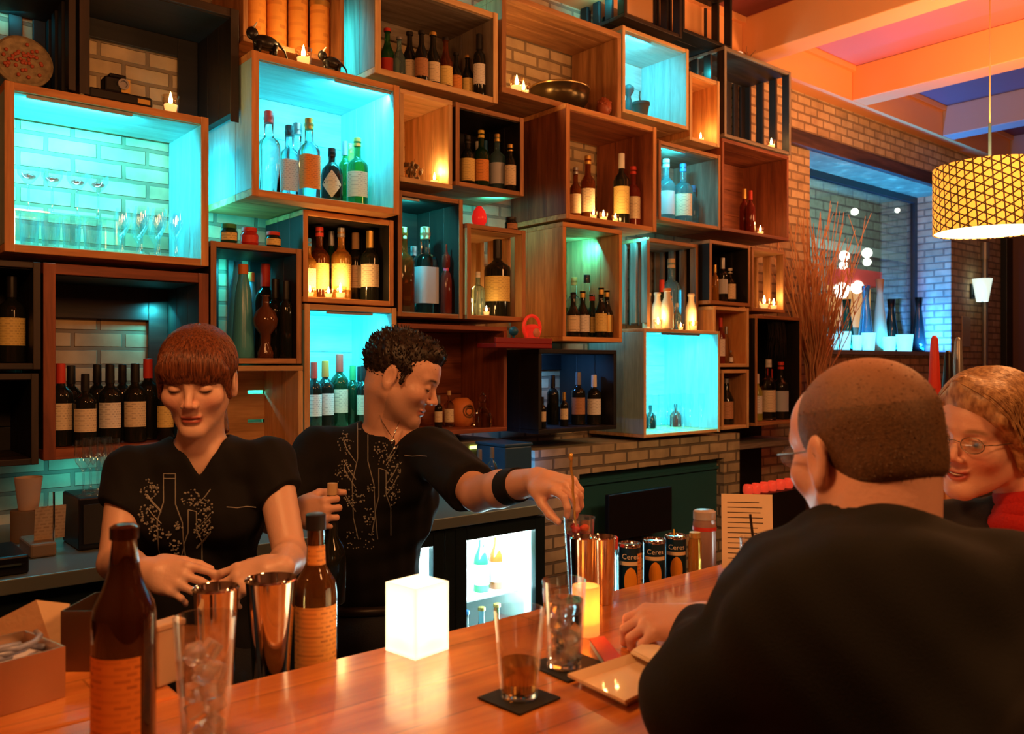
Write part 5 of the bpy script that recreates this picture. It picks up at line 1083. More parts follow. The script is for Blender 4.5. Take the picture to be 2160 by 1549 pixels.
# ---------------------------------------------------------------- people: smooth blended surfaces
f32 = np.float32
def A_(v): return np.array(tuple(v), f32)
def smin(a, b, k):
    h = np.maximum(k - np.abs(a - b), 0) / k; return np.minimum(a, b) - h * h * k * .25
def smax(a, b, k): return -smin(-a, -b, k)
def s_cone(p, a, b, r1, r2):
    a = A_(a); b = A_(b); ba = b - a; pa = p - a
    h = np.clip(pa @ ba / max(float(ba @ ba), 1e-9), 0, 1); q = pa - h[:, None] * ba
    return np.sqrt((q * q).sum(1)) - (r1 + (r2 - r1) * h)
def s_ell(p, c, r, R=None):
    q = p - A_(c)
    if R is not None: q = q @ R
    r = np.array(r, f32); k0 = np.sqrt(((q / r) ** 2).sum(1)); k1 = np.sqrt(((q / (r * r)) ** 2).sum(1))
    return k0 * (k0 - 1) / np.maximum(k1, 1e-6)
def s_sph(p, c, r): q = p - A_(c); return np.sqrt((q * q).sum(1)) - r
def near(fn, c, R):
    """evaluate fn only close to the sphere (c, R)"""
    def g(p):
        d = s_sph(p, c, R); out = np.maximum(d, 0) + .03; m = d < .03
        if m.any(): out[m] = fn(p[m])
        return out.astype(f32)
    return g
def union(fs, k):
    def g(p):
        d = fs[0](p)
        for f in fs[1:]: d = smin(d, f(p), k)
        return d
    return g
def s_box(p, lo, hi):
    lo = np.array(lo, f32); hi = np.array(hi, f32); q = np.abs(p - (lo + hi) / 2) - (hi - lo) / 2
    return np.sqrt((np.maximum(q, 0) ** 2).sum(1)) + np.minimum(q.max(1), 0)
def offbar(fn): return lambda p: np.maximum(fn(p), -s_box(p, (-1.3, .467, .9), (4.3, YB + .003, BT + .0015)))      # cloth and skin rest on the bar top
def cone(a, b, r1, r2=None): r2 = r1 if r2 is None else r2; return lambda p: s_cone(p, a, b, r1, r2)
def ellp(c, r, R=None): return lambda p: s_ell(p, c, r, R)
RR = np.array([[S5, C5, 0], [-C5, S5, 0], [0, 0, 1]], f32)       # columns: camera right, forward, up (used to turn bodies)
def yawm(a):
    c, s = math.cos(math.radians(a)), math.sin(math.radians(a)); return np.array([[c, -s, 0], [s, c, 0], [0, 0, 1]], f32)
def hrot(yaw, pitch, roll=0):
    M = Matrix.Rotation(math.radians(yaw), 3, 'Z') @ Matrix.Rotation(math.radians(pitch), 3, 'X') @ Matrix.Rotation(math.radians(roll), 3, 'Y')
    return np.array(M, f32)
def mesh_sdf(fn, lo, hi, h, B=16):
    lo = np.array(lo, f32); n = np.ceil((np.array(hi) - lo) / h / B).astype(int) * B; nb = n // B
    g = np.stack(np.meshgrid(*[np.arange(k) for k in nb], indexing='ij'), -1).reshape(-1, 3)
    d = fn((lo + (g + .5) * B * h).astype(f32)); act = np.abs(d) < B * h * .87 * 1.25 + .012
    V = np.ones(tuple(n + 1), f32)
    for (i, j, k), dd, a in zip(g, d, act):
        if not a and dd < 0: V[i * B:(i + 1) * B + 1, j * B:(j + 1) * B + 1, k * B:(k + 1) * B + 1] = -1
    o = np.stack(np.meshgrid(*[np.arange(B + 1)] * 3, indexing='ij'), -1).reshape(-1, 3)
    ga = g[act]
    for s in range(0, len(ga), 200):
        gg = ga[s:s + 200]; idx = (gg[:, None, :] * B + o[None]).reshape(-1, 3); v = fn((lo + idx * h).astype(f32))
        V[idx[:, 0], idx[:, 1], idx[:, 2]] = v
    S = V < 0
    cs = np.zeros(tuple(n), np.int8)
    for a in (0, 1):
        for b in (0, 1):
            for c in (0, 1): cs += S[a:n[0] + a, b:n[1] + b, c:n[2] + c]
    cells = np.argwhere((cs > 0) & (cs < 8)); vid = -np.ones(tuple(n), np.int32); vid[tuple(cells.T)] = np.arange(len(cells))
    acc = np.zeros((len(cells), 3), np.float64); cnt = np.zeros(len(cells))
    E = np.eye(3, dtype=int)
    for ax in range(3):
        u, w = [x for x in range(3) if x != ax]
        for a in (0, 1):
            for b in (0, 1):
                p0 = cells + a * E[u] + b * E[w]; p1 = p0 + E[ax]; v0 = V[tuple(p0.T)]; v1 = V[tuple(p1.T)]; m = (v0 < 0) != (v1 < 0)
                t = v0[m] / (v0[m] - v1[m]); acc[m] += p0[m] + t[:, None] * E[ax]; cnt[m] += 1
    verts = lo + acc / cnt[:, None] * h; faces = []
    for ax in range(3):
        u, w = [(1, 2), (2, 0), (0, 1)][ax]
        sl0 = [slice(None)] * 3; sl1 = [slice(None)] * 3; sl0[ax] = slice(0, n[ax]); sl1[ax] = slice(1, n[ax] + 1)
        e = np.argwhere(S[tuple(sl0)] != S[tuple(sl1)]); e = e[(e[:, u] > 0) & (e[:, w] > 0) & (e[:, u] < n[u]) & (e[:, w] < n[w])]
        q = [vid[tuple((e - x).T)] for x in (E[u] * 0, E[u], E[u] + E[w], E[w])]; inside = S[tuple(e.T)]
        Q = np.stack(q, 1); Q[~inside] = Q[~inside][:, ::-1]; faces.append(Q)
    return verts, np.concatenate(faces)
def sdf_obj(name, fn, lo, hi, h, mat, parent, color=None, smooth_it=0):
    v, f = mesh_sdf(fn, lo, hi, h); off = np.array(parent['_o']); me = bpy.data.meshes.new(name)
    me.vertices.add(len(v)); me.vertices.foreach_set('co', (v - off).astype(f32).ravel())
    me.loops.add(len(f) * 4); me.loops.foreach_set('vertex_index', f.ravel().astype(np.int32)); me.polygons.add(len(f))
    me.polygons.foreach_set('loop_start', np.arange(0, len(f) * 4, 4, dtype=np.int32)); me.polygons.foreach_set('loop_total', np.full(len(f), 4, np.int32))
    me.polygons.foreach_set('use_smooth', np.ones(len(f), bool)); me.update(calc_edges=True); me.validate()
    if color is not None:
        ca = me.color_attributes.new('Col', 'FLOAT_COLOR', 'POINT'); c = np.ones((len(v), 4), f32); c[:, :3] = color(v.astype(f32)); ca.data.foreach_set('color', c.ravel())
    me.materials.append(mat); o = bpy.data.objects.new(name, me); COL.objects.link(o); o.parent = parent; o['_o'] = tuple(float(x) for x in off)
    o['_v'] = 1
    if smooth_it:
        m = o.modifiers.new('sm', 'SMOOTH'); m.iterations = smooth_it; m.factor = .5
    return o, v, f
def vcol(key, rough=.45, sss=0, bump=0, bs=60):
    m, t, b, N, L = nt(key); a = N('ShaderNodeAttribute'); a.attribute_name = 'Col'; L(a.outputs['Color'], b.inputs['Base Color']); b.inputs['Roughness'].default_value = rough
    if sss: b.inputs['Subsurface Weight'].default_value = sss; b.inputs['Subsurface Radius'].default_value = (.02, .008, .004); b.inputs['Subsurface Scale'].default_value = .3
    if bump:
        tc = N('ShaderNodeTexCoord'); nz = N('ShaderNodeTexNoise'); nz.inputs['Scale'].default_value = bs; nz.inputs['Detail'].default_value = 3; L(tc.outputs['Object'], nz.inputs['Vector'])
        bp = N('ShaderNodeBump'); bp.inputs['Strength'].default_value = bump; bp.inputs['Distance'].default_value = .002; L(nz.outputs[0], bp.inputs['Height']); L(bp.outputs[0], b.inputs['Normal'])
    return m
SKIN = vcol('skin', .42, .12, .25, 160)
def hairmat(key, c1, c2, scale=(220, 220, 10), rough=.38):
    m, t, b, N, L = nt(key); tc = N('ShaderNodeTexCoord'); mp = N('ShaderNodeMapping'); mp.inputs['Scale'].default_value = scale; L(tc.outputs['Object'], mp.inputs['Vector'])
    nz = N('ShaderNodeTexNoise'); nz.inputs['Scale'].default_value = 1; nz.inputs['Detail'].default_value = 3; L(mp.outputs[0], nz.inputs['Vector'])
    r = N('ShaderNodeValToRGB'); r.color_ramp.elements[0].color = (*c1, 1); r.color_ramp.elements[1].color = (*c2, 1); r.color_ramp.elements[0].position = .35; r.color_ramp.elements[1].position = .65
    L(nz.outputs[0], r.inputs[0]); L(r.outputs[0], b.inputs['Base Color']); b.inputs['Roughness'].default_value = rough
    bp = N('ShaderNodeBump'); bp.inputs['Strength'].default_value = .6; bp.inputs['Distance'].default_value = .002; L(nz.outputs[0], bp.inputs['Height']); L(bp.outputs[0], b.inputs['Normal'])
    return m
def cloth(key, c, rough=.85):
    return pbr(key, c, rough, bump=.25, bscale=300)

# --- head in its own frame: face looks to -Y, +Z up, origin between the ears at eye height
def head_fn(fw=1.0, jaw=1.0, nose=1.0, smile=0, closed=True):
    def lip(p):
        x = np.abs(p[:, 0]); zc = -.060 + smile * x * 9 * .04
        return zc
    def g(p):
        ax = np.abs(p[:, 0]); q = p.copy(); q[:, 0] = ax
        d = s_ell(p, (0, .014, .034), (.0745, .093, .079))
        d = smin(d, s_ell(p, (0, -.030, -.030), (.056 * fw, .060, .072)), .035)
        d = smin(d, s_ell(p, (0, -.046, .040), (.056, .046, .045)), .03)
        d = smin(d, s_cone(q, (.052 * jaw * fw, .004, -.048), (.012, -.068, -.096), .017 * fw, .013 * fw), .035)
        d = smin(d, s_ell(p, (0, -.076, -.095), (.018, .014, .014)), .02)
        d = smin(d, s_ell(q, (.042, -.060, -.024), (.020, .020, .018)), .03)
        d = smin(d, s_cone(q, (.010, -.087, .022), (.044, -.072, .022), .007, .007), .016)
        d = smax(d, -s_ell(q, (.031, -.099, .001), (.016, .014, .010)), .014)
        d = smin(d, s_cone(p, (0, -.083, .016), (0, -.1065 - .002 * nose, -.028), .0055, .0085), .013)
        d = smin(d, s_ell(q, (.0115, -.098, -.033), (.0065, .008, .006)), .008)
        d = smax(d, -s_ell(q, (.006, -.103, -.041), (.003, .004, .003)), .003)
        # eyeball under its lids
        eb = s_sph(q, (.031, -.0765, .001), .0128); d = smin(d, eb, .003)
        lidz = -.003 if closed else .0055
        up = smax(s_sph(q, (.031, -.0765, .001), .0142), -(p[:, 2] - lidz), .002); d = smin(d, up, .003)
        lo = smax(s_sph(q, (.031, -.0765, .001), .0140), (p[:, 2] + .0065), .002); d = smin(d, lo, .003)
        # lips
        zz = smile * 14 * ax * ax
        ql = p.copy(); ql[:, 2] = p[:, 2] - zz
        d = smin(d, s_ell(ql, (0, -.086, -.0590), (.0225, .0085, .0052)), .006)
        d = smin(d, s_ell(ql, (0, -.0855, -.0690), (.0185, .0090, .0060)), .006)
        d = smax(d, -s_ell(ql, (0, -.0960, -.0637), (.0225, .0085 + .004 * (smile > 0), .0011 + .0035 * (smile > 0))), .003)
        # ears
        e = s_ell(q, (.0775, .012, -.006), (.0075, .018, .031)); e = smax(e, -s_ell(q, (.086, .009, -.003), (.007, .011, .019)), .006)
        e = smin(e, s_ell(q, (.075, .009, -.032), (.006, .009, .009)), .006)
        return smin(d, e, .008)
    return g
def head_col(base, lips, brow, lash=True, stubble=None, iris=None, blush=None, fem=True, smile=0):
    base = np.array(base, f32); lips = np.array(lips, f32); brow = np.array(brow, f32)
    def g(p):
        c = np.tile(base, (len(p), 1)); ax = np.abs(p[:, 0]); y, z = p[:, 1], p[:, 2]
        def blend(m, col):
            m = np.clip(m, 0, 1)[:, None]; c[:] = c * (1 - m) + np.array(col, f32) * m
        fr = y < -.05
        if blush is not None: blend(.6 * np.exp(-(((ax - .042) / .02) ** 2 + ((z + .035) / .02) ** 2)) * fr, blush); blend(.5 * np.exp(-((ax / .014) ** 2 + ((z + .03) / .014) ** 2)) * fr, blush)
        if stubble is not None: blend(.55 * (1 / (1 + np.exp((z + .045) / .008))) * (y < .0), stubble)
        zz = z - smile * 14 * ax * ax
        blend(1.3 * np.exp(-((np.maximum(ax - .016, 0) / .006) ** 2 + ((zz + .064) / .0085) ** 4)) * (y < -.075), lips)
        blend(np.exp(-((ax / .02) ** 6 + ((zz + .0637) / .0014) ** 2)) * (y < -.078), (.12, .02, .02))
        blend(1.1 * np.exp(-(((ax - .032) / .018) ** 4 + ((z - .0245 + (ax - .03) ** 2 * 10) / .0038) ** 2)) * fr, brow)
        if iris is not None:
            blend(1.4 * np.exp(-(((ax - .031) / .0115) ** 6 + ((z + .0005) / .0052) ** 6)) * (y < -.084), (.75, .72, .68))
            ex = p[:, 0] - np.sign(p[:, 0]) * .031
            blend(1.6 * np.exp(-(((ex - iris[1]) ** 2 + (z + .0005) ** 2) / .0046 ** 2) ** 3) * (y < -.084), iris[0])
            blend(np.exp(-(((ax - .031) / .014) ** 6 + ((z - .0058) / .0016) ** 2)) * (y < -.078), (.08, .04, .03))
        else: blend(1.2 * np.exp(-(((ax - .031) / .0135) ** 6 + ((z + .0045 + (ax - .031) ** 2 * -12) / .0030) ** 2)) * (y < -.070), (.03, .015, .012))
        blend(.5 * np.exp(-(((ax - .008) / .004) ** 2 + ((z + .040) / .003) ** 2)) * (y < -.09), (.3, .1, .08))
        return c
    return g
def hloc(c, R, s=1.0):
    c = A_(c)
    return (lambda fn: (lambda p: fn(((p - c) @ R / s).astype(f32)) * s)), (lambda v: Vector(tuple(float(x) for x in (c + R @ (np.array(v, f32) * s)))))
# --- hand: x along fingers, z out of the back of the hand, thumb on +y
def hand_fn(w, d, n, side, curl=(25, 35, 25), spread=1.0, thumb=(35, 20), s=1.0, curls=None, thumb_in=.0):
    x = Vector(d).normalized(); z = Vector(n); z = (z - x * z.dot(x)).normalized(); y = z.cross(x) * side
    R = np.array([list(x), list(y), list(z)], f32).T; w_ = A_(w)
    by = [.030, .0105, -.0095, -.028]; bxx = [.086, .090, .087, .079]; ln = [.070, .078, .073, .057]; rd = [.0088, .009, .0086, .0076]
    fs = []
    palm = [lambda p: s_cone(p, (0, 0, 0), (.03, 0, 0), .024, .026), lambda p: s_ell(p, (.048, 0, -.003), (.046, .040, .0145)), lambda p: s_ell(p, (.036, .026, -.010), (.034, .016, .014))]
    for i in range(4): palm.append(cone((.02, by[i] * .5, 0), (bxx[i], by[i], .001), .012, rd[i] + .001))
    fing = []
    for i in range(4):
        cu = (curls[i] if curls else curl); a = 0; P0 = np.array([bxx[i], by[i], .001]); yaw_ = by[i] * 3.5 * spread; ch = []
        for k, (fr_, c) in enumerate(zip((.46, .30, .24), cu)):
            a += math.radians(c); dr = np.array([math.cos(a) * math.cos(yaw_), math.sin(yaw_), -math.sin(a)]); P1 = P0 + dr * ln[i] * fr_
            ch.append(cone(P0, P1, rd[i] * (1 - .1 * k), rd[i] * (.92 - .12 * k))); P0 = P1
        fing.append(union(ch, .003))
    t0 = np.array([.022, .028, -.006]); a1 = math.radians(thumb[0]); dv_ = np.array([math.cos(a1), math.sin(a1), -.25 - thumb_in]); dv_ /= np.linalg.norm(dv_)
    a2 = math.radians(thumb[0] - thumb[1]); dw = np.array([math.cos(a2), math.sin(a2), -.35 - thumb_in]); dw /= np.linalg.norm(dw)
    t1 = t0 + dv_ * .042; t2 = t1 + dw * .032; t3 = t2 + (dw * .7 + np.array([.3, -.1, -.1])) * .026
    th = union([cone(t0, t1, .0135, .0105), cone(t1, t2, .0102, .0095), cone(t2, t3, .0092, .0075)], .005)
    pf = union(palm, .014)
    def g(p):
        q = ((p - w_) @ R / s).astype(f32); d_ = pf(q); ff = fing[0](q)
        for f in fing[1:]: ff = smin(ff, f(q), .0015)
        return smin(smin(d_, th(q), .010), ff, .007) * s
    c = Vector(w) + x * .075 * s
    return near(g, c, .13 * s)
def strands(bvh, center, R, starts_ends, rad, n=7, jitter=.006, off=.0015, seed=3, lift=0):
    rnd = random.Random(seed); mb = MB(); c = Vector(tuple(center)); R = Matrix([[float(x) for x in r] for r in R])
    for (a, b) in starts_ends:
        a = Vector(a).normalized(); b = Vector(b).normalized(); pts = []
        for k in range(n):
            u = k / (n - 1); d = (a * (1 - u) + b * u).normalized(); dw = R @ d
            h = bvh.ray_cast(c + dw * .35, -dw, .4)
            if h[0] is None: break
            pts.append(h[0] + dw * (off + lift * math.sin(u * math.pi)) + Vector((rnd.uniform(-1, 1), rnd.uniform(-1, 1), rnd.uniform(-1, 1))) * .0006)
        if len(pts) >= 3: mb.tube(pts, [rad * (1 - .75 * (k / (len(pts) - 1)) ** 2) for k in range(len(pts))], 4, caps=False)
    return mb
def bvh_of(v, f): return BVHTree.FromPolygons([tuple(x) for x in v], [tuple(int(i) for i in q) for q in f])
def pxy(p):
    d = C5 * p[:, 0] + S5 * p[:, 1]; r = S5 * p[:, 0] - C5 * p[:, 1]
    return r, d
def print_on(bvh, shapes, dots, name, mat, parent):
    """thin grey screen print lying on a shirt front"""
    mb = MB(); o = Vector((0, 0, HC))
    def hit(px, py):
        d = (PD(px, py, 1.0) - o).normalized(); h = bvh.ray_cast(o, d, 4); return None if h[0] is None else h[0] - d * .0008
    for pl in shapes:
        pts = []
        for (a, b) in zip(pl, pl[1:]):
            m = max(2, int(math.dist(a, b) / 6))
            for k in range(m): pts.append(hit(a[0] + (b[0] - a[0]) * k / m, a[1] + (b[1] - a[1]) * k / m))
        pts.append(hit(*pl[-1])); pts = [p for p in pts if p]
        if len(pts) > 2: mb.tube(pts, .0013, 4)
    for (x, y, r) in dots:
        p = hit(x, y)
        if p: mb.ell(p, (r, r, r), 6, 4)
    return obj(name, mb, mat, parent)
PRINT = pbr('print_grey', (.30, .30, .28), .8)
def tree_print(x0, y0, w, h, seed):
    """two bottle outlines growing dotted foliage"""
    rnd = random.Random(seed); X = lambda u: x0 + u * w; Y = lambda v: y0 + v * h
    b1 = [(.33, .0), (.33, .30), (.24, .50), (.26, .80), (.34, .98)]; b1r = [(.50, .0), (.50, .32), (.60, .52), (.62, .78), (.56, .95)]
    sh = [[(X(a), Y(b)) for a, b in b1], [(X(a), Y(b)) for a, b in b1r], [(X(.33), Y(0)), (X(.50), Y(0))], [(X(.33), Y(.05)), (X(.50), Y(.05))],
          [(X(.68), Y(.38)), (X(.68), Y(.62)), (X(.62), Y(.75)), (X(.66), Y(.98))], [(X(.80), Y(.40)), (X(.80), Y(.60)), (X(.88), Y(.72)), (X(.88), Y(.95))], [(X(.68), Y(.38)), (X(.80), Y(.40))]]
    for k in range(9):
        a = rnd.uniform(0, 1); sx = .3 if a < .5 else .8; d = -1 if a < .5 else 1; y = rnd.uniform(.15, .7); sh.append([(X(sx), Y(y + .12)), (X(sx + d * .12), Y(y + .03)), (X(sx + d * .2), Y(y - .05))])
    dots = []
    for cx, cy, r, n in ((.13, .16, .13, 42), (.10, .42, .14, 42), (.22, .62, .12, 34), (.72, .25, .14, 34), (.93, .36, .13, 40), (.90, .58, .14, 40), (.50, .78, .10, 24), (.55, .55, .06, 14), (.40, .64, .05, 12)):
        for k in range(n):
            a = rnd.uniform(0, 6.28); q = r * math.sqrt(rnd.random()); dots.append((X(cx + math.cos(a) * q), Y(cy + math.sin(a) * q * .8), rnd.uniform(.0013, .0030)))
    return sh, dots
def spikes(bvh, c, R, n, L, mat, parent, name, seed, zmin=-.02, ymin=-.05, tilt=(0, -.3, .5), rad=.0016):
    rnd = random.Random(seed); mb = MB(); cc = Vector(tuple(c)); Rm = Matrix([[float(x) for x in r] for r in R])
    for i in range(n):
        d = Vector((rnd.gauss(0, 1), rnd.gauss(0, 1), rnd.gauss(0, 1))).normalized()
        if d.z * .1 < zmin or (d.y * .1 < ymin and d.z < .55): continue
        dw = Rm @ d; h = bvh.ray_cast(cc + dw * .35, -dw, .4)
        if h[0] is None: continue
        t = (Rm @ Vector(tilt) + dw + Vector((rnd.gauss(0, .35), rnd.gauss(0, .35), rnd.gauss(0, .35)))).normalized(); l = L * rnd.uniform(.5, 1.1)
        p0 = h[0] - dw * .002; mb.tube([p0, p0 + (dw + t) * .5 * l * .6, p0 + t * l], [rad * 1.6, rad, rad * .25], 4, caps=False)
    return obj(name, mb, mat, parent)
rI = Vector((S5, -C5, 0)); fI = Vector((C5, S5, 0)); UP = Vector((0, 0, 1))
def bounds(pts, m):
    a = np.array([tuple(p) for p in pts]); return a.min(0) - m, a.max(0) + m
# ================================================================ person 1: red-haired bartender
def legs_fn(hip, fw, hw=.085, knees=None, z0=.09, r=(.085, .058, .045)):
    lat = Vector((-fw.y, fw.x, 0)); fs = [ellp(hip, (.16, .16, .12))]
    for s in (-1, 1):
        a = hip + lat * hw * s + Vector((0, 0, -.05)); k = (Vector((a.x, a.y, hip.z - .40)) + fw * .02) if knees is None else knees[0 if s < 0 else 1]
        an = Vector((k.x, k.y, z0)) - fw * .02; fs += [cone(a, k, r[0], r[1]), cone(k, an, r[1], r[2])]
    return fs
BLACK = pbr('cloth_black', (.0035, .0035, .0042), .9); JEANS = pbr('jeans_dark', (.010, .012, .016), .85, bump=.3, bscale=200)
SHOE = pbr('shoe', (.01, .01, .01), .5)
def shoes(root, hip, fw, hw, kn=None):
    lat = Vector((-fw.y, fw.x, 0))
    for s in (-1, 1):
        b = (hip + lat * hw * s) if kn is None else kn[0 if s < 0 else 1]
        c = Vector((b.x, b.y, .045)) + fw * .05; mb = MB().ell(c, (.05, .05, .045)).ell(c + fw * .09, (.045, .045, .035)); mb.tube([c, c + fw * .10], [.045, .038], 10)
        obj('shoe', mb, SHOE, root, smooth='all')
cW = PD(417, 803, 1.90); RW = hrot(-31, 13, 0); toW, ptW = hloc(cW, RW, 1.0)
root = thing('person', 'red-haired bartender in black V-neck shirt looking down at her hands', 'person', (PD(410, 1300, 1.98).x, PD(410, 1300, 1.98).y, 0))
hd = head_fn(closed=True, jaw=.88, nose=.6, fw=.91)
nb = PD(424, 945, 1.945)
sL, sR = PD(272, 992, 1.93), PD(572, 972, 1.94)
eL, eR = PD(243, 1188, 1.80), PD(612, 1172, 1.83)
wL, wR = PD(308, 1202, 1.64), PD(596, 1198, 1.64)
dL = (rI * .90 - fI * .30 - UP * .16); dR = (-rI * .88 - fI * .30 - UP * .20)
hL = hand_fn(wL, dL, -fI * .8 + UP * .55, 1, curl=(22, 38, 25), thumb=(20, 10), s=.93, curls=[(10, 26, 22), (18, 32, 25), (27, 38, 28), (38, 44, 30)])
hR = hand_fn(wR, dR, -fI * .7 + UP * .7, -1, curl=(25, 35, 25), thumb=(22, 8), s=.93, curls=[(16, 30, 20), (24, 34, 22), (32, 38, 28), (38, 42, 30)])
chest = lambda e=0: [ellp(PD(420, 1065, 1.965), (.152 + e, .088 + e, .165 + e), RR), ellp(PD(352, 1095, 1.90), (.060 + e, .055 + e, .060 + e), RR), ellp(PD(488, 1092, 1.90), (.060 + e, .055 + e, .060 + e), RR),
    cone(sL, nb + UP * -.03, .036 + e, .046 + e), cone(sR, nb + UP * -.03, .036 + e, .046 + e), ellp(PD(418, 1230, 1.98), (.138 + e, .085 + e, .15 + e), RR)]
skin_f = [near(toW(hd), cW, .145), cone(ptW((0, .030, -.045)), nb, .047, .052)] + [c for i, c in enumerate(chest(-.010)) if i not in (1, 2)]
arms = [union([cone(sL, eL, .043, .034), cone(eL, eL + (wL - eL) * .45, .035, .034), cone(eL + (wL - eL) * .45, wL, .033, .022), hL], .010),
        union([cone(sR, eR, .043, .035), cone(eR, eR + (wR - eR) * .45, .036, .035), cone(eR + (wR - eR) * .45, wR, .034, .022), hR], .010)]
sf = union([union(skin_f, .035), arms[0], arms[1]], .012)
lo, hi = bounds([cW, sL, sR, eL, eR, wL, wR, PD(420, 1330, 1.98)], .14); hi[2] = cW.z + .14
hcW = head_col((.80, .50, .37), (.52, .13, .10), (.42, .20, .12), blush=(.80, .34, .26))
def colW(v):
    c = np.tile(np.array((.80, .50, .37), f32), (len(v), 1)); q = (v - A_(cW)) @ RW; m = (np.abs(q[:, 0]) < .1) & (np.abs(q[:, 1]) < .13) & (q[:, 2] > -.115) & (q[:, 2] < .14); c[m] = hcW(q[m]); return c
body, vv, ff_ = sdf_obj('body', sf, lo, hi, .0027, SKIN, root, colW)
# shirt with V neckline and cap sleeves
cuL, cuR = sL + (eL - sL) * .42, sR + (eR - sR) * .36
def shirtW(p):
    d = union(chest(.004) + [ellp(PD(418, 1330, 1.99), (.150, .10, .12), RR)], .045)(p)
    for s_, c, a in ((sL, cuL, (eL - sL)), (sR, cuR, (eR - sR))):
        a = A_(a.normalized() * .8 + rI * (-.45 if c is cuL else .45)); a = a / np.linalg.norm(a); pl = (p - A_(c)) @ a
        d = smin(d, smax(cone(s_, c, .053, .055)(p), pl - .012, .004), .03)
    r, dd = pxy(p); px = 1080 + F * r / dd; py = 770 - F * (p[:, 2] - HC) / dd
    # V neck opening: half planes through the two shoulder seams and the point of the V
    e1 = ((px - 345) * .82 - (py - 895) * .575); e2 = (-(px - 497) * .82 - (py - 895) * .575)
    v = np.minimum(e1, e2) * (1.93 / F); v = np.minimum(v, -(dd - 1.965)); d = smax(d, v, .006)
    d = smax(d, -(s_cone(p, tuple(ptW((0, .03, -.06))), tuple(nb), .050, .060)), .006)
    return d + .0018 * np.sin(p[:, 2] * 70 + p[:, 0] * 60) * np.sin(p[:, 0] * 90 - p[:, 2] * 30)
lo, hi = bounds([sL, sR, cuL, cuR, PD(420, 1420, 1.98)], .12)
sh, sv, sfc = sdf_obj('shirt', shirtW, lo, hi, .004, BLACK, root)
shp, dots = tree_print(296, 1000, 148, 200, 5)
print_on(bvh_of(sv, sfc), shp + [[(478, 1070), (500, 1072), (520, 1069), (540, 1071)]], dots, 'shirt_print', PRINT, sh)
hip = PD(418, 1400, 2.0)
tr = union(legs_fn(hip, -fI), .04); lo, hi = bounds([hip, Vector((hip.x, hip.y, .08))], .2)
sdf_obj('trousers', tr, lo, hi, .011, JEANS, root); shoes(root, hip, -fI, .085)
# hair with full fringe and low ponytail
def hairW(p):
    q = p.copy(); ax = np.abs(p[:, 0]); q[:, 0] = ax
    d = s_ell(p, (0, .020, .036), (.083, .101, .086))
    fr_ = s_ell(p, (0, -.052, .040), (.070, .052, .056)); fr_ = smax(fr_, -(p[:, 2] - .003 - ax * .10 + .0015 * np.sin(p[:, 0] * 900)), .004); d = smin(d, fr_, .02)
    d = smax(d, -s_ell(p, (0, -.108, -.062), (.066, .085, .078)), .006)
    d = smax(d, -s_cone(q, (.088, .010, -.004), (.086, .002, -.04), .022, .03), .006)
    d = smax(d, -(p[:, 2] + .045), .02)
    d = smin(d, s_cone(q, (.066, -.050, .035), (.073, -.034, -.030), .011, .005), .010)
    d = smin(d, s_cone(p, (.0, .095, .005), (.022, .098, -.07), .026, .020), .02); return smin(d, s_cone(p, (.022, .098, -.07), (.045, .06, -.135), .019, .008), .02)
lo, hi = bounds([cW, ptW((.04, .1, -.14))], .125)
HW = hairmat('hair_red', (.07, .018, .007), (.24, .075, .028), (260, 260, 14))
ho, hv, hf = sdf_obj('hair', toW(hairW), lo, hi, .0027, HW, root)
bh = bvh_of(hv, hf); rnd = random.Random(2); se = []
for i in range(260):
    x = rnd.uniform(-.07, .07); se.append(((x * .55 + rnd.gauss(0, .006), -.01 + rnd.gauss(0, .015), .12), (x * 1.0, -.105 + abs(x) * .35, .016 + rnd.uniform(-.003, .006))))
for i in range(260):
    s = rnd.choice((-1, 1)); se.append(((s * rnd.uniform(.0, .04), rnd.uniform(-.05, .06), .115), (s * .085, rnd.uniform(-.045, .09), rnd.uniform(-.01, .03))))
obj('hair_strands', strands(bh, cW, RW, se, .0014), HW, ho, smooth='all')

# ================================================================ person 2: dark-haired bartender
cB = PD(847, 797, 2.32); RB = hrot(43, 22, 4); toB, ptB = hloc(cB, RB, 1.02)
root = thing('person', 'dark-haired bartender in black printed shirt reaching over the bar', 'person', (PD(785, 1300, 2.4).x, PD(785, 1300, 2.4).y, 0))
hd = head_fn(closed=True, jaw=1.08, nose=1.2)
nb = PD(815, 915, 2.37)
sL, sR = PD(672, 952, 2.35), PD(915, 955, 2.28)
eL, eR = PD(572, 1092, 2.23), PD(1008, 1042, 2.03)
wL, wR = PD(620, 1084, 2.03), PD(1134, 1014, 1.80)
hbx = (rI * .85 - fI * .35 + UP * .06).normalized(); hbn = (-fI * .85 - rI * .30 + UP * .10).normalized()
hL = hand_fn(wL, hbx, hbn, 1, thumb=(34, 30), s=1.0, curls=[(62, 82, 45), (66, 84, 45), (70, 84, 45), (72, 84, 45)], thumb_in=.45)
hR = hand_fn(wR, rI * .60 - fI * .75 - UP * .02, UP * .85 + rI * -.1 - fI * .2, -1, thumb=(24, 12), curls=[(18, 50, 32), (30, 52, 34), (40, 55, 36), (48, 58, 38)], thumb_in=.3)
RT = (RR @ yawm(12)).astype(f32)
chest = lambda e=0: [ellp(PD(800, 1045, 2.37), (.160 + e, .100 + e, .19 + e), RT), cone(sL, nb - UP * .03, .048 + e, .055 + e), cone(sR, nb - UP * .03, .050 + e, .055 + e), ellp(PD(845, 1020, 2.31), (.07 + e, .06 + e, .06 + e), RT), ellp(PD(745, 1020, 2.33), (.07 + e, .06 + e, .06 + e), RT), ellp(PD(780, 1200, 2.40), (.132 + e, .098 + e, .15 + e), RT)]
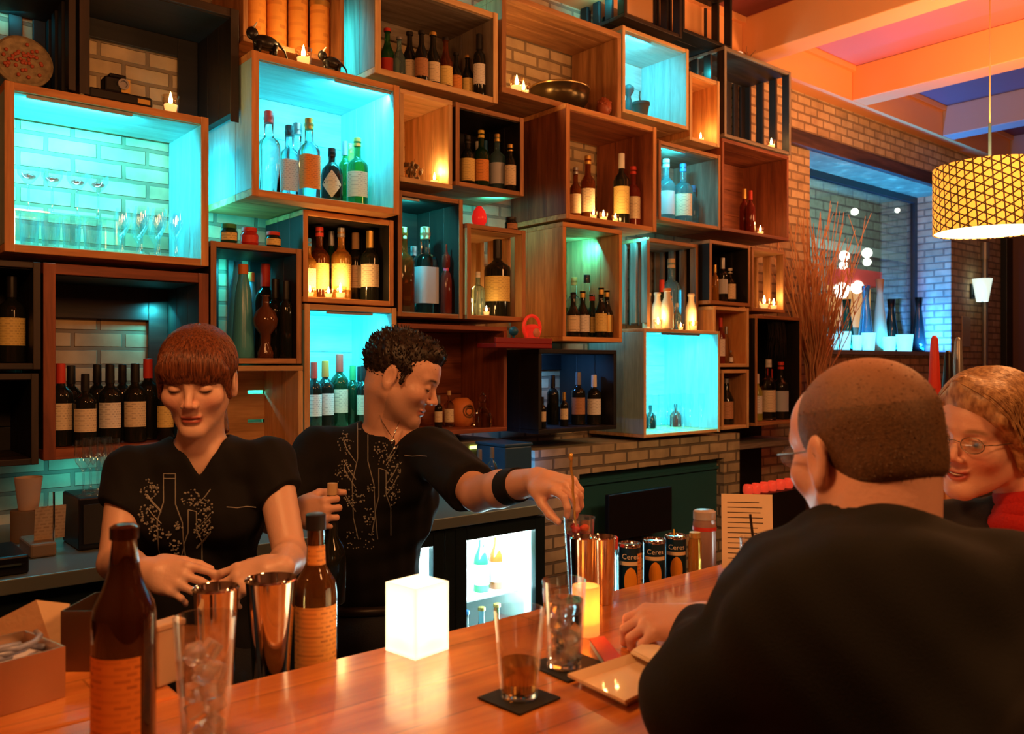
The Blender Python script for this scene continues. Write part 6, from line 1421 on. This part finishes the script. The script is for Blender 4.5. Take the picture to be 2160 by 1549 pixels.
skin_f = [near(toB(hd), cB, .15), cone(ptB((0, .032, -.04)), nb, .056, .062)] + chest(-.008)
arms = [union([cone(sL, eL, .050, .040), cone(eL, eL + (wL - eL) * .4, .041, .040), cone(eL + (wL - eL) * .4, wL, .040, .026), hL], .010),
        union([cone(sR, eR, .050, .042), cone(eR, eR + (wR - eR) * .4, .042, .042), cone(eR + (wR - eR) * .4, wR, .041, .027), hR], .012)]
sf = union([union(skin_f, .035), arms[0], arms[1]], .012)
lo, hi = bounds([cB, sL, sR, eL, eR, wL, wR, wR + (rI * .6 - fI * .7) * .16, PD(790, 1330, 2.4)], .13)
hcB = head_col((.74, .43, .31), (.50, .17, .13), (.03, .02, .015), stubble=(.45, .27, .20), blush=(.75, .33, .24))
def colB(v):
    c = np.tile(np.array((.74, .43, .31), f32), (len(v), 1)); q = (v - A_(cB)) @ RB / 1.02; m = (np.abs(q[:, 0]) < .1) & (np.abs(q[:, 1]) < .13) & (q[:, 2] > -.115) & (q[:, 2] < .14); c[m] = hcB(q[m]); return c
sdf_obj('body', sf, lo, hi, .0030, SKIN, root, colB)
cuL, cuR = sL + (eL - sL) * .75, sR + (eR - sR) * .80
def shirtB(p):
    d = union(chest(.006), .05)(p)
    for s_, c, a in ((sL, cuL, (eL - sL)), (sR, cuR, (eR - sR))):
        a = A_(a.normalized()); pl = (p - A_(c)) @ a; d = smin(d, smax(cone(s_, c, .067, .066)(p), pl - .02, .004), .03)
    r, dd = pxy(p); px = 1080 + F * r / dd; py = 770 - F * (p[:, 2] - HC) / dd
    e1 = ((px - 772) * .80 - (py - 862) * .60); e2 = (-(px - 893) * .72 - (py - 880) * .69)
    v = np.minimum(e1, e2) * (2.3 / F); v = np.minimum(v, -(dd - 2.37)); d = smax(d, v, .006)
    d = smax(d, -(s_cone(p, tuple(ptB((0, .03, -.06))), tuple(nb), .060, .070)), .006)
    return d + .003 * np.sin(p[:, 2] * 55 + p[:, 0] * 50) * np.sin(p[:, 0] * 70 - p[:, 2] * 35)
lo, hi = bounds([sL, sR, cuL, cuR, PD(785, 1290, 2.4)], .13)
sh, sv, sfc = sdf_obj('shirt', shirtB, lo, hi, .0045, BLACK, root)
shp, dots = tree_print(712, 893, 128, 250, 9)
print_on(bvh_of(sv, sfc), shp + [[(853, 961), (870, 963), (886, 962), (900, 963)]], dots + [(760 + 28 * math.cos(k), 1140 + 18 * math.sin(k * 1.7), .002) for k in range(30)], 'shirt_print', PRINT, sh)
hip = PD(788, 1330, 2.42)
sdf_obj('trousers', union(legs_fn(hip, rI * .3 - fI * .95, r=(.092, .065, .05)), .04), *bounds([hip, Vector((hip.x, hip.y, .08))], .22), .011, JEANS, root); shoes(root, hip, rI * .3 - fI * .95, .085)
b = hip + UP * .085; a = [Vector(tuple(A_(b) + RT @ np.array((math.cos(t) * .150, math.sin(t) * .118, 0), f32))) for t in [i * math.pi / 16 for i in range(33)]]
obj('belt', MB().tube(a, .014, 8), pbr('belt_leather', (.02, .015, .012), .35), root, smooth='all')
# black wristband
t = (wR - eR).normalized(); c0 = eR + (wR - eR) * .62
obj('wristband', MB().tube([c0 - t * .024, c0 + t * .024], [.0415, .0385], 28), BLACK, root, smooth=True)
# chain with pendant
o = Vector((0, 0, HC)); bs = bvh_of(sv, sfc)
def hitb(px, py, dd=2.22): return PD(px, py, dd)
obj('necklace', MB().tube([hitb(798, 868, 2.30), hitb(806, 890, 2.27), hitb(820, 912, 2.245), hitb(829, 925, 2.235), hitb(836, 905, 2.25), hitb(842, 890, 2.27)], .0016, 6).ell(hitb(829, 934, 2.23), (.007, .003, .010)).ell(hitb(832, 948, 2.23), (.005, .003, .006)), CHROME, root, smooth='all')
def hairB(p):
    q = p.copy(); ax = np.abs(p[:, 0]); q[:, 0] = ax
    d = s_ell(p, (0, .022, .044), (.080, .098, .084)); d = smin(d, s_ell(p, (0, -.045, .085), (.052, .045, .034)), .025)
    d = smax(d, -s_ell(p, (0, -.115, -.035), (.085, .085, .100)), .008)
    d = smax(d, -s_cone(q, (.088, .008, -.012), (.09, -.01, -.05), .022, .05), .006); d = smin(d, s_cone(q, (.073, -.024, .03), (.076, -.020, -.012), .008, .004), .008)
    d = smax(d, -(p[:, 2] + .055 - p[:, 1] * .1), .015)
    return d + .0018 * np.sin(p[:, 0] * 160 + p[:, 1] * 90) * np.sin(p[:, 2] * 150 - p[:, 1] * 120)
HB = hairmat('hair_black', (.006, .004, .003), (.030, .018, .011), (90, 90, 90), .45)
lo, hi = bounds([cB], .15); ho, hv, hf = sdf_obj('hair', toB(hairB), lo, hi, .003, HB, root)
spikes(bvh_of(hv, hf), cB, RB, 2600, .013, HB, ho, 'hair_tufts', 4, zmin=-.045, ymin=-.045, tilt=(0, .3, .5))
# bottle gripped in his right hand, spoon in the left
p = wL + hbx * .088 - hbn * .031
q = thing('liquor_bottle', 'dark bottle with pale cork gripped in the dark-haired bartender\'s right hand', 'bottle', (p.x, p.y, p.z - .20))
ax_ = Vector((.02, 0, 1)).normalized(); b0 = p - ax_ * .212
Mb = Matrix.Translation(b0) @ Vector((0, 0, 1)).rotation_difference(ax_).to_matrix().to_4x4()
obj('bottle_body', MB().lathe([(.033, 0), (.036, .005), (.036, .11), (.030, .135), (.015, .158), (.0125, .255)], n=28, M=Mb), G['dark'], q, smooth=True)
obj('cork', MB().lathe([(.011, .2552), (.012, .262), (.012, .283)], n=16, M=Mb), CAP['cork'], q, smooth=True)
hR_p = wR + (rI * .60 - fI * .75 - UP * .02).normalized() * .12
s1 = sp0; s0 = PD(1204, 964, depth(sp0) - .01)
q = thing('bar_spoon', 'twisted gold bar spoon held over the violet drink', 'spoon', s0)
pts = [s0 + (s1 - s0) * (k / 30) + (rI * math.cos(k * 1.3) + fI * math.sin(k * 1.3)) * .0011 for k in range(31)]
obj('handle', MB().tube(pts, .0026, 8), LBL['gold'], q, smooth='all'); obj('spoon_bowl', MB().ell(s1, (.008, .005, .014)), LBL['gold'], q, smooth='all'); obj('finial', MB().ell(s0, (.005, .005, .008)), LBL['gold'], q, smooth='all')

# ================================================================ person 3: seated man in black jacket, back to the camera
cC = PD(1822, 954, 1.07); RC = hrot(-204, 8, 3); toC, ptC = hloc(cC, RC, 1.0)
root = thing('person', 'balding man in black jacket seated at the bar with his back to the room', 'person', (.85, .15, .42))
hd = head_fn(closed=False, jaw=1.12, nose=1.1)
nb = PD(1850, 1195, 1.02)
sL, sR = PD(1688, 1290, 1.00), PD(2180, 1300, .92)
eL, wL = PD(1476, 1480, .94), PD(1490, 1312, 1.27)
eR = sR + Vector((.12, -.02, -.27)); wR = eR + Vector((.0, .22, .06))
hip = Vector((.84, .08, .80))
dL = -rI * .93 + fI * .05 - UP * .02
hL = hand_fn(wL, dL, UP * .9 - fI * .28, -1, thumb=(38, 25), s=1.0, curls=[(32, 52, 38), (36, 54, 38), (40, 56, 38), (44, 58, 40)], thumb_in=.5)
skin_f = [near(toC(hd), cC, .155), cone(ptC((0, .035, -.03)), nb, .062, .070), cone(eL + (wL - eL) * .5, wL, .038, .028), hL, cone(nb, nb - UP * .08, .08, .09)]
sf = offbar(union(skin_f, .012))
lo, hi = bounds([cC, nb, wL, wL + dL * .17, eL + (wL - eL) * .5], .14)
hcC = head_col((.76, .42, .31), (.5, .2, .16), (.2, .12, .07), iris=((.15, .2, .25), 0), blush=(.80, .30, .22))
def colC(v):
    c = np.tile(np.array((.76, .42, .31), f32), (len(v), 1)); q = (v - A_(cC)) @ RC / 1.0; m = (np.abs(q[:, 0]) < .1) & (np.abs(q[:, 1]) < .13) & (q[:, 2] > -.115) & (q[:, 2] < .14); c[m] = hcC(q[m]); return c
sdf_obj('body', sf, lo, hi, .0028, SKIN, root, colC)
cu = eL + (wL - eL) * .74
RJ = RR
mid = (nb + hip) / 2
def jacket(p):
    fs = [cone(nb - UP * .03, sL, .070, .072), cone(nb - UP * .03, sR, .070, .074), ellp(PD(1870, 1375, .90), (.18, .105, .13), RJ), ellp(Vector((.88, .20, 1.06)), (.20, .125, .22)), ellp(hip + UP * .04, (.19, .15, .14)),
          cone(nb + UP * .008, nb - UP * .08, .076, .12), cone(sL, Vector((.84, .26, 1.05)), .08, .10)]
    d = union(fs, .06)(p)
    a = union([cone(sL, eL, .074, .058), cone(eL, cu, .056, .044)], .03)(p); a = smax(a, (p - A_(cu)) @ A_((wL - eL).normalized()) - .012, .004)
    d = smin(d, a, .03); d = smin(d, union([cone(sR, eR, .078, .062), cone(eR, wR, .058, .046)], .03)(p), .03)
    d = smax(d, -s_cone(p, tuple(ptC((0, .02, -.06))), tuple(nb - UP * .02), .070, .066), .006)
    return d + .004 * np.sin(p[:, 2] * 38 + p[:, 0] * 45) * np.sin(p[:, 1] * 50 - p[:, 2] * 25) - .003
lo, hi = bounds([sL, sR, eL, cu, wR, nb, hip], .17)
jo, jv, jf = sdf_obj('jacket', offbar(jacket), lo, hi, .0055, pbr('jacket_black', (.0032, .0040, .0030), .95, bump=.3, bscale=500), root)
# raised collar band and shoulder seam of the jacket
col = []
for k in range(25):
    t = math.pi * 2 * k / 24; col.append(nb + UP * (.030 + .012 * math.cos(t)) + rI * math.cos(t) * .076 + fI * math.sin(t) * .076)
obj('collar', MB().tube(col, .013, 8), _m['jacket_black'], jo, smooth='all')
knee = [Vector((.93, .50, .78)), Vector((.72, .50, .78))]
sdf_obj('trousers', union([ellp(hip, (.17, .15, .11)), cone(hip + Vector((.09, 0, -.02)), knee[0], .088, .065), cone(hip - Vector((.09, 0, .02)), knee[1], .088, .065), cone(knee[0], knee[0] + Vector((0, -.08, -.42)), .062, .048), cone(knee[1], knee[1] + Vector((0, -.08, -.42)), .062, .048)], .04), *bounds([hip, *knee, knee[0] + Vector((0, -.08, -.42))], .15), .011, JEANS, root)
def hairC(p):
    q = p.copy(); ax = np.abs(p[:, 0]); q[:, 0] = ax
    d = s_ell(p, (0, .014, .035), (.0775, .0965, .0815)); d = smin(d, s_ell(p, (0, .055, -.02), (.060, .048, .045)), .03)
    d = smax(d, -s_ell(p, (0, -.125, -.012), (.110, .115, .105)), .006); d = smax(d, -s_cone(q, (.088, .008, -.010), (.086, -.01, -.05), .023, .035), .005)
    d = smax(d, -(p[:, 2] + .055 - .2 * p[:, 1]), .012); return d
def colH(v):
    q = (v - A_(cC)) @ RC / 1.0; t = np.exp(-(((q[:, 0]) / .055) ** 2 + ((q[:, 1] - .015) / .075) ** 2)) * (q[:, 2] > .055)
    n = np.random.default_rng(1).random(len(q)); a = np.array((.17, .085, .035), f32); b2 = np.array((.085, .042, .018), f32); sk = np.array((.52, .26, .16), f32)
    c = a * n[:, None] + b2 * (1 - n[:, None]); t = np.clip(t * .9, 0, 1)[:, None]; return c * (1 - t) + sk * t
lo, hi = bounds([cC], .15); ho, hv, hf = sdf_obj('hair', toC(hairC), lo, hi, .0025, vcol('hair_short', .6, 0, .5, 500), root, colH)
spikes(bvh_of(hv, hf), cC, RC, 3000, .0045, hairmat('hair_brown', (.05, .026, .012), (.20, .11, .05), (150, 150, 150), .5), ho, 'hair_stubble', 8, zmin=-.05, ymin=-.075, tilt=(0, .9, -.7), rad=.0006)
GOLDW = pbr('frame_metal', (.25, .2, .16), .3, metal=.9); LENS = thin('lens', (.95, .97, .97), .3)
def spectacles(pt, root, s=1.0):
    gl = None; mb = MB()
    for sg in (-1, 1):
        ring = [pt((sg * .032 + math.cos(t) * .021, -.103 + abs(math.cos(t) * .021 + .01 * 1) * .12, .000 + math.sin(t) * .0145)) for t in [i * math.pi / 14 for i in range(29)]]
        mb.tube(ring, .0009, 6)
        mb.tube([pt((sg * .053, -.099, .004)), pt((sg * .068, -.085, .006)), pt((sg * .0765, -.03, .006)), pt((sg * .079, .006, .008)), pt((sg * .078, .022, -.012))], .0011, 6)
    mb.tube([pt((-.011, -.1045, .003)), pt((0, -.108, .006)), pt((.011, -.1045, .003))], .001, 6)
    g_ = obj('glasses', mb, GOLDW, root, smooth='all')
    for sg in (-1, 1):
        m2 = MB(); c = pt((sg * .032, -.1015, 0)); ring = [pt((sg * .032 + math.cos(t) * .0205, -.1028, math.sin(t) * .014)) for t in [i * math.pi / 12 for i in range(24)]]
        m2.add([c] + ring, [(0, 1 + k, 1 + (k + 1) % 24) for k in range(24)]); obj('lens', m2, LENS, g_, solid=.0008)
spectacles(ptC, root)

# ================================================================ person 4: smiling woman with glasses and red scarf
cD = PD(2074, 920, 1.63); RD = hrot(-96, 4, 7); toD, ptD = hloc(cD, RD, 1.0)
root = thing('person', 'smiling woman with light brown hair, glasses and red scarf', 'person', (1.95, .25, .42))
hd = head_fn(closed=False, jaw=1.0, nose=.9, smile=.9)
nb = Vector((1.80, .575, 1.245)); hip = Vector((1.98, .06, .80))
sL, sR = nb + Vector((.12, -.14, -.07)), nb + Vector((-.03, .17, -.09))
eL, eR = Vector((1.93, .50, 1.125)), Vector((1.84, .80, 1.125))
sf = union([near(toD(hd), cD, .15), cone(ptD((0, .035, -.04)), nb, .050, .060), cone(eL, eL + Vector((-.2, .16, .0)), .04, .026), cone(eR, eR + Vector((-.2, .06, .02)), .04, .026),
    hand_fn(eR + Vector((-.2, .06, .02)), Vector((-1, .2, -.05)), UP, 1, s=.9), hand_fn(eL + Vector((-.2, .16, .0)), Vector((-1, .3, 0)), UP, -1, s=.9)], .012)
lo, hi = bounds([cD, nb, eL, eR, eR + Vector((-.38, .1, 0)), eL + Vector((-.38, .24, 0))], .13)
hcD = head_col((.80, .46, .34), (.50, .11, .09), (.35, .2, .12), iris=((.12, .16, .14), .001), blush=(.82, .30, .22), smile=.9)
def colD(v):
    c = np.tile(np.array((.80, .46, .34), f32), (len(v), 1)); q = (v - A_(cD)) @ RD; m = (np.abs(q[:, 0]) < .1) & (np.abs(q[:, 1]) < .13) & (q[:, 2] > -.115) & (q[:, 2] < .14); c[m] = hcD(q[m]); return c
sdf_obj('body', sf, lo, hi, .0028, SKIN, root, colD)
teeth = [ptD((x, -.0885 + abs(x) * .22, -.0625 + .9 * 14 * x * x)) for x in (-.014, -.009, -.0045, 0, .0045, .009, .014)]
obj('teeth', MB().tube(teeth, [.0012, .0020, .0023, .0023, .0023, .0020, .0012], 8), pbr('teeth', (.8, .76, .68), .3), root, smooth='all')
sdf_obj('sweater', offbar(union([ellp((nb + hip) / 2 + Vector((.0, -.04, .05)), (.16, .14, .24)), ellp(hip, (.17, .16, .12)), cone(nb - UP * .03, sL, .06, .062), cone(nb - UP * .03, sR, .06, .062), cone(sL, eL, .062, .055), cone(sR, eR, .062, .055), cone(eL, eL + Vector((-.17, .136, 0)), .052, .04), cone(eR, eR + Vector((-.17, .051, .017)), .052, .04)], .05)), *bounds([nb, hip, sL, sR, eL, eR, eL + Vector((-.17, .13, 0))], .2), .008, cloth('sweater_dark', (.02, .018, .02)), root)
mb = MB(); rnd = random.Random(6)
for j in range(3):
    mb.tube([nb + Vector((math.cos(t) * (.070 + .008 * j), math.sin(t) * (.074 + .008 * j), .005 - .026 * j + .012 * math.sin(2 * t + j))) for t in [i * math.pi / 12 for i in range(25)]], .024, 12)
a_ = nb + Vector((-.085, -.03, -.03)); mb.tube([a_, a_ + Vector((-.02, -.01, -.08)), a_ + Vector((-.01, -.01, -.10))], [.026, .03, .024], 12)
obj('scarf', mb, pbr('scarf_red', (.50, .015, .012), .8, bump=.6, bscale=180), root, smooth='all')
knee = [hip + Vector((-.30, .30, -.03)), hip + Vector((-.05, .42, -.03))]
sdf_obj('trousers', union([ellp(hip, (.17, .15, .11)), cone(hip + Vector((-.06, -.04, -.02)), knee[0], .085, .06), cone(hip + Vector((.06, .04, -.02)), knee[1], .085, .06), cone(knee[0], knee[0] + Vector((.05, -.05, -.40)), .058, .045), cone(knee[1], knee[1] + Vector((.05, -.05, -.40)), .058, .045)], .04), *bounds([hip, *knee, knee[0] + Vector((0, 0, -.42))], .15), .011, JEANS, root)
def hairD(p):
    q = p.copy(); ax = np.abs(p[:, 0]); q[:, 0] = ax
    d = s_ell(p, (0, .022, .040), (.090, .106, .090)); d = smin(d, s_ell(p, (.02, -.050, .078), (.062, .044, .034)), .02)
    d = smin(d, s_ell(q, (.078, .030, -.010), (.020, .055, .060)), .02); d = smin(d, s_ell(p, (0, .075, -.05), (.066, .045, .06)), .03)
    d = smax(d, -s_ell(p, (0, -.112, -.035), (.070, .080, .098)), .008)
    d = smin(d, s_cone(p, (-.01, -.070, .104), (.064, -.072, .052), .016, .012), .014); d = smin(d, s_cone(p, (.064, -.072, .052), (.082, -.030, .008), .013, .012), .014)
    return smin(d, s_cone(p, (-.01, -.070, .104), (-.064, -.064, .045), .013, .010), .014)
HD = hairmat('hair_blonde', (.28, .14, .06), (.62, .38, .18), (120, 120, 60), .4)
lo, hi = bounds([cD], .15); ho, hv, hf = sdf_obj('hair', toD(hairD), lo, hi, .003, HD, root); bh = bvh_of(hv, hf); rnd = random.Random(12); se = []
for i in range(420):
    s = rnd.choice((-1, 1, 1)); y0 = rnd.uniform(-.07, .05); se.append(((-.012 + rnd.gauss(0, .004), y0, .125), (s * rnd.uniform(.075, .095), y0 * .5 + rnd.uniform(.0, .05), rnd.uniform(-.03, .05))))
for i in range(160):
    se.append(((-.012 + rnd.gauss(0, .004), -.08, .105), (.088, rnd.uniform(-.04, .03), rnd.uniform(.0, .06))))
obj('hair_strands', strands(bh, cD, RD, se, .0015, lift=.003, n=9), HD, ho, smooth='all')
spectacles(ptD, root)
# bar stools under the seated pair
for i, (x, y) in enumerate(((.85, .08), (1.98, .12))):
    q = thing('bar_stool', ['dark bar stool under the man in the black jacket', 'dark bar stool under the smiling woman'][i], 'stool', (x, y, 0), 'bar stools at the counter')
    obj('seat', MB().lathe([(.16, .595), (.18, .61), (.18, .63), (.16, .645)], (x, y, 0), 28), pbr('stool_seat', (.05, .02, .015), .5), q, smooth=True)
    for k in range(4):
        a = math.pi / 4 + k * math.pi / 2; obj('leg', MB().tube([(x + math.cos(a) * .12, y + math.sin(a) * .12, .60), (x + math.cos(a) * .20, y + math.sin(a) * .20, .002)], .014, 10), DARKM, q, smooth=True)
    obj('foot_ring', MB().tube([(x + math.cos(t) * .165, y + math.sin(t) * .165, .28) for t in [j * math.pi / 12 for j in range(25)]], .009, 8), DARKM, q, smooth='all')
